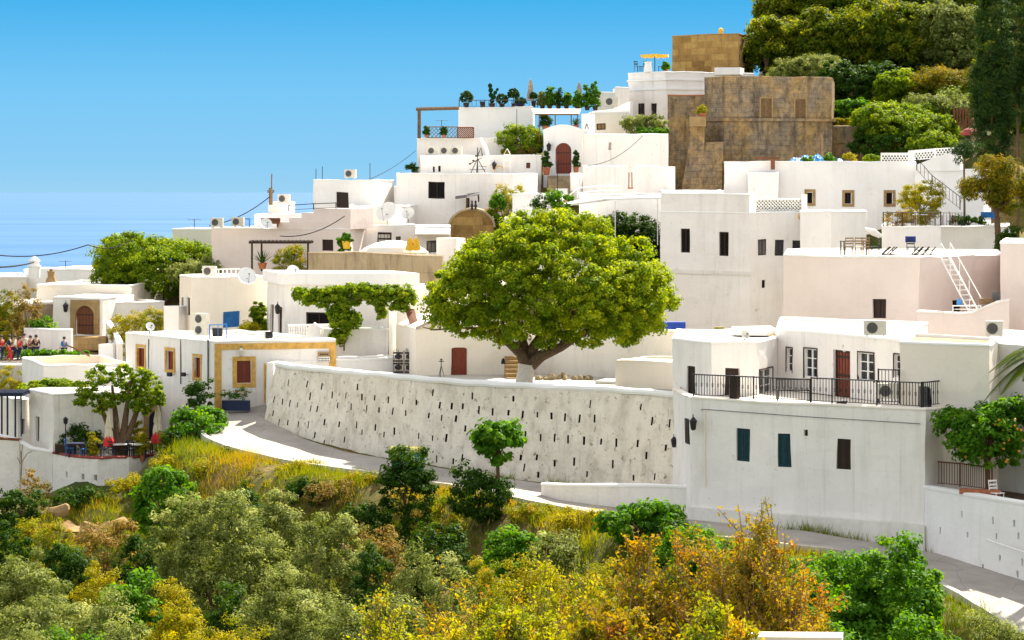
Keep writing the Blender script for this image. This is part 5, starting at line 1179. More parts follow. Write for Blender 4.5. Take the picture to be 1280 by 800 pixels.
for i, (px, py, rx, ry, Y, kind, lab, cat, kw) in enumerate(V):
    k2 = dict(kw); 
    if kind in ('grass', 'dry', 'yellow'): k2.setdefault('low', -.3)
    shrub(px, py, rx*1.08, ry*1.08, Y, kind, lab, cat, group=GR, seed=100+i, skirt=True, **k2)
# young fig above the dark shrub
T = shrub(622, 556, 31, 30, 113.4, 'green', 'young fig tree with a clear round crown in front of the retaining wall', 'tree', name='fig_tree', seed=7, lob=9, leaf=1.5, tr=.09, gap=.6)
# twiggy golden and orange shrubs in front
TW = [
 (480, 715, 52, 64, 'lf_gold', 'golden yellow shrub leftmost of the sparse front row', 24), (545, 690, 40, 62, 'lf_orange', 'tall thin orange tipped shrub above the golden left one', 18),
 (600, 715, 62, 60, 'lf_gold', 'yellow flowering shrub in the front row left of centre', 30), (670, 668, 60, 62, 'lf_gold', 'bright golden shrub reaching up below the ramp wall', 30),
 (740, 690, 64, 58, 'lf_gold', 'dense golden green shrub at the bottom centre', 34), (800, 660, 66, 56, 'lf_orange', 'rust and gold shrub right of the bottom centre', 34),
 (862, 632, 84, 56, 'lf_orange', 'tall orange shrub in front of the terrace house corner', 40), (932, 600, 84, 55, 'lf_orange', 'tallest orange shrub rising in front of the terrace house', 46),
 (985, 648, 66, 54, 'lf_orange', 'orange leaved shrub beside the bright green bush', 26), (540, 760, 60, 50, 'lf_gold', 'low golden shrub on the bottom edge under the left row', 26),
 (650, 750, 70, 48, 'lf_gold', 'low yellow shrub on the bottom edge at the centre', 30), (770, 745, 70, 47, 'lf_orange', 'low orange and yellow shrub on the bottom edge', 30),
 (890, 730, 64, 46.5, 'lf_gold', 'mixed gold shrub right above the white wall top', 28), (1010, 745, 34, 50, 'lf_orange', 'small orange sprig shrub at the end of the white wall top', 14), (440, 775, 40, 56, 'lf_gold', 'small golden shrub at the bottom beside the grey olive bush', 14)]
for i, (px, top, rx, Y, kind, lab, stems) in enumerate(TW): twiggy(px, top, rx, Y, kind, lab, 300+i, group='sparse golden shrubs in the foreground', stems=stems, gz=None)

# --- town plants
shrub(200, 336, 86, 54, 182, 'ficus', 'large rounded green tree at the left behind the blue shutter house', 'tree', name='ficus_tree', seed=11, lob=16, dens=1.6, lobes=None, tr=.4, depth=4.2)
shrub(150, 345, 32, 26, 181, 'ficus', 'left shoulder tree of the large left green crown', 'tree', name='ficus_tree', seed=12, lob=7, tr=.2)
shrub(245, 338, 34, 18, 176, 'olive', 'fine leaved grey green shrub right under the large left tree', 'shrub', seed=13)
shrub(170, 402, 34, 22, 165, 'yellow', 'pink and yellow flowering bush left of the white pier', 'bush', seed=14)
shrub(195, 392, 16, 18, 164, 'grass', 'tawny bush beside the small white pier', 'bush', seed=15)
shrub(35, 368, 18, 24, 168, 'dry', 'brown climbing vine on the old stone corner at the far left', 'vine', seed=16, skirt=True)
shrub(12, 362, 18, 10, 169, 'grass', 'straggling vine on the pergola frame at the far left', 'vine', seed=17, skirt=True)
shrub(52, 404, 16, 8, 167.5, 'green', 'green hedge behind the garden wall left of the stone portal', 'hedge', seed=18, depth=.5)
shrub(72, 443, 46, 6, 163, 'green', 'long low green hedge above the sunken roof', 'hedge', seed=19, depth=.5, gz=Zp(452, 163))
shrub(14, 466, 18, 12, 160, 'yellow', 'yellow flowered bank left of the sunken roof house', 'bush', seed=20)
shrub(62, 483, 42, 8, 146, 'ficus', 'bright green creeper spilling over the restaurant roof', 'creeper', seed=21, depth=.8, gz=Zp(492, 146))
shrub(102, 543, 29, 13, 140.2, 'dark', 'dark leafy hedge growing along the restaurant front', 'hedge', seed=22, depth=.5, gz=-14.3)
shrub(173, 540, 8, 18, 139.6, 'yellow', 'yellow green climber right of the restaurant tree trunk', 'climber', seed=23, gz=-14.3)
# restaurant tree: several stems, open crown
rng = np.random.default_rng(8); Yt = 138.4; s = Yt/F; bx, gz = (151-640)*s, -14.3; T = thing('rubber_tree', 'leafy forked tree with several pale trunks on the restaurant terrace', 'tree', (bx, Yt, gz))
L = [(-40, 492, 14, 16), (-28, 472, 15, 13), (-14, 500, 12, 12), (2, 475, 12, 16), (10, 492, 14, 14), (26, 470, 12, 10), (38, 484, 16, 16), (45, 500, 10, 10), (22, 505, 12, 10), (-50, 502, 8, 8), (-24, 510, 8, 8), (8, 462, 10, 8), (30, 512, 9, 8)]
lobes = [(a*s, rng.uniform(-.6, .6), Zp(b, Yt)-gz, c_*s, c_*s, d*s) for a, b, c_, d in L]
pos, nr, tn = puffs(rng, lobes, 330, .2, 30, .3); leaf_mesh('foliage', pos, nr, .16, .7, tn, rng, 'lf_ficus', T)
mb = MB()
for tx, tz in ((-30, 494), (-12, 482), (12, 476), (28, 490)):
    t_ = Vv((tx*s, rng.uniform(-.4, .4), Zp(tz, Yt)-gz)); b_ = Vv((rng.uniform(-.12, .12), 0, 0)); mb.tube([b_-Vv((0, 0, .2)), b_+Vv((tx*s*.15, 0, .8)), b_.lerp(t_, .55)+Vv((0, 0, .1)), t_], [.26, .22, .15, .06], 8)
mb.build('trunk', 'bark', T, False)
# vine on the vine house
rng = np.random.default_rng(9); T = thing('grape_vine', 'leafy green vine trained along the front of the roof slab house', 'vine', P(430, 434, 145.2))
o_ = Vector(T.location); lobes = []
for px, py, rx, ry in [(378, 368, 12, 8), (395, 374, 16, 12), (415, 370, 16, 11), (435, 374, 16, 13), (455, 368, 14, 10), (470, 374, 14, 13), (488, 368, 14, 10), (505, 372, 14, 14), (425, 392, 14, 12), (428, 410, 12, 14), (440, 402, 9, 12), (422, 424, 8, 8), (476, 390, 4, 10), (450, 362, 30, 5), (500, 384, 12, 6)]:
    p = P(px, py, 145.3)-o_; lobes.append((p.x, p.y, p.z, rx*.046, .5, ry*.046))
pos, nr, tn = puffs(rng, lobes, 800, .22, 32, .1); leaf_mesh('foliage', pos, nr, .17, .8, tn, rng, 'lf_ficus', T)
mb = MB().tube([(0, 0, -.2), (.05, 0, 1.2), (-.1, -.1, 2.0), (.1, -.2, 2.8)], .05, 6)
for t_ in (-2.4, -1.0, 1.4, 3.2): mb.tube([(.1, -.2, 2.6), (t_*.6, 0, 2.9), (t_, .1, 3.0)], .03, 5)
mb.build('stem', 'bark', T, False)
shrub(324, 376, 8, 14, 156, 'ficus', 'small vine climbing beside the blue shuttered opening', 'vine', seed=24, depth=.3)
shrub(312, 409, 12, 7, 155, 'yellow', 'low shrub below the blue shuttered opening', 'shrub', seed=25, gz=Zp(418, 155))
shrub(362, 318, 26, 20, 172, 'grass', 'sprawling bush under the wooden pergola', 'bush', seed=26)
shrub(428, 306, 7, 9, 165, 'green', 'small bush on the beige rubble wall beside the dark window', 'bush', seed=27, gz=Zp(316, 165))
shrub(632, 243, 24, 20, 179.5, 'grass', 'ochre green bush climbing left of the white blocks above the big tree', 'bush', seed=28)
shrub(622, 262, 10, 22, 179, 'green', 'dark green trailing plant beside the golden stone vault', 'climber', seed=29, gz=Zp(285, 179))
shrub(651, 172, 30, 18, 199, 'ficus', 'smooth domed green bush below the roof garden', 'bush', seed=30, lob=10, depth=1.6, gz=Zp(196, 199))
shrub(655, 188, 22, 7, 197.8, 'dry', 'tan flowering bush in front of the domed green bush', 'bush', seed=31, depth=.6, gz=Zp(195.5, 197.8))
shrub(634, 191, 7, 4, 197.6, 'yellow', 'small yellow bush left of the tan flowering bush', 'bush', seed=32, depth=.4, gz=Zp(195, 197.6))
shrub(515, 210, 8, 7, 199, 'dark', 'small dark tree top behind the skyline left of the white terraces', 'tree', name='small_tree', seed=33)
shrub(805, 157, 32, 13, 203, 'olive', 'grey green shrub row behind the tall white wall', 'shrub', seed=34, depth=1.2, gz=Zp(170, 203))
shrub(815, 165, 22, 5, 201.5, 'green', 'bright leafy shrub at the foot of the grey green row', 'shrub', seed=35, depth=.6, gz=Zp(170, 201.5))
shrub(796, 284, 40, 34, 178.5, 'dark', 'dark tree in the shade under the white canopy', 'tree', name='shade_tree', seed=36, skirt=True, dens=1.4)
shrub(757, 290, 26, 32, 177.5, 'dark', 'second dark tree in the shade under the white canopy, nearer the railing', 'tree', name='shade_tree', seed=48, skirt=True, dens=1.4)
shrub(676, 250, 11, 9, 171, 'dark', 'spiky dark plant at the left end of the white canopy', 'plant', seed=37, gz=Zp(262, 171))
shrub(700, 246, 14, 11, 170.5, 'green', 'leafy plant just above the white canopy edge', 'plant', seed=38, gz=Zp(262, 170.5))
shrub(1152, 250, 27, 32, 177, 'yellow', 'yellow green bush against the white stair wall', 'bush', seed=39, lob=9, gz=Zp(283, 177))
shrub(1120, 272, 16, 9, 172, 'dry', 'orange flowering plant on the railed terrace', 'plant', seed=40, gz=Zp(283, 172))
shrub(1210, 277, 22, 7, 173, 'dark', 'clipped dark hedge on the railed terrace', 'hedge', seed=41, depth=.6, gz=Zp(284, 173))
shrub(1010, 199, 6, 5, 192, 'green', 'small shrub growing left of the blue tarpaulin', 'shrub', seed=42, gz=Zp(204, 192))
shrub(1038, 200, 8, 6, 192, 'green', 'leafy shrub hanging over the long white house roof', 'shrub', seed=43, gz=Zp(206, 192))
shrub(1062, 198, 9, 6, 192, 'yellow', 'small yellow shrub right of the blue tarpaulin', 'shrub', seed=44, gz=Zp(204, 192))
shrub(1090, 199, 9, 6, 192, 'ficus', 'small green shrub left of the white lattice parapet', 'shrub', seed=45, gz=Zp(205, 192))
shrub(1052, 152, 18, 4, 208, 'yellow', 'yellow green creeper on the brown wall right of the old stone house', 'creeper', seed=46, depth=.5, gz=Zp(157, 208))
HG = 'trees on the wooded hillside'
HV = [  # wooded hillside, back to front
 (1010, 20, 52, 52, 246, 'hill', 'tree crown against the sky above the old stone house', {}), (1090, -10, 70, 70, 250, 'hill', 'tall tree crown in the middle of the wooded hill', {}), (1180, 0, 60, 64, 246, 'hillolive', 'grey green tree crown high on the hill', {}),
 (1250, -20, 70, 80, 244, 'hill', 'tree crown in the upper right corner', {}), (985, 64, 40, 36, 238, 'hill', 'lower tree crown left on the hill beside the golden tower', {}), (958, 60, 20, 34, 234, 'hill', 'airy branch crown reaching over the golden tower', dict(gap=.7, dens=.6)),
 (1060, 60, 60, 44, 236, 'hill', 'broad shaded crown above the short rubble wall', {}), (1140, 60, 56, 44, 232, 'hill', 'broad green crown at the middle of the hillside', {}), (1200, 60, 44, 56, 228, 'hillolive', 'pale olive crown left of the cypress', {}),
 (1010, 96, 40, 22, 226, 'olive', 'low grey green growth right behind the stone parapet', {}), (1075, 112, 48, 34, 222, 'dark', 'dark tree in the hollow right of the old stone house', dict(dens=.6, leaf=1.7)), (1140, 118, 40, 24, 218, 'ficus', 'sunlit green bush above the rubble wall', dict(dens=.6, leaf=1.6)),
 (1190, 108, 44, 18, 216, 'pinegold', 'orange leaved bush below the pale olive crown', {}), (1210, 126, 36, 14, 214, 'ficus', 'bright yellow green bush left of the wooden gate', dict(dens=.6, leaf=1.5)), (1065, 148, 30, 22, 216, 'green', 'leafy bush right of the old stone house corner', dict(dens=.6, leaf=1.5)),
 (1130, 165, 56, 34, 205, 'ficus', 'large rounded sage tree behind the white lattice parapet', dict(dens=.7, leaf=1.3, lob=10)), (1105, 180, 34, 20, 203, 'dark', 'dark underside tree left of the rounded sage tree', dict(dens=.6, leaf=1.4)), (1170, 140, 34, 20, 209, 'hillolive', 'olive green crown above the rounded sage tree', {}),
 (1270, 120, 40, 60, 214, 'hill', 'dark tree at the right edge behind the cypress', {}), (1110, 30, 40, 30, 236, 'hill', 'sunlit crown part way up the hill', {}), (1165, 182, 24, 16, 201, 'ficus', 'low leafy tree behind the stepped lattice parapet', dict(dens=.7, leaf=1.3))]
for i, (px, py, rx, ry, Y, kind, lab, kw) in enumerate(HV):
    k2 = dict(lob=13, gap=.45); k2.update(kw); shrub(px, py, rx*1.22, ry*1.25, Y, kind, lab, 'tree', name='hillside_tree', group=HG, seed=500+i, **k2)
# cypress, pine, right edge
T = shrub(1240, 105, 26, 112, 186, 'pine', 'tall dark cypress at the right edge', 'tree', name='cypress_tree', seed=60, lobes=[(0, 0, -.5, .8, .8, .5), (0, 0, -.1, .95, .9, .55), (.1, 0, .3, .8, .8, .5), (-.1, 0, .7, .5, .5, .35), (.2, 0, .9, .3, .3, .2)], dens=1.4, depth=1.6)
T = shrub(1272, 70, 30, 90, 190, 'pine', 'second dark cypress partly cut by the right edge', 'tree', name='cypress_tree', seed=61, lobes=[(0, 0, -.5, .9, .9, .5), (0, 0, 0, .95, .9, .6), (.1, 0, .5, .7, .8, .5)], dens=1.3, depth=1.8)
T = shrub(1246, 236, 48, 46, 168, 'pinegold', 'golden green pine with a bare trunk left of the right edge', 'pine tree', name='pine_tree', seed=62, lobes=[(-.3, 0, -.1, .5, .5, .22), (.3, 0, .2, .6, .6, .3), (0, 0, .6, .4, .4, .3), (.5, 0, -.3, .5, .5, .3), (-.55, 0, .05, .35, .35, .15), (.1, 0, -.5, .3, .3, .2)], dens=1.6, tr=.22)
T = shrub(1205, 192, 24, 20, 176, 'pine', 'dark twisted pine bough before the white stair wall', 'pine tree', name='pine_tree', seed=63, lobes=[(-.4, 0, -.2, .4, .4, .35), (.1, 0, .1, .5, .5, .4), (.4, 0, .5, .4, .4, .4), (.3, 0, -.6, .3, .3, .25)], dens=1.3, leaf=.8, gap=.6)
shrub(1262, 290, 18, 16, 166, 'dark', 'dark shrub at the foot of the golden pine', 'shrub', seed=64)
# orange tree on the lower right terrace
T = shrub(1234, 545, 60, 52, 103.2, 'green', 'orange tree dotted with fruit above the lower right street wall', 'tree', name='orange_tree', seed=65, lob=11, tr=.12)
rng = np.random.default_rng(66); gzz = T.location; fr = MB()
for k in range(26):
    a_ = rng.uniform(0, 6.28); h_ = rng.uniform(-.7, .6); p = P(1240, 545, 103)-Vector(T.location); q_r = math.sqrt(1-h_*h_)
    MB().lathe([(.01, -.055), (.05, -.03), (.06, 0), (.05, .03), (.01, .055)], (p.x+math.cos(a_)*1.5*q_r, p.y-abs(math.sin(a_))*1.5*q_r, p.z+h_*1.35), 7).build('orange', 'petal', T, False, smooth=True)
# palm fronds at the right edge
T = thing('palm_tree', 'date palm whose arching fronds enter at the right edge', 'palm', (*W(1330, 98), -13)); b0 = P(1318, 440, 98)-Vector(T.location); mb = MB(); rng = np.random.default_rng(67)
MB().tube([(0, 0, -1), (b0.x*.2, 0, b0.z*.5), tuple(b0-Vector((0, 0, .1)))], [.3, .24, .26], 10).build('trunk', 'bark', T, False)
for k in range(26):
    an = k*2.4; el = rng.uniform(-.15, 1.0); d = Vector((math.cos(an), math.sin(an), 0)); Lf = rng.uniform(2.3, 3.0); pts = []
    for i in range(9): t = i/8; pts.append(b0+d*(Lf*t*math.cos(el*.7))+Vector((0, 0, Lf*(math.sin(el)*t-.62*t*t))))
    mb.tube(pts, [.03*(1-.8*i/8) for i in range(9)], 4)
    for i in range(1, 60):
        t = i/60; f = t*8; j = min(int(f), 7); p = pts[j].lerp(pts[j+1], f-j); tg = (pts[j+1]-pts[j]).normalized(); sd = tg.cross(Vector((0, 0, 1))).normalized(); ll = .55*math.sin(math.pi*min(1, t*.9+.12))+.08
        for s_ in (-1, 1): e1 = p+sd*s_*ll*.75+tg*ll*.55-Vector((0, 0, ll*.25)); mb.face([p-tg*.035, p+tg*.035, e1])
mb.build('fronds', 'lf_pine_gold', T, False)
# agave under pergola
pot(328, 336, 168, .3, .4, 'spiky agave in a low planter under the wooden pergola', ('dark', 'spike'), ph=1.0, seed=2)

# ground cover on the bank: one mass of grass and weeds
rng = np.random.default_rng(77); N = 52000; X = rng.uniform(-36, 22, N*2); Yg = rng.uniform(84, 142, N*2); Zg = ground_z_raw(X, Yg)
D = np.full(N*2, 1e9); wR = np.zeros(N*2)
for x, y, z_, w in RC: d = np.hypot(X-x, Yg-y); m_ = d < D; D[m_] = d[m_]; wR[m_] = w
behind = (Yg > 126+(-6-X)*.55) & (X > -16); patch = np.sin(X*.5+1)*np.sin(Yg*.6)+.6*np.sin(X*1.3-Yg*.9)
ok = (D > wR+.25) & ~behind & (patch > -.9) & (Yg < 131.5+np.clip((-14-X)*.2, 0, 4)) & (Yg < 133-np.clip(X+10, 0, 100)*.75)
idx = np.where(ok)[0][:N]; ct = np.stack([X[idx], Yg[idx], Zg[idx]], 1); n = len(ct); K = 5
base = np.repeat(ct, K, 0)+rng.normal(0, .13, (n*K, 3))*np.array([1, 1, 0]); hgt = np.repeat(rng.uniform(.18, .5, n)*(1+.5*(patch[idx] > .5)), K)*rng.uniform(.6, 1.2, n*K); lean = rng.normal(0, .35, (n*K, 2))
an = rng.uniform(0, 6.28, n*K); wv = np.stack([np.cos(an), np.sin(an), np.zeros(n*K)], 1)*.017
V3 = np.empty((n*K, 3, 3)); V3[:, 0] = base-wv; V3[:, 1] = base+wv; V3[:, 2] = base+np.stack([lean[:, 0]*hgt, lean[:, 1]*hgt, hgt], 1); V3[:, :2, 2] -= .05
me = bpy.data.meshes.new('bank_grass'); me.vertices.add(n*K*3); me.vertices.foreach_set('co', V3.astype(np.float32).ravel()); me.loops.add(n*K*3); me.loops.foreach_set('vertex_index', np.arange(n*K*3, dtype=np.int32))
me.polygons.add(n*K); me.polygons.foreach_set('loop_start', np.arange(0, n*K*3, 3, dtype=np.int32)); me.polygons.foreach_set('loop_total', np.full(n*K, 3, dtype=np.int32))
at = me.attributes.new('tone', 'FLOAT', 'FACE'); at.data.foreach_set('value', np.clip(np.repeat(.33+.36*np.sin(ct[:, 0]*.35)*np.cos(ct[:, 1]*.4)+rng.normal(0, .15, n), K), 0, 1).astype(np.float32)); me.update(calc_edges=True); me.materials.append(M['lf_grass'])
o = bpy.data.objects.new('bank_grass', me); C.objects.link(o); tag(o, 'rough grass and weeds covering the bank below the road', 'grass', kind='stuff')
# rocks in the bank under the restaurant
rng = np.random.default_rng(78)
for k, (px, py, r_, lab) in enumerate([(88, 652, .9, 'tan boulder on the bare bank under the restaurant wall'), (122, 650, .8, 'flat pale boulder right of the tan boulder under the restaurant'), (74, 622, .45, 'small rock close below the restaurant wall'), (438, 668, .5, 'rock in the reddish earth below the road'), (150, 662, .7, 'brown boulder beside the deep green shrub'), (100, 678, .7, 'low boulder beneath the other bank rocks')]):
    p = P(px, py, 127 if px < 200 else 111); mb = MB(); n = 10; rings = []
    z0 = ground_z(p.x, p.y)
    mb.lathe([(r_*.8, -r_*.5), (r_*1.15, -r_*.1), (r_*1.05, r_*.25), (r_*.7, r_*.5), (r_*.15, r_*.58)], (p.x, p.y, max(z0, p.z-.6)), 9, sq=.75); mb.v = [tuple(v[i]+.22*r_*math.sin(v[(i+1) % 3]*5.1+v[i]*3.7+k) for i in range(3)) for v in mb.v]
    o = mb.build('boulder', 'stone_trim', origin=(p.x, p.y, z0)); tag(o, lab, 'boulder', 'rocks on the bank')
M['painted_shade'] = simple('dull_green_painted_shade', (0.10, 0.10, 0.06), 0.9)  # dull dark colour standing in for terrace shade
# ================================================================== OBJECTS
# --- restaurant terrace
z_t = -14.32
closed_umbrella(197, 567, 138.9, 2.65, 'closed cream parasol with a red skirt nearest the arched doorway', 'canvas', tip='red', r=.25, group='closed restaurant parasols')
closed_umbrella(136, 569, 137.9, 2.3, 'closed red and white parasol left of the restaurant tree trunk', 'canvas', tip='red', r=.22, group='closed restaurant parasols')
G1 = 'tables on the restaurant terrace'; G2 = 'chairs on the restaurant terrace'
for i, (px, Y, lab) in enumerate([(96, 138.4, 'blue table at the left end of the restaurant terrace'), (118, 138.2, 'blue table left of the restaurant tree trunk'), (150, 137.9, 'pale topped table just in front of the tree trunk'), (172, 137.9, 'table between the tree trunk and the cream parasol'), (192, 139.2, 'table at the right end of the restaurant terrace')]):
    table(px, 0, Y, lab, R(8*i), .8, .8, 'navy', top='navy' if i < 2 else 'paint_white', group=G1, z=z_t)
for i, (px, Y, lab, m_) in enumerate([(87, 138.6, 'blue chair left of the first blue table', 'blue'), (106, 138.2, 'blue chair right of the first blue table', 'blue'), (111, 138.8, 'blue chair behind the second blue table', 'navy'), (128, 138.4, 'blue chair right of the second blue table', 'navy'), (142, 137.7, 'dark chair left of the pale topped table', 'iron'), (158, 137.8, 'dark chair right of the pale topped table', 'iron'), (166, 137.7, 'dark chair before the cream parasol table', 'iron'), (180, 138, 'dark chair beside the cream parasol table', 'iron'), (186, 139.6, 'dark chair left of the last terrace table', 'iron'), (209, 139.8, 'dark chair at the far right of the terrace', 'iron')]):
    chair(px, 0, Y, lab, R(90 if i % 2 == 0 else -90)+.2*i, m_, G2, z=z_t)
T = thing('planter', 'long dark planter box at the left end of the restaurant terrace', 'planter', P(82, 568, 139.4)); MB().box((0, 0, .28), (1.1, .35, .5)).build('box', 'wood_dark', T, False); MB().box((0, 0, .54), (1.0, .28, .04)).build('soil', 'soil', T, False)
pot(116, 575, 138.0, .2, .35, 'bushy yellow green plant on the terrace edge left of the trunk', ('yellow', 'bush'), pr=.38, ph=1.0, seed=3, group='terrace edge plants')
pot(178, 576, 137.9, .22, .35, 'bushy yellow green plant on the terrace edge by the cream parasol', ('yellow', 'bush'), pr=.42, ph=1.0, seed=4, group='terrace edge plants')
T = thing('lamp_post', 'dark lantern on a short post at the corner of the restaurant', 'lamp', P(82, 560, 139.7)); MB().tube([(0, 0, 0), (0, 0, 1.3)], .03, 6).build('post', 'iron', T, False); MB().lathe([(.05, 1.3), (.11, 1.34), (.13, 1.56), (.15, 1.58), (.03, 1.7)], n=8).build('lantern', 'iron', T, False)
T = thing('pergola', 'dark blue pergola on the left end of the restaurant', 'pergola', P(0, 549, 141.5)); 
for dx in (.1, .85):
    for dy in (0, 1.6): MB().box((dx*1.0, dy, 1.2), (.09, .09, 2.4)).build('post', 'navy', T, False)
mb = MB().box((.5, .8, 2.45), (1.6, 2.2, .12))
for k in range(6): mb.box((.5, -.3+.42*k, 2.56), (1.7, .08, .1))
mb.build('roof', 'navy', T, False)
low_wall([(-8, 140.7), (24, 140.4)], Z(549, 140.5), -16, 'white parapet with a brown coping under the dark blue pergola', m='aged', cap='wood')
T = thing('dry_branch', 'bare leafless branch against the white wall at the lower left', 'branch', P(26, 592, 139.2)); mb = MB(); mb.tube([(0, 0, -.4), (.05, 0, .6), (.0, 0, 1.2)], .035, 5).tube([(.05, 0, .6), (.35, 0, 1.1), (.6, 0, 1.2)], .022, 5).tube([(.02, 0, .9), (.1, 0, 1.6)], .02, 5).tube([(0, 0, .5), (-.2, 0, .9)], .02, 5); mb.build('twigs', 'twig', T, False)
# --- people walking at the far left
def person(px, py, Y, h, label, shirt, trousers, hair='hair', yaw=0.0, phase=.15):
    T = thing('person', label, 'person', P(px, py, Y), yaw, 'people walking behind the hedge'); k = h/1.72
    J = {'pel': (0, 0, .93), 'abd': (0, 0, 1.1), 'che': (0, 0, 1.3), 'neck': (0, 0, 1.46), 'head': (0, -.02, 1.56), 'top': (0, 0, 1.68), 'hl': (-.10, 0, .88), 'kl': (-.11, -.12-phase*.3, .48), 'al': (-.11, -.02-phase, .08), 'tl': (-.11, -.16-phase, .03), 'hr': (.10, 0, .88), 'kr': (.11, .02, .48), 'ar': (.11, .12+phase, .10), 'tr': (.11, -.02+phase, .03),
         'sl': (-.19, 0, 1.38), 'el': (-.25, .06, 1.1), 'wl': (-.26, -.08, .88), 'dl': (-.26, -.13, .80), 'sr': (.19, 0, 1.38), 'er': (.25, -.02, 1.1), 'wr': (.26, -.18, .92), 'dr': (.26, -.24, .86)}
    Rd = {'pel': .15, 'abd': .13, 'che': .155, 'neck': .06, 'head': .10, 'top': .07, 'hl': .10, 'kl': .065, 'al': .045, 'tl': .035, 'hr': .10, 'kr': .065, 'ar': .045, 'tr': .035, 'sl': .07, 'el': .045, 'wl': .032, 'dl': .035, 'sr': .07, 'er': .045, 'wr': .032, 'dr': .035}
    E = [('pel', 'abd'), ('abd', 'che'), ('che', 'neck'), ('neck', 'head'), ('head', 'top'), ('pel', 'hl'), ('hl', 'kl'), ('kl', 'al'), ('al', 'tl'), ('pel', 'hr'), ('hr', 'kr'), ('kr', 'ar'), ('ar', 'tr'), ('che', 'sl'), ('sl', 'el'), ('el', 'wl'), ('wl', 'dl'), ('che', 'sr'), ('sr', 'er'), ('er', 'wr'), ('wr', 'dr')]
    def grow(name, keys, edges, m, infl, root):
        ks = list(keys); me = bpy.data.meshes.new(name); me.from_pydata([Vector(J[q])*k for q in ks], [(ks.index(a), ks.index(b)) for a, b in edges], []); o = bpy.data.objects.new(name, me); C.objects.link(o); o.parent = T; me.materials.append(M[m])
        md = o.modifiers.new('skin', 'SKIN'); sv = me.skin_vertices[0].data
        for i, q in enumerate(ks): r = (Rd[q]+infl)*k; sv[i].radius = (r, r*.8); sv[i].use_root = (q == root)
        s_ = o.modifiers.new('sub', 'SUBSURF'); s_.levels = s_.render_levels = 1
    grow('body', J, E, 'skin', 0, 'pel')
    up_ = ['pel', 'abd', 'che', 'sl', 'el', 'sr', 'er']; grow('shirt', up_, [e_ for e_ in E if e_[0] in up_ and e_[1] in up_], shirt, .018, 'pel')
    lo_ = ['pel', 'hl', 'kl', 'al', 'hr', 'kr', 'ar']; grow('trousers', lo_, [e_ for e_ in E if e_[0] in lo_ and e_[1] in lo_], trousers, .016, 'pel')
    MB().lathe([(.10*k, 1.585*k), (.115*k, 1.64*k), (.09*k, 1.72*k), (.02, 1.755*k)], (0, .012, 0), 12).build('hair', hair, T, False, smooth=True)
    return T
for i, (px, h, sh_, tr_, lab) in enumerate([(2, 1.7, 'red', 'navy', 'person in a dark red top at the very left edge'), (12, 1.72, 'navy', 'red', 'person in a dark blue top left of the white shirt'), (19, 1.7, 'paint_white', 'navy', 'person in a white shirt walking in the group'), (25, 1.6, 'red', 'navy', 'shorter person in red beside the white shirt'), (30, 1.82, 'ac', 'navy', 'tall person in a pale greenish shirt'), (38, 1.68, 'wood', 'iron', 'person in brown behind the hedge'), (45, 1.72, 'wood_dark', 'navy', 'person in dark clothes at the right of the group'), (80, 1.6, 'blue', 'navy', 'person in a blue top alone by the wooden rail')]):
    person(px, 452, 165, h, lab, sh_, tr_, yaw=R(60+25*i), phase=.05+.04*(i % 3))
slab_box('lane', None, None, [W(-40, 162), W(150, 161), W(150, 168), W(-40, 169)], -12.5, Z(452, 165), 'concrete', kind='structure')
o = MB().tube([P(82, 431, 163), P(95, 436, 162), P(112, 445, 160)], .05, 5).build('handrail', 'wood', origin=P(82, 431, 163)); tag(o, 'dark wooden rail slanting down beside the lone person in blue', 'handrail')
T = thing('pergola', 'pale slatted pergola frame over the far left arch', 'pergola', P(0, 380, 169)); mb = MB()
for k in range(6): mb.tube([(-1.2+.5*k, 0, .15), (-.2+.5*k, .2, 1.0)], .03, 4)
mb.tube([(-1.4, 0, .1), (1.6, 0, .25)], .04, 4).tube([(-1, 0, .9), (1.6, .2, .8)], .04, 4); mb.build('slats', 'canvas_grey', T, False)
# lanterns on walls
def lantern(px, py, Y, label, m='iron', s=1.0):
    T = thing('wall_lantern', label, 'lantern', P(px, py, Y), group='wall lanterns'); MB().lathe([(.04*s, -.2*s), (.08*s, -.16*s), (.11*s, .06*s), (.13*s, .08*s), (.03*s, .2*s)], (0, -.2*s, 0), 8).build('lamp', m, T, False); MB().tube([(0, 0, -.05*s), (0, -.12*s, .28*s), (0, -.2*s, .2*s)], .015*s, 5).build('bracket', 'iron', T, False)
lantern(83, 384, 170.7, 'black lantern on the wall left of the sandstone portal', s=1.6)
lantern(347.5, 386, 151.6, 'dark lantern between the two brown doors of the vine house', s=1.5)
lantern(302, 440, 140.3, 'pale lamp above the ochre framed window', 'ac', 1.2)
lantern(686, 184, 196.8, 'black lantern left of the arched brown gate door', s=1.6)
lantern(618, 207, 196.0, 'black lantern beside the white bell frame', s=1.6)
lantern(1055, 434, 112.9, 'white lamp over the red brown terrace door', 'ac', 1.0)
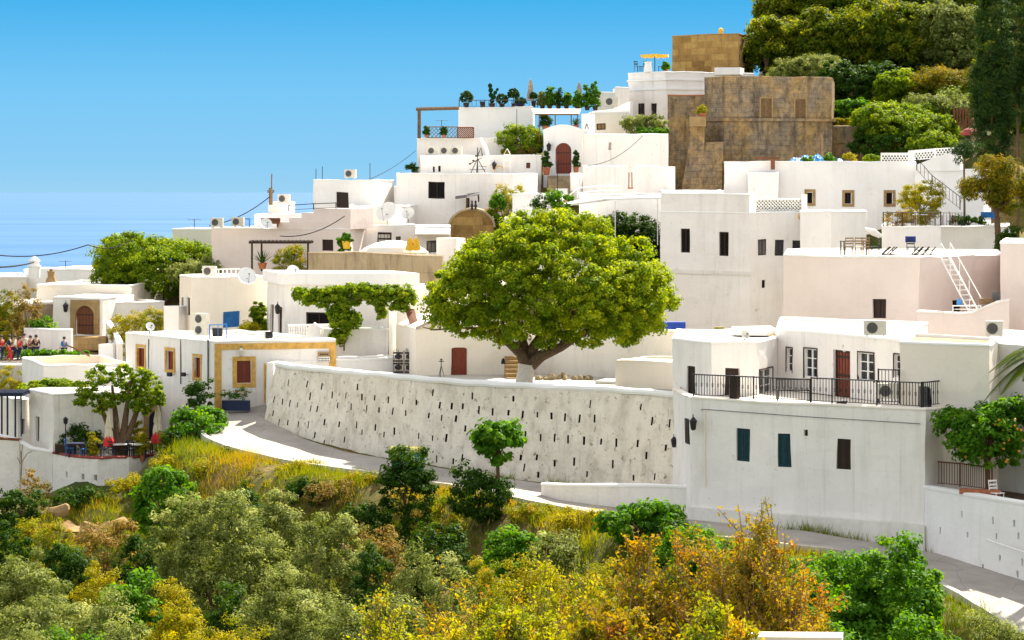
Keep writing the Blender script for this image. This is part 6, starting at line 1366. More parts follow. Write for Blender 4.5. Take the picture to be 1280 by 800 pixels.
# --- AC units
ac_unit(252, 420, 145.5, 'tall double fan air conditioner on the roof of the road house', R(-30), .9, 1.25, fans=2)
for px, py, Y, lab, kw in [(262, 346, 158, 'air conditioner on the roof edge of the blue shutter house', {}), (271.5, 284.5, 174.5, 'leftmost air conditioner on the pink terraced house roof', {}), (297.5, 283.5, 174.5, 'second air conditioner on the pink terraced house roof', {}), (355, 254.5, 181, 'air conditioner standing at the left top of the stepped roofline', {}), (438, 223, 190, 'air conditioner on top of the dark door house', {}), (541, 194, 197.5, 'left air conditioner in the row of three under the roof garden', {}), (557, 194, 197.5, 'middle air conditioner in the row of three under the roof garden', {}), (571, 194, 197.5, 'right air conditioner in the row of three under the roof garden', {}), (764, 133.5, 218, 'large round fan air conditioner below the cornice house', dict(w=1.2, h=.8)), (1094, 420, 108.5, 'air conditioner on the roof parapet above the glazed terrace window', dict(w=.95)), (1243, 421, 106, 'air conditioner on the roof near the palm fronds', dict(w=.7)), (1110, 499, 106.3, 'air conditioner behind the railing of the big terrace', dict(w=.85))]:
    ac_unit(px, py, Y, lab, R(-12), **kw)
for px, py, lab in [(163, 462, 'black lamp box low on the left wall of the road house'), (179, 464, 'second black lamp box on the left wall of the road house'), (212, 468, 'third black lamp box on the left wall of the road house'), (229, 468, 'fourth black lamp box nearest the corner of the road house')]:
    Y = 148.5-(px-157)*.075; T = thing('floodlight', lab, 'floodlight', P(px, py, Y-.9), R(-40), 'small floodlights on the road house'); MB().box((0, 0, 0), (.26, .2, .22)).build('housing', 'iron', T, False); MB().tube([(0, .1, 0), (0, .4, -.05)], .02, 4).build('bracket', 'iron', T, False)
# drain pipes on the left wall of the road house
for px, lab in ((186, 'dark drain pipe left of the middle ochre window on the road house side wall'), (226, 'dark drain pipe between the two right ochre windows on the road house side wall'), (260, 'dark drain pipe nearest the corner of the road house side wall')):
    Y = 148.8-(px-157)*(8.8/112)-.12; o = MB().tube([P(px, 424, Y), P(px, 428, Y-.02), P(px, 480, Y-.02)], .045, 6).build('drain_pipe', 'ac_dark', origin=tuple(P(px, 480, Y))); tag(o, lab, 'pipe', 'drain pipes on the road house')
# --- dishes
dish(309, 356, 155.5, .62, 'white satellite dish on the blue shutter house roof', R(20), m='paint_white', mast=.35)
dish(367, 346, 152, .42, 'small white satellite dish on the roof slab of the vine house', R(25), m='paint_white', mast=.2)
dish(333, 287, 173.8, .45, 'white satellite dish on the pink terraced house', R(20), m='paint_white', mast=.25)
dish(188, 418, 146.2, .28, 'little white satellite dish at the back of the road house roof', R(25), m='paint_white', mast=.35)
dish(483, 281, 180, .82, 'largest grey satellite dish beside the rounded house', R(-25), m='dish', mast=.7)
dish(510, 278, 182, .50, 'smaller grey satellite dish right of the largest one', R(-10), m='dish', mast=.5)
# --- roof of road house: water box, small table, planters
T = thing('roof_cabinet', 'dark box on the road house roof beside a blue rail', 'cabinet', P(272, 421, 145)); MB().box((0, 0, .25), (.55, .4, .45)).build('body', 'iron', T, False); MB().box((0, 0, .5), (.6, .45, .05)).build('lid', 'ac_dark', T, False)
bar_fence([P(262, 424, 144.6), P(283, 423, 144.4)], .8, 'light blue tube rail on the road house roof', m='blue', step=.4, scroll=False)
T = thing('water_box', 'white and black boxes on the front edge of the road house roof', 'box', P(329, 424, 141.6)); MB().box((0, 0, .22), (.75, .4, .45)).build('body', 'white2', T, False); MB().box((.35, -.25, .25), (.4, .1, .38)).build('panel', 'iron', T, False)
T = thing('flower_box', 'long dark planter of pale flowers under the ochre framed window', 'planter', P(295, 513, 139.3), R(-3)); MB().box((0, 0, .27), (1.5, .4, .54)).build('box', 'navy', T, False)
rng = np.random.default_rng(90); pos, nr, tn = puffs(rng, [(-.4, 0, .85, .4, .25, .3), (.35, 0, .9, .4, .25, .35), (0, 0, .75, .6, .25, .2)], 60, .14, 22, .2); leaf_mesh('foliage', pos, nr, .08, .6, tn, rng, 'lf_green', T)
pos, nr, tn = puffs(rng, [(-.3, -.1, 1.0, .45, .2, .2), (.3, -.1, .95, .4, .2, .2)], 26, .1, 5, .5); leaf_mesh('flowers', pos, nr, .09, .8, tn+.3, rng, 'lf_dry', T)
T = thing('shop_sign', 'small lettered sign of blue and tan blocks on the right of the road house', 'sign', P(405, 446, 141.2), R(6)); MB().box((0, -.06, 0), (.70, .05, .55)).build('board', 'stone_trim', T, False); MB().box((0, -.1, -.12), (.62, .03, .26)).build('lettering_panel', 'paint_white', T, False)
mb = MB()
for k in range(7): mb.box((-.24+.08*k, -.12, -.08), (.05, .012, .07)); mb.box((-.24+.08*k, -.12, -.19), (.05, .012, .06))
for k in range(5): mb.box((-.2+.1*k, -.1, .14), (.06, .04, .08))
mb.build('lettering', 'navy', T, False)
pot(316, 421, 150, .28, .3, 'shallow ochre trough on the roof behind the road house', ('yellow', 'bush'), pr=.4, ph=.35, seed=6)
# balustrade and little gabled niche
T = thing('balustrade', 'white turned balustrade beside the roof slab house', 'balustrade', P(360, 422, 147.4)); a, b = P(360, 422, 147.4), P(416, 421, 146.6); d = (b-a); rl = MB().tube([a+Vector((0, 0, .7)), b+Vector((0, 0, .7))], .06, 4).tube([a+Vector((0, 0, .05)), b+Vector((0, 0, .05))], .06, 4); rl.build('rail', 'paint_white', T)
mb = MB()
for k in range(18): p = a+d*(k+.5)/18; mb.lathe([(.03, .08), (.055, .25), (.03, .4), (.05, .5), (.03, .68)], tuple(p), 6)
mb.build('balusters', 'paint_white', T)
T = thing('shrine', 'little white gabled shrine standing before the balustrade', 'shrine', P(393, 425, 146.2)); mb = MB().box((0, 0, .35), (.75, .6, .7)); mb.face([(-.42, -.33, .7), (.42, -.33, .7), (0, -.33, 1.0)]); mb.face([(-.42, -.33, .7), (0, -.33, 1.0), (0, .33, 1.0), (-.42, .33, .7)]); mb.face([(.42, -.33, .7), (.42, .33, .7), (0, .33, 1.0), (0, -.33, 1.0)]); mb.face([(-.42, .33, .7), (0, .33, 1.0), (.42, .33, .7)]); mb.build('body', 'white2', T, False)
# black gate, cross stand, statue
T = thing('iron_gate', 'black ornamental gate between the vine house and the red door house', 'gate', P(505, 468, 143)); 
for s_ in (-1, 1):
    mb = MB(); x0, x1 = (-.6, -.04) if s_ < 0 else (.04, .55)
    for k in range(7): x = x0+(x1-x0)*k/6; mb.tube([(x, 0, .1), (x, 0, 1.35+.12*math.sin(k))], .018, 4)
    for z in (.12, .6, .75, 1.2): mb.box(((x0+x1)/2, 0, z), (abs(x1-x0), .05, .09))
    for z in (.4, 1.0): mb.lathe([(.02, -.16), (.15, -.1), (.18, 0), (.15, .1), (.02, .16)], ((x0+x1)/2, 0, z), 8, sq=.15)
    mb.build('leaf', 'iron', T, False)
T = thing('iron_cross_stand', 'thin iron stand with a cross left of the red arched door', 'stand', P(551.5, 471, 140.3)); mb = MB().tube([(0, 0, .5), (0, 0, 1.0)], .025, 5).tube([(-.14, 0, .85), (.14, 0, .85)], .025, 5)
for a_ in range(3): mb.tube([(0, 0, .62), (.18*math.cos(a_*2.1+.3), .18*math.sin(a_*2.1+.3), 0)], .018, 4)
mb.lathe([(.02, .9), (.1, .94), (.02, .98)], n=8); mb.build('frame', 'iron', T, False)
T = thing('rubble_heap', 'heap of grey rubble on the terrace right of the big tree', 'rubble', P(705, 476, 138)); rng = random.Random(4); mb = MB()
for k in range(40): x = rng.uniform(-1.5, 1.6); mb.lathe([(.12, -.08), (.17, .02), (.1, .12), (.02, .16)], (x, rng.uniform(-.4, .4), .08+.22*math.exp(-x*x)*rng.random()), 5, sq=rng.uniform(.5, 1))
mb.v = [tuple(q+.03*math.sin(9*v[(i+1) % 3]+5*v[i]) for i, q in enumerate(v)) for v in mb.v]; mb.build('stones', 'stone_wall', T, False)
T = thing('bell', 'small dark bell hanging on a branch stub left of the big trunk', 'bell', P(629, 450, 131.3)); MB().lathe([(.12, -.2), (.1, -.05), (.06, .05), (.02, .1)], n=10).build('bell', 'iron', T, False)
# green bin beside the road
T = thing('waste_container', 'green street bin with a faded yellow lid at the road edge', 'bin', tuple(Vector((*W(510, 120.6), P(510, 593, 120.6).z)))); zb_ = 0
MB().box((0, 0, .62), (1.45, .9, .95), taper=1.12).box((0, 0, .12), (1.3, .75, .1)).build('tub', 'paint_green', T, False)
mb = MB(); n = 8
for i in range(n):
    t0, t1 = math.pi*i/n, math.pi*(i+1)/n; q = lambda t, x: (x, -.5*math.cos(t), 1.1+.24*math.sin(t)); mb.face([q(t0, -.82), q(t0, .82), q(t1, .82), q(t1, -.82)])
for x in (-.82, .82): mb.face([(x, -.5*math.cos(math.pi*i/n), 1.1+.24*math.sin(math.pi*i/n)) for i in range(n+1)])
mb.build('lid', 'yellow_metal', T, False); MB().box((.3, -.5, .85), (.3, .02, .22)).build('label_patch', 'blue', T, False)
for x in (-.55, .55):
    for y in (-.35, .35): MB().lathe([(.09, -.03), (.1, 0), (.09, .03)], (x, y, .09), 10).build('wheel', 'iron', T, False)
# --- pergola & terrace items mid left
T = thing('wooden_pergola', 'dark wooden pergola in front of the pink terraced house', 'pergola', P(350, 339, 168))
for px in (315, 327, 385): p = P(px, 341, 168)-Vector(T.location); MB().box((p.x, p.y, .95), (.12, .12, 1.9)).build('post', 'wood_dark', T, False)
mb = MB().box((0, 0, 1.88), (4.1, .14, .14)).box((0, 1.8, 1.88), (4.1, .14, .14))
for k in range(16): mb.box((-1.95+.26*k, .9, 1.99), (.07, 2.4, .07))
mb.build('roof', 'wood_dark', T, False)
bar_fence([P(252, 346, 160), P(300, 345, 159)], .45, 'low white picket rail on the blue shutter house roof', m='paint_white', step=.28, scroll=False, r=.04, posts=False)
lattice(P(294, 285, 176.6), P(312, 285, 176.4), .65, 'small blue lattice screen on the pink terraced house roof', m='blue', cell=.2)
T = thing('roof_bench', 'brown wooden boxes behind the dish on the pink terraced house', 'bench', P(338, 284, 174.5)); MB().box((0, 0, .28), (1.3, .5, .1)).box((0, .25, .45), (1.3, .08, .35)).build('seat', 'wood', T, False)
for x in (-.5, .5): MB().box((x, 0, .12), (.1, .4, .24)).build('leg', 'wood', T, False)
bar_fence([P(361, 264, 174.6), P(392, 262, 174.4), P(420, 261, 174.3)], .4, 'thin iron rail on the stepped roofline', step=1.2, scroll=False, posts=True)
pot(433, 311, 164, .28, .5, 'yellow jar with green plant at the end of the pink house', ('green', 'bush'), pr=.3, ph=.4, seed=8, m='canvas_yellow')
def antenna(px, py, Y, h, label, arms=True, m='iron', r=.025):
    T = thing('antenna', label, 'antenna', P(px, py, Y), R(20), 'rooftop antennas'); MB().tube([(0, 0, 0), (0, 0, h)], r, 5).build('mast', m, T, False)
    if arms:
        mb = MB().tube([(-.5, 0, h*.93), (.5, 0, h*.93)], .015, 4)
        for k in range(6): mb.tube([(-.45+.18*k, -.22, h*.93), (-.45+.18*k, .22, h*.93)], .01, 4)
        mb.build('element', m, T, False)
T = thing('utility_pole', 'weathered utility pole on the pink terraced house carrying cables', 'pole', P(338.5, 256, 182)); MB().tube([(0, 0, 0), (0, 0, 1.2)], .14, 8).tube([(.05, 0, 1), (.07, 0, 2.2)], .05, 6).build('pole', 'wood_tan', T, False); MB().box((0, 0, .9), (.5, .06, .06)).tube([(-.2, 0, .95), (-.2, 0, 1.05)], .04, 6).tube([(.2, 0, .95), (.2, 0, 1.05)], .04, 6).build('crossarm', 'wood_dark', T, False)
for px, py, Y, h, ar, lab in [(395, 226, 190, .9, False, 'thin mast at the left corner of the dark door house'), (403, 225, 190, 1.0, False, 'second thin mast on the dark door house'), (462.5, 226, 189.5, 1.3, False, 'thick mast at the right corner of the dark door house'), (243, 286, 184, .7, True, 'small antenna on the seaside low house'), (82, 336, 188, .6, True, 'tiny antenna above the far left roofs'), (552, 158, 200, .5, True, 'small antenna behind the lattice screen'), (646, 200, 196.2, 3.9, False, 'tall thin mast rising past the domed green bush'), (697, 272, 171, 3.8, False, 'white flag mast by the canopy'), (484, 236, 199, .4, True, 'small antenna on the distant bright house')]:
    antenna(px, py, Y, h, lab, ar)
# big tripod antenna frame on the square window house
T = thing('antenna_tripod', 'large dark tripod antenna frame standing on the square window house', 'antenna', P(597, 217, 187)); mb = MB()
for a_ in range(3): mb.tube([(0, 0, 1.1), (.65*math.cos(a_*2.1+.4), .65*math.sin(a_*2.1+.4), 0)], .03, 5)
mb.tube([(0, 0, 0), (0, 0, 1.9)], .035, 5); mb.build('legs', 'iron', T, False); mb = MB().tube([(-.5, 0, .75), (.3, 0, 1.15)], .03, 5).tube([(.0, 0, 1.3), (.25, 0, 1.9), (.35, .1, 1.3), (0, 0, 1.3)], .045, 5)
for x, z in ((-.55, .72), (-.3, .95), (-.1, 1.3)): mb.lathe([(.03, -.08), (.1, -.03), (.1, .03), (.03, .08)], (x, 0, z), 8)
mb.tube([(-.6, 0, .3), (.6, 0, .3)], .02, 4).tube([(.1, 0, .55), (.7, 0, .5)], .02, 4); mb.build('elements', 'iron', T, False)
o = MB().tube([P(601, 173, 198), P(607, 185, 197.4), P(614, 206, 196)], [.12, .14, .14], 8).build('drain_chute', 'white2', origin=P(607, 190, 197)); tag(o, 'white sloping chute pipe down the white terraces', 'pipe')
T = thing('bell_tower', 'white openwork bell frame on the upper terrace', 'bell frame', P(634, 216, 195.4)); mb = MB()
for x in (-.25, .25):
    for y in (-.15, .15): mb.tube([(x, y, 0), (x, y, 1.4), (0, y*.5, 1.85)], .035, 5)
for z in (.5, .95, 1.4): mb.box((0, 0, z), (.56, .34, .05))
mb.build('frame', 'paint_white', T, False)
T = thing('arched_niche', 'small ochre arch ornament at the foot of the white terraces', 'ornament', P(624, 216, 195.4)); MB().tube([(.35*math.cos(math.pi*t/8), 0, .1+.45*math.sin(math.pi*t/8)) for t in range(9)], .05, 5).build('arch', 'ochre', T, False)
for k, (px, lab) in enumerate([(515.5, 'left closed yellow umbrella behind the pale mound roof'), (523.5, 'right closed yellow umbrella behind the pale mound roof')]): closed_umbrella(px-3 if k == 0 else px-3.5, 319, 166, 1.15+.0*k, lab, 'canvas_yellow', 'closed yellow umbrellas', r=.26)
# awnings on shutters
for k, (px, py, lab) in enumerate([(577, 246, 'dark flap awning above the left narrow window'), (592, 243, 'dark flap awning above the right narrow window')]):
    p = P(px, py, 185.3); mb = MB(); mb.face([(-.45, -.5, -.12), (.4, -.5, 0), (.4, .2, .15), (-.45, .2, .05)]); mb.face([(-.45, -.5, -.17), (.4, -.5, -.05), (.4, .2, .1), (-.45, .2, 0)][::-1]); mb.face([(-.45, -.5, -.17), (.4, -.5, -.05), (.4, -.5, 0), (-.45, -.5, -.12)]); o = mb.build('window_awning', 'ac_dark', world=False); o.location = p; tag(o, lab, 'awning', 'window flap awnings')
for k, px in enumerate((590, 594.5)): 
    T = thing('carved_finial', ['left', 'right'][k]+' dark carved finial on top of the golden stone vault', 'finial', P(px, 262, 177.9), group='vault finials'); MB().lathe([(.12, 0), (.06, .1), (.12, .25), (.05, .45), (.09, .55), (.02, .65)], n=8).build('figure', 'iron', T, False)
# --- upper left roof pergola, lattice
T = thing('timber_pergola', 'timber post and beam framing the sky at the left of the upper terrace', 'pergola', P(524, 173, 199.6)); MB().box((0, 0, 1.15), (.26, .26, 2.3)).build('post', 'bark', T, False); MB().tube([(-.25, 0, 2.28), (3.1, -.0, 2.36)], .14, 4).build('beam', 'bark', T, False)
lattice(P(533, 172, 199.4), P(572, 172, 199.4), .85, 'dark green trellis screen on the upper terrace edge', m='ac_dark', cell=.3, t=.05)
lattice(P(572, 172, 199.3), P(592, 172, 199.3), .8, 'brown trellis panel right of the dark green trellis', m='wood', cell=.16, t=.07)
pot(533, 172, 199.2, .18, .25, 'small pointed conifer at the left of the trellis screen', ('dark', 'bush'), pr=.25, ph=.55, seed=9)
pot(555, 172, 199.1, .18, .25, 'bushy plant in front of the trellis screen', ('dark', 'bush'), pr=.3, ph=.5, seed=10)
PG = 'potted plants on the roof garden'
pot(583, 134, 203.5, .25, .35, 'round clipped bush at the left corner of the roof garden', ('dark', 'ball'), pr=.48, ph=.42, seed=11, group=PG, m='wood_dark')
pot(603, 134, 203.5, .22, .45, 'plain dark pot left of the cactus on the roof garden', None, m='wood_dark', group=PG)
T = thing('cactus', 'tall prickly pear cactus on the roof garden', 'cactus', P(615, 134, 203.5), group=PG); rng = random.Random(5)
MB().lathe([(.2, 0), (.28, .3), (.26, .32)], n=10).build('pot', 'wood_dark', T, False)
for x, z, a_, r_ in [(0, .5, 0, .2), (.15, .8, .3, .18), (-.08, .95, -.2, .2), (-.1, 1.35, 0, .2), (.25, 1.15, .6, .16), (-.15, 1.7, -.1, .18), (.42, 1.4, .5, .12)]:
    mb = MB().lathe([(.02, -r_*1.3), (r_*.8, -r_*.6), (r_, 0), (r_*.8, r_*.7), (.02, r_*1.2)], (0, 0, 0), 10, sq=.3); mb.v = [(v[0]*math.cos(a_)+v[2]*math.sin(a_)+x, v[1], -v[0]*math.sin(a_)+v[2]*math.cos(a_)+z) for v in mb.v]; mb.build('pad', 'lf_dark', T, False, smooth=True)
pot(627.5, 134, 203.5, .25, .3, 'round clipped bush in the middle of the roof garden', ('dark', 'ball'), pr=.43, ph=.32, seed=12, group=PG, m='wood_dark')
pot(642, 134, 203.7, .2, .3, 'taller round topped standard tree on the roof garden', ('dark', 'ball'), pr=.42, ph=.75, seed=13, group=PG, m='wood_dark')
pot(650, 134, 203.3, .4, .35, 'wide blue pot with a low bush on the roof garden', ('dark', 'bush'), pr=.42, ph=.3, seed=14, group=PG, m='navy')
pot(667, 134, 203.3, .2, .5, 'small round bush on a tall pot beside the left closed umbrella', ('dark', 'ball'), pr=.28, ph=.4, seed=15, group=PG, m='wood_dark')
for px, h, s_ in [(678, .9, 16), (687, 1.35, 17), (698, 1.15, 18), (708, .8, 19)]: pot(px, 136, 203, .22, .3, {678: 'grey leaved plant right of the left closed umbrella', 687: 'tall leafy plant above the cream canopy', 698: 'dense dark plant above the cream canopy', 708: 'yellow flecked plant above the right end of the cream canopy'}[px], ('olive' if px == 678 else 'green' if px != 698 else 'dark', 'bush'), pr=.42, ph=h, seed=s_, group=PG, m='wood_dark')
for px, h, s_ in [(722, 1.1, 20), (734, 1.5, 21), (744, 1.7, 22)]: pot(px, 138, 201, .22, .3, {722: 'broad plant below the right closed umbrella', 734: 'slender plant right of the right closed umbrella', 744: 'tallest airy plant above the lettered sign'}[px], ('green', 'bush'), pr=.38, ph=h, seed=s_, group=PG, m='wood_dark')
bar_fence([P(574, 134, 203), P(606, 134, 202.6), P(640, 134, 202.4), P(672, 134, 202.2)], .55, 'thin iron railing along the roof garden edge', step=.3, scroll=False)
closed_umbrella(663, 134.5, 203.8, 2.25, 'left tall closed grey umbrella on the roof garden', 'canvas_grey', 'tall closed umbrellas', r=.26)
closed_umbrella(724, 134.5, 202.8, 2.0, 'right tall closed grey umbrella behind the plants', 'canvas_grey', 'tall closed umbrellas', r=.26)
T = thing('awning', 'cream awning on posts between the roof garden and the gate house', 'canopy', P(695, 163, 200)); mb = MB(); a = [P(664, 136, 198.5), P(726, 136, 198.5), P(724, 142, 197), P(668, 142, 197)]; mb.face([p-Vector(T.location) for p in a]); mb.face([p-Vector(T.location)-Vector((0, 0, .06)) for p in a][::-1]); mb.build('cloth', 'canvas', T, False)
for px in (674, 694, 714, 722): p = P(px, 142, 197.6)-Vector(T.location); MB().tube([(p.x, p.y, -1), (p.x, p.y, p.z)], .04, 5).build('post', 'wood', T, False)
mb = MB().tube([P(668, 143, 197.3)-Vector(T.location), P(724, 143, 197.3)-Vector(T.location)], .06, 4); mb.build('beam', 'wood', T, False)
pot(682, 162, 198.5, .3, .3, 'dark bushy plant under the cream awning at the left', ('dark', 'bush'), pr=.5, ph=1.0, seed=24); pot(720, 161, 198.2, .25, .3, 'spiky plant under the cream awning at the right', ('dark', 'spike'), ph=.7, seed=25)
pot(683, 219, 195, .3, .6, 'terracotta pot with a tall plant left of the arched gate door', ('dark', 'bush'), pr=.34, ph=1.1, seed=26, group='pots beside the arched gate door')
pot(720, 216, 194.6, .22, .45, 'terracotta pot with a tall plant right of the arched gate door', ('dark', 'bush'), pr=.26, ph=1.1, seed=27, group='pots beside the arched gate door')
T = thing('letter_sign', 'white sign with a black angular letter beside the gate house', 'sign', P(733.5, 168, 195.6)); MB().box((0, 0, .68), (.66, .05, 1.3)).build('board', 'paint_white', T, False)
MB().tube([(-.13, -.03, .42), (0, -.03, .82)], .028, 4).tube([(.13, -.03, .42), (0, -.03, .82)], .028, 4).build('letter', 'iron', T, False)
T = thing('letter_sign', 'small low white sign with a black mark at the foot of the steps', 'sign', P(702, 243, 172.5)); MB().box((0, 0, .2), (.8, .05, .4)).build('board', 'paint_white', T, False); MB().tube([(-.12, -.03, .05), (0, -.03, .25), (.12, -.03, .05)], .03, 4).build('letter', 'iron', T, False)
bar_fence([P(722, 247, 173.5), P(749, 244, 174.5), P(776, 244, 175.5)], .65, 'white tube railing on the terrace right of the steps', m='paint_white', step=5, scroll=False, rails=(.32,), group=None)
o = MB().tube([P(698, 256, 172), P(722, 235, 173.5)], .035, 5).build('handrail', 'paint_white', origin=P(698, 256, 172)); tag(o, 'white sloping handrail beside the steps', 'handrail')
T = thing('ornamental_lamp', 'coral coloured post lamp in front of the lower white wall', 'lamp', P(788, 236, 187)); MB().tube([(-.12, 0, 0), (-.1, 0, 1.2)], .05, 6).tube([(.12, 0, 0), (.1, 0, 1.2)], .05, 6).box((0, 0, .05), (.4, .2, .1)).build('post', 'terracotta', T, False); MB().tube([(-.3, 0, 1.75), (0, 0, 1.6), (.3, 0, 1.75)], .05, 6).tube([(0, 0, 1.2), (0, 0, 1.9)], .035, 6).build('arms', 'canvas', T, False)
# --- roof of cornice house
T = thing('striped_parasol', 'open yellow parasol with a scalloped edge on the highest white roof', 'parasol', P(818.5, 90, 226)); mb = MB()
n = 12; 
def pr(k, t): r_ = 1.25*k/3; an = 2*math.pi*t/n; return (r_*math.cos(an)*1.0, r_*math.sin(an), 1.36+.16*(k/3)**2+.02*math.cos(4*an))
for k in range(3):
    for t in range(n): mb.face([pr(k, t), pr(k, t+1), pr(k+1, t+1), pr(k+1, t)] if k else [pr(0, 0), pr(1, t), pr(1, t+1)])
for t in range(n): a, b = pr(3, t), pr(3, t+1); m_ = ((a[0]+b[0])/2, (a[1]+b[1])/2, (a[2]+b[2])/2-.28); mb.face([a, b, (b[0], b[1], b[2]-.14), m_, (a[0], a[1], a[2]-.14)])
mb.build('canopy', 'canvas_yellow', T, False); MB().tube([(0, 0, 0), (0, 0, 1.5)], .04, 6).build('pole', 'iron', T, False)
chair(797, 89.5, 226, 'dark chair at the left corner of the highest white roof', R(40), 'iron', 'chairs on the highest white roof'); chair(803, 89.5, 226.5, 'second dark chair beside the white chimney', R(-60), 'iron', 'chairs on the highest white roof'); chair(826, 89.5, 226.3, 'dark chair right of the parasol pole', R(-90), 'iron', 'chairs on the highest white roof')
pot(833, 90, 225, .22, .25, 'bushy plant at the right of the yellow parasol', ('green', 'bush'), pr=.35, ph=.5, seed=28)
T = thing('roof_ornament', 'yellow rounded lamp on top of the golden stone tower', 'lamp', P(901, 43, 235)); MB().lathe([(.22, 0), (.2, .2), (.25, .3), (.2, .5), (.03, .62)], n=10).build('body', 'canvas_yellow', T, False)
pot(878, 146, 200.2, .3, .3, 'pink flowers in a pot on the stone pillar head', ('yellow', 'bush'), pr=.4, ph=.5, seed=29)
# --- old stone house extras
o = MB().tube([P(1028, 200, 196), P(1027.5, 167, 196)], .09, 6).build('timber_post', 'wood_tan', origin=P(1028, 200, 196)); tag(o, 'upright timber post beside the blue tarpaulin', 'post')
T = thing('tarpaulin', 'crumpled blue tarpaulin heap on the roof of the long white house', 'tarpaulin', P(1020, 203, 193)); mb = MB(); nx_, ny_ = 30, 10; q = lambda i, j: (-2.0+4.0*i/nx_, -1.0+2*j/ny_,   .05+max(0, (.42+.12*math.sin(i*.9)+.12*math.sin(i*2.1+j))*math.sin(math.pi*min(1, max(0, j/ny_)))**.6*math.sin(math.pi*i/nx_)**.4))
for i in range(nx_):
    for j in range(ny_): mb.face([q(i, j), q(i+1, j), q(i+1, j+1), q(i, j+1)])
mb.build('sheet', 'tarp', T, False)
T = thing('timber_door_frame', 'brown timber frame in the gap of the long white roofline', 'door frame', P(966, 212, 189.5)); MB().box((0, 0, .45), (.3, .2, .9)).box((-.4, 0, .85), (1.7, .12, .14)).build('frame', 'wood', T, False)
def checker(p0, p1, h, label, m='paint_white', cell=.16):
    T = thing('pierced_parapet', label, 'parapet', tuple(p0), group='pierced white parapets'); a, b = Vector(p0), Vector(p1); l = (b-a).length; d = (b-a)/l; mb = MB(); fn = lambda u, z, dd: tuple(a+d*u+Vector((-d.y*dd, d.x*dd, z)))
    ops = []; k = 0; z = .08
    while z+cell < h-.04:
        u = .1+(k % 2)*cell*.7
        while u+cell < l-.08: ops.append((u, u+cell*.8, z, z+cell*.75)); u += cell*1.4
        z += cell*1.0; k += 1
    us = [fn]
    mb.grid(fn, 0, l, 0, h, ops, depth=.07, cell=3, close=False); f2 = lambda u, z, dd: tuple(a+d*u+Vector((-d.y*.07, d.x*.07, z))); mb.grid(f2, 0, l, 0, h, [(o[0], o[1], o[2], o[3], 0.0) for o in ops], depth=0, cell=3, close=False)
    mb.build('screen', m, T)
checker(P(1101, 203, 190.3), P(1143, 203, 190.3), .72, 'long low pierced white parapet left of the stair wall')
checker(P(1135, 201, 189), P(1170, 198, 188.4), .75, 'middle pierced white parapet stepping up the stair wall')
checker(P(1168, 196, 188.3), P(1206, 194, 188), .62, 'top pierced white parapet half hidden by the dark pine')
lattice(P(945, 263, 165.2), P(1004, 263, 165.2), .72, 'white diagonal lattice on the edge of the big white house', cell=.22, t=.06)
slab_box('lattice_pier', 'small white pier at the right end of the white lattice', 'pier', rect(1002, 165, 1009, 165, .4), Z(265, 165), Z(243, 165), 'white2')
slab_box('shade_backing', 'dark backing sheet painting in the terrace shade behind the white lattice', 'screen', rect(945, 165.6, 1003, 165.6, .08), Z(265, 165)-.1, Z(250, 165.6), 'painted_shade')  # dark sheet added behind the lattice, its colour stands in for shade
T = thing('hanging_jar', 'small ochre jar fixed high on the big white house', 'jar', P(1001, 271, 164.6)); MB().lathe([(.06, -.2), (.18, -.05), (.16, .12), (.08, .2), (.1, .24)], n=10).build('jar', 'ochre', T, False)
o = MB().box((0, 0, .22), (2.0, .5, .5)).build('blue_trough', 'navy', world=False); o.location = P(843, 413, 141); M['deepblue'] = simple('deep_blue', (0.01, 0.05, 0.35), 0.5); o.data.materials[0] = M['deepblue']; tag(o, 'bright blue trough at the foot of the big white house', 'trough'); o.scale = (.6, 1, 1)
T = thing('crate', 'small yellow green crate on the wall top before the big white house', 'crate', P(899, 414, 138)); MB().box((0, 0, .12), (.5, .3, .22)).build('crate', 'yellow_metal', T, False)

zt_ = Z(283, 170)
bar_fence([P(1104, 283.5, 171), P(1128, 283.5, 170.6), P(1150, 283.5, 170.2), P(1176, 283.5, 169.7), P(1205, 283.5, 171.3)], .95, 'black railing around the small terrace by the stair wall', step=.28, scroll=False)
bar_fence([P(1146, 213, 185), P(1165, 235, 183), P(1200, 262, 179)], .9, 'thin stair railing descending behind the yellow green bush', step=.5, scroll=False, m='iron')
for i, (px, py, lab) in enumerate([(1150, 282, 'white topped table on the railed terrace'), (1184, 282, 'second white topped table on the railed terrace')]): table(px, py, 173, lab, 0, .9, .8, 'wood_tan', top='paint_white', group='tables on the railed terrace')
for i, (px, lab) in enumerate([(1143, 'wooden chair left of the first terrace table'), (1165, 'tan wicker chair between the two terrace tables'), (1192, 'wooden chair right of the second terrace table')]): chair(px, 282, 172.6, lab, R(90*(i-1)), 'wood_tan', 'chairs on the railed terrace')
T = thing('blue_bench', 'blue painted bench beside the pine trunk', 'bench', P(1236, 282, 173)); MB().box((0, 0, .45), (1.0, .4, .06)).build('seat', 'blue', T, False); MB().box((0, .2, .72), (1.0, .05, .4)).build('backrest', 'blue', T, False)
for x in (-.45, .45): MB().box((x, 0, .22), (.06, .36, .42)).build('leg', 'blue', T, False)
T = thing('white_boat_cover', 'white rounded sheet between the two white blocks', 'cover', P(1092, 296, 168)); MB().tube([(-.6, 0, .5), (0, 0, .3), (.5, 0, .0)], [.12, .24, .15], 8).build('sheet', 'paint_white', T, False)
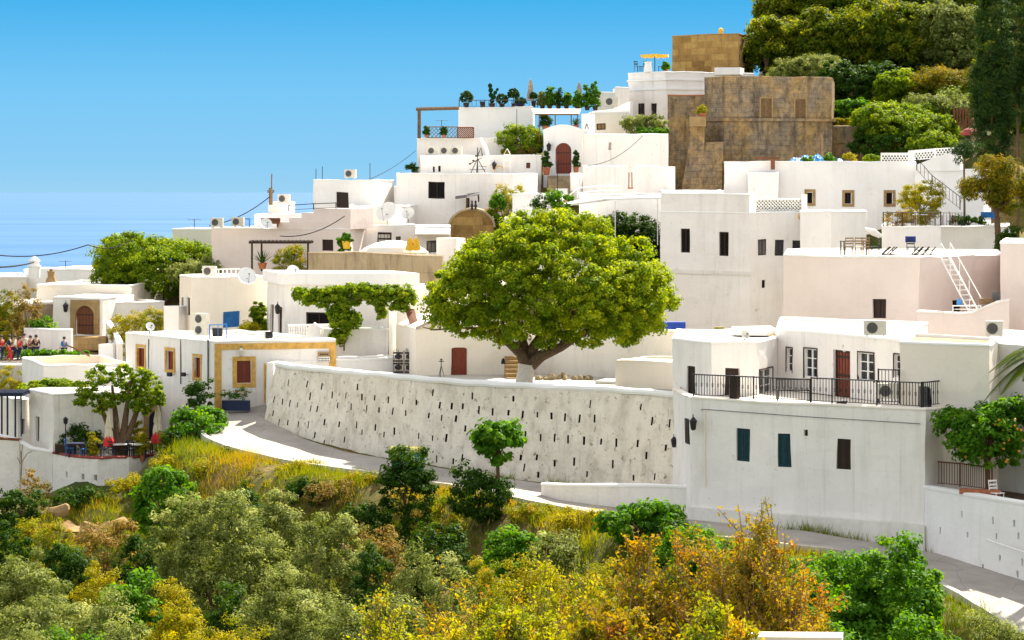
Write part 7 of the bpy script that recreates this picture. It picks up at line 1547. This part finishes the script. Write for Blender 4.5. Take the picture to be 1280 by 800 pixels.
# --- furniture on pink roof
zr = -3.33
table(1067, 319, 135.5, 'dark square table on the pinkish roof', R(5), 1.3, .9, 'wood_dark')
CG = 'chairs on the pinkish roof'
chair(1061, 319, 135, 'tan chair tucked at the left of the dark table', R(180), 'wood_tan', CG); chair(1074, 319, 134.8, 'cream chair in front of the dark table', R(170), 'wood_tan', CG, seat_m='canvas'); chair(1081, 319, 135, 'tan chair at the right of the dark table', R(180), 'wood_tan', CG); chair(1094, 319, 135, 'dark high backed chair facing the table', R(-90), 'iron', CG)
for i, (px, lab) in enumerate([(1110, 'folded dark chair lying left of the blue seat'), (1118, 'second folded dark chair lying left of the blue seat'), (1150, 'folded dark chair just right of the blue seat'), (1158, 'second folded dark chair right of the blue seat'), (1167, 'folded dark chair nearest the metal stair')]):
    T = thing('folded_chair', lab, 'chair', P(px, 319.5, 134), R(10*i), 'folded chairs on the pinkish roof'); MB().tube([(-.3, 0, .05), (.15, 0, .45)], .03, 4).tube([(-.3, .4, .05), (.15, .4, .45)], .03, 4).box((-.05, .2, .28), (.1, .4, .05)).build('backrest', 'iron', T, False); MB().tube([(-.3, 0, .05), (.3, 0, .08)], .03, 4).tube([(-.3, .4, .05), (.3, .4, .08)], .03, 4).box((.05, .2, .08), (.5, .38, .04)).build('seat', 'iron', T, False)
chair(1139, 319.5, 134.3, 'dark folding chair with a blue back cloth on the pinkish roof', 0, 'iron', CG); T = thing('blue_cloth', 'blue cloth draped over the back of a roof chair', 'cloth', P(1139, 319.5, 134.5)); MB().box((0, .24, .85), (.55, .06, .32)).build('cloth', 'deepblue', T, False)
# white metal stair
T = thing('metal_stair', 'white metal stair with handrails leaning up to the pinkish roof', 'stair', P(1212, 391, 129.5)); a0, a1 = P(1212, 391, 129.8), P(1176, 322, 131.6)
for s_, off in ((0, Vector((0, 0, 0))), (1, Vector((.52, .25, 0)))):
    mb = MB().tube([a0+off, a1+off], .045, 5); mb.build('stringer', 'paint_white', T)
    mb = MB().tube([a0+off+Vector((.1, 0, .75)), a1+off+Vector((0, 0, .75))], .03, 5)
    for k in range(4): p = a0.lerp(a1, k/3)+off; mb.tube([p, p+Vector((0, 0, .75))], .022, 5)
    mb.build('handrail', 'paint_white', T)
for k in range(11): p = a0.lerp(a1, (k+.5)/11); MB().box(tuple(p+Vector((.26, .12, 0))), (.55, .22, .03), R(25)).build('tread', 'paint_white', T)
bar_fence([P(1191, 391, 129.2), P(1226, 391, 128.8)], .35, 'short white rail at the foot of the metal stair', m='paint_white', step=5, scroll=False, rails=(.18,))
T = thing('blue_jug', 'small bright blue object beside the foot of the metal stair', 'jug', P(1199, 383, 130.2)); MB().lathe([(.1, 0), (.14, .1), (.13, .3), (.05, .36), (.05, .4)], n=10).build('body', 'tarp', T, False)
T = thing('roof_tank', 'grey box on the parapet right of the metal stair', 'tank', P(1245, 380, 129)); MB().box((0, 0, .3), (.35, .3, .6)).build('body', 'ac_dark', T, False); MB().box((-.5, 0, .14), (.7, .3, .26)).build('lid', 'wood_tan', T, False)
# --- right hand terrace
zf = ZT+.04; n2 = .12
Yl = lambda px: 110+(px-864)*(104-110)/(1156-864)
def tp(px, dy=.16, z=zf): A_, B_ = W(864, 110), W(1156, 104); t, Y = on_edge(A_, B_, px); return Vector(((px-640)*(Y+dy)/F, Y+dy, z))
bar_fence([tp(867), tp(918), tp(942), tp(1013)], .95, 'black wrought iron railing along the left of the roof terrace', step=.13)
a = W(1156, 104.2); b = W(1234, 108.2)
bar_fence([tp(1014), tp(1040), tp(1096), tp(1152)], 1.02, 'long black wrought iron railing along the front of the roof terrace', step=.13)
bar_fence([Vector((*W(1154, 104.4), zf)), Vector((*W(1190, 106.1), zf)), Vector((*W(1233, 108), zf))], 1.02, 'black iron railing returning along the right side of the roof terrace', step=.15)
bar_fence([Vector((*W(1098, 106.6), zf)), Vector((*W(1124, 106.3), zf))], 1.4, 'taller black rail section behind the air conditioner', step=.13, scroll=False)
for px, w_, h_, lab in [(918, .42, 1.15, 'black box cabinet standing at the terrace railing'), (1052, .4, .3, 'low black box behind the front terrace railing')]:
    T = thing('cabinet', lab, 'cabinet', tuple(tp(px, .5, -9.03)), group='black boxes on the roof terrace'); MB().box((0, 0, h_/2), (w_, .3, h_)).build('body', 'wood_dark', T, False); MB().box((0, 0, h_+.02), (w_+.06, .34, .04)).build('lid', 'iron', T, False)
T = thing('barbecue', 'dark square oven box at the right end of the roof terrace', 'oven', (*W(1162, 105.9), -9.03)); MB().box((0, 0, .5), (.85, .5, 1.0)).build('housing', 'ac_dark', T, False); MB().box((.14, -.27, .55), (.5, .06, .75)).build('door', 'void', T, False)
T = thing('terrace_bench', 'dark iron bench on the roof terrace before the glazed doors', 'bench', (*W(992, 111), -9.03)); MB().box((0, 0, .45), (1.5, .45, .05)).build('seat', 'iron', T, False); mb = MB().box((0, .22, .9), (1.5, .04, .06))
for k in range(12): mb.box((-.7+.127*k, .22, .68), (.03, .03, .42))
mb.build('backrest', 'iron', T, False)
for x in (-.7, .7): MB().box((x, 0, .22), (.05, .4, .44)).build('leg', 'iron', T, False)
dish(932, 428, 116, .22, 'small tripod dish on the roof of the terrace house', R(20), m='ac', mast=.25); pot(966, 425, 118.5, .16, .26, 'ochre jar with a green strap on the roof edge', None, m='ochre')
lantern(866, 529, 109.7, 'black wrought iron lantern on the left corner of the terrace house', s=1.4); lantern(842, 552, 114.5, 'small dark lantern at the end of the retaining wall', s=1.2)
o = MB().tube([tp(876, -.06, -9.35), tp(878, -.06, -9.3), tp(1000, -.06, -9.38), tp(1150, -.06, -9.42)], .014, 4).build('wall_cable', 'ac_dark', origin=tuple(tp(876))); tag(o, 'thin grey cable running along the front of the terrace house', 'cable')
o = MB().tube([tp(881, -.07, -9.35), tp(881, -.07, -12.6)], .035, 6).build('drain_pipe', 'cream', origin=tuple(tp(881))); tag(o, 'white drain pipe down the left of the terrace house front', 'pipe')
# lower right garden
bar_fence([Vector((*W(1167, 105.0), -12.0)), Vector((*W(1200, 104.2), -12.0)), Vector((*W(1240, 102.6), -12.0))], .95, 'rusty garden railing beside the orange tree', m='wood', step=.12, scroll=False)
chair(1246, 0, 101.3, 'white garden chair under the orange tree', R(30), 'paint_white', z=-12.35); 
T = thing('terracotta_trough', 'dark red trough on top of the lower right street wall', 'trough', (*W(1225, 101.6), -12.0)); MB().box((0, 0, .1), (1.6, .3, .2), R(-22)).build('trough', 'terracotta', T, False)
o = MB().tube([P(1234, 675, 99.2), P(1285, 692, 97.6)], .04, 5).build('white_pipe', 'paint_white', origin=P(1234, 675, 99.2)); tag(o, 'white pipe sloping across the lower right street wall', 'pipe')
T = thing('wooden_gate', 'brown wooden gate in the wall under the hillside trees', 'gate', P(1204, 160, 203)); mb = MB()
for k in range(7): mb.box((-.7+.23*k, 0, .8), (.12, .06, 1.6))
for z in (.3, 1.3): mb.box((0, .05, z), (1.6, .05, .12))
mb.build('slats', 'wood', T, False); slab_box('gate_pier', 'stone pier right of the brown wooden gate', 'pier', rect(1215, 203, 1226, 203, .7), 2.5, Z(132, 203), 'stone_wall')
T = thing('red_umbrella', 'small red half open umbrella below the wooden gate', 'umbrella', P(1212, 178, 199)); MB().lathe([(.75, .55), (.7, .75), (.45, 1.0), (.05, 1.15)], n=12).build('canopy', 'brick_edge', T, False); MB().tube([(0, 0, -.6), (0, 0, 1.1)], .03, 5).build('pole', 'iron', T, False)
# --- cables
cable([(-10, 318, 150), (110, 306, 156), (165, 300, 165)], 'long cable sagging in from the left edge across the sea', .35, r=.03)
cable([(337, 246, 181.9), (262, 282, 176)], 'cable from the utility pole down to the left roofs', .35, r=.035)
cable([(431, 270, 173), (350, 295, 173.5)], 'cable drooping across the pink terraced house', .45, r=.03)
cable([(-10, 334, 150), (42, 328, 182)], 'short thick cable at the left edge by the round turret', .1, r=.05)
cable([(520, 188, 198), (462, 224, 190)], 'cable from the upper terraces down to the dark door house', .2, r=.02)
cable([(803, 170, 195), (735, 207, 191)], 'cable crossing the tall white wall above the lamp', .5, r=.02)
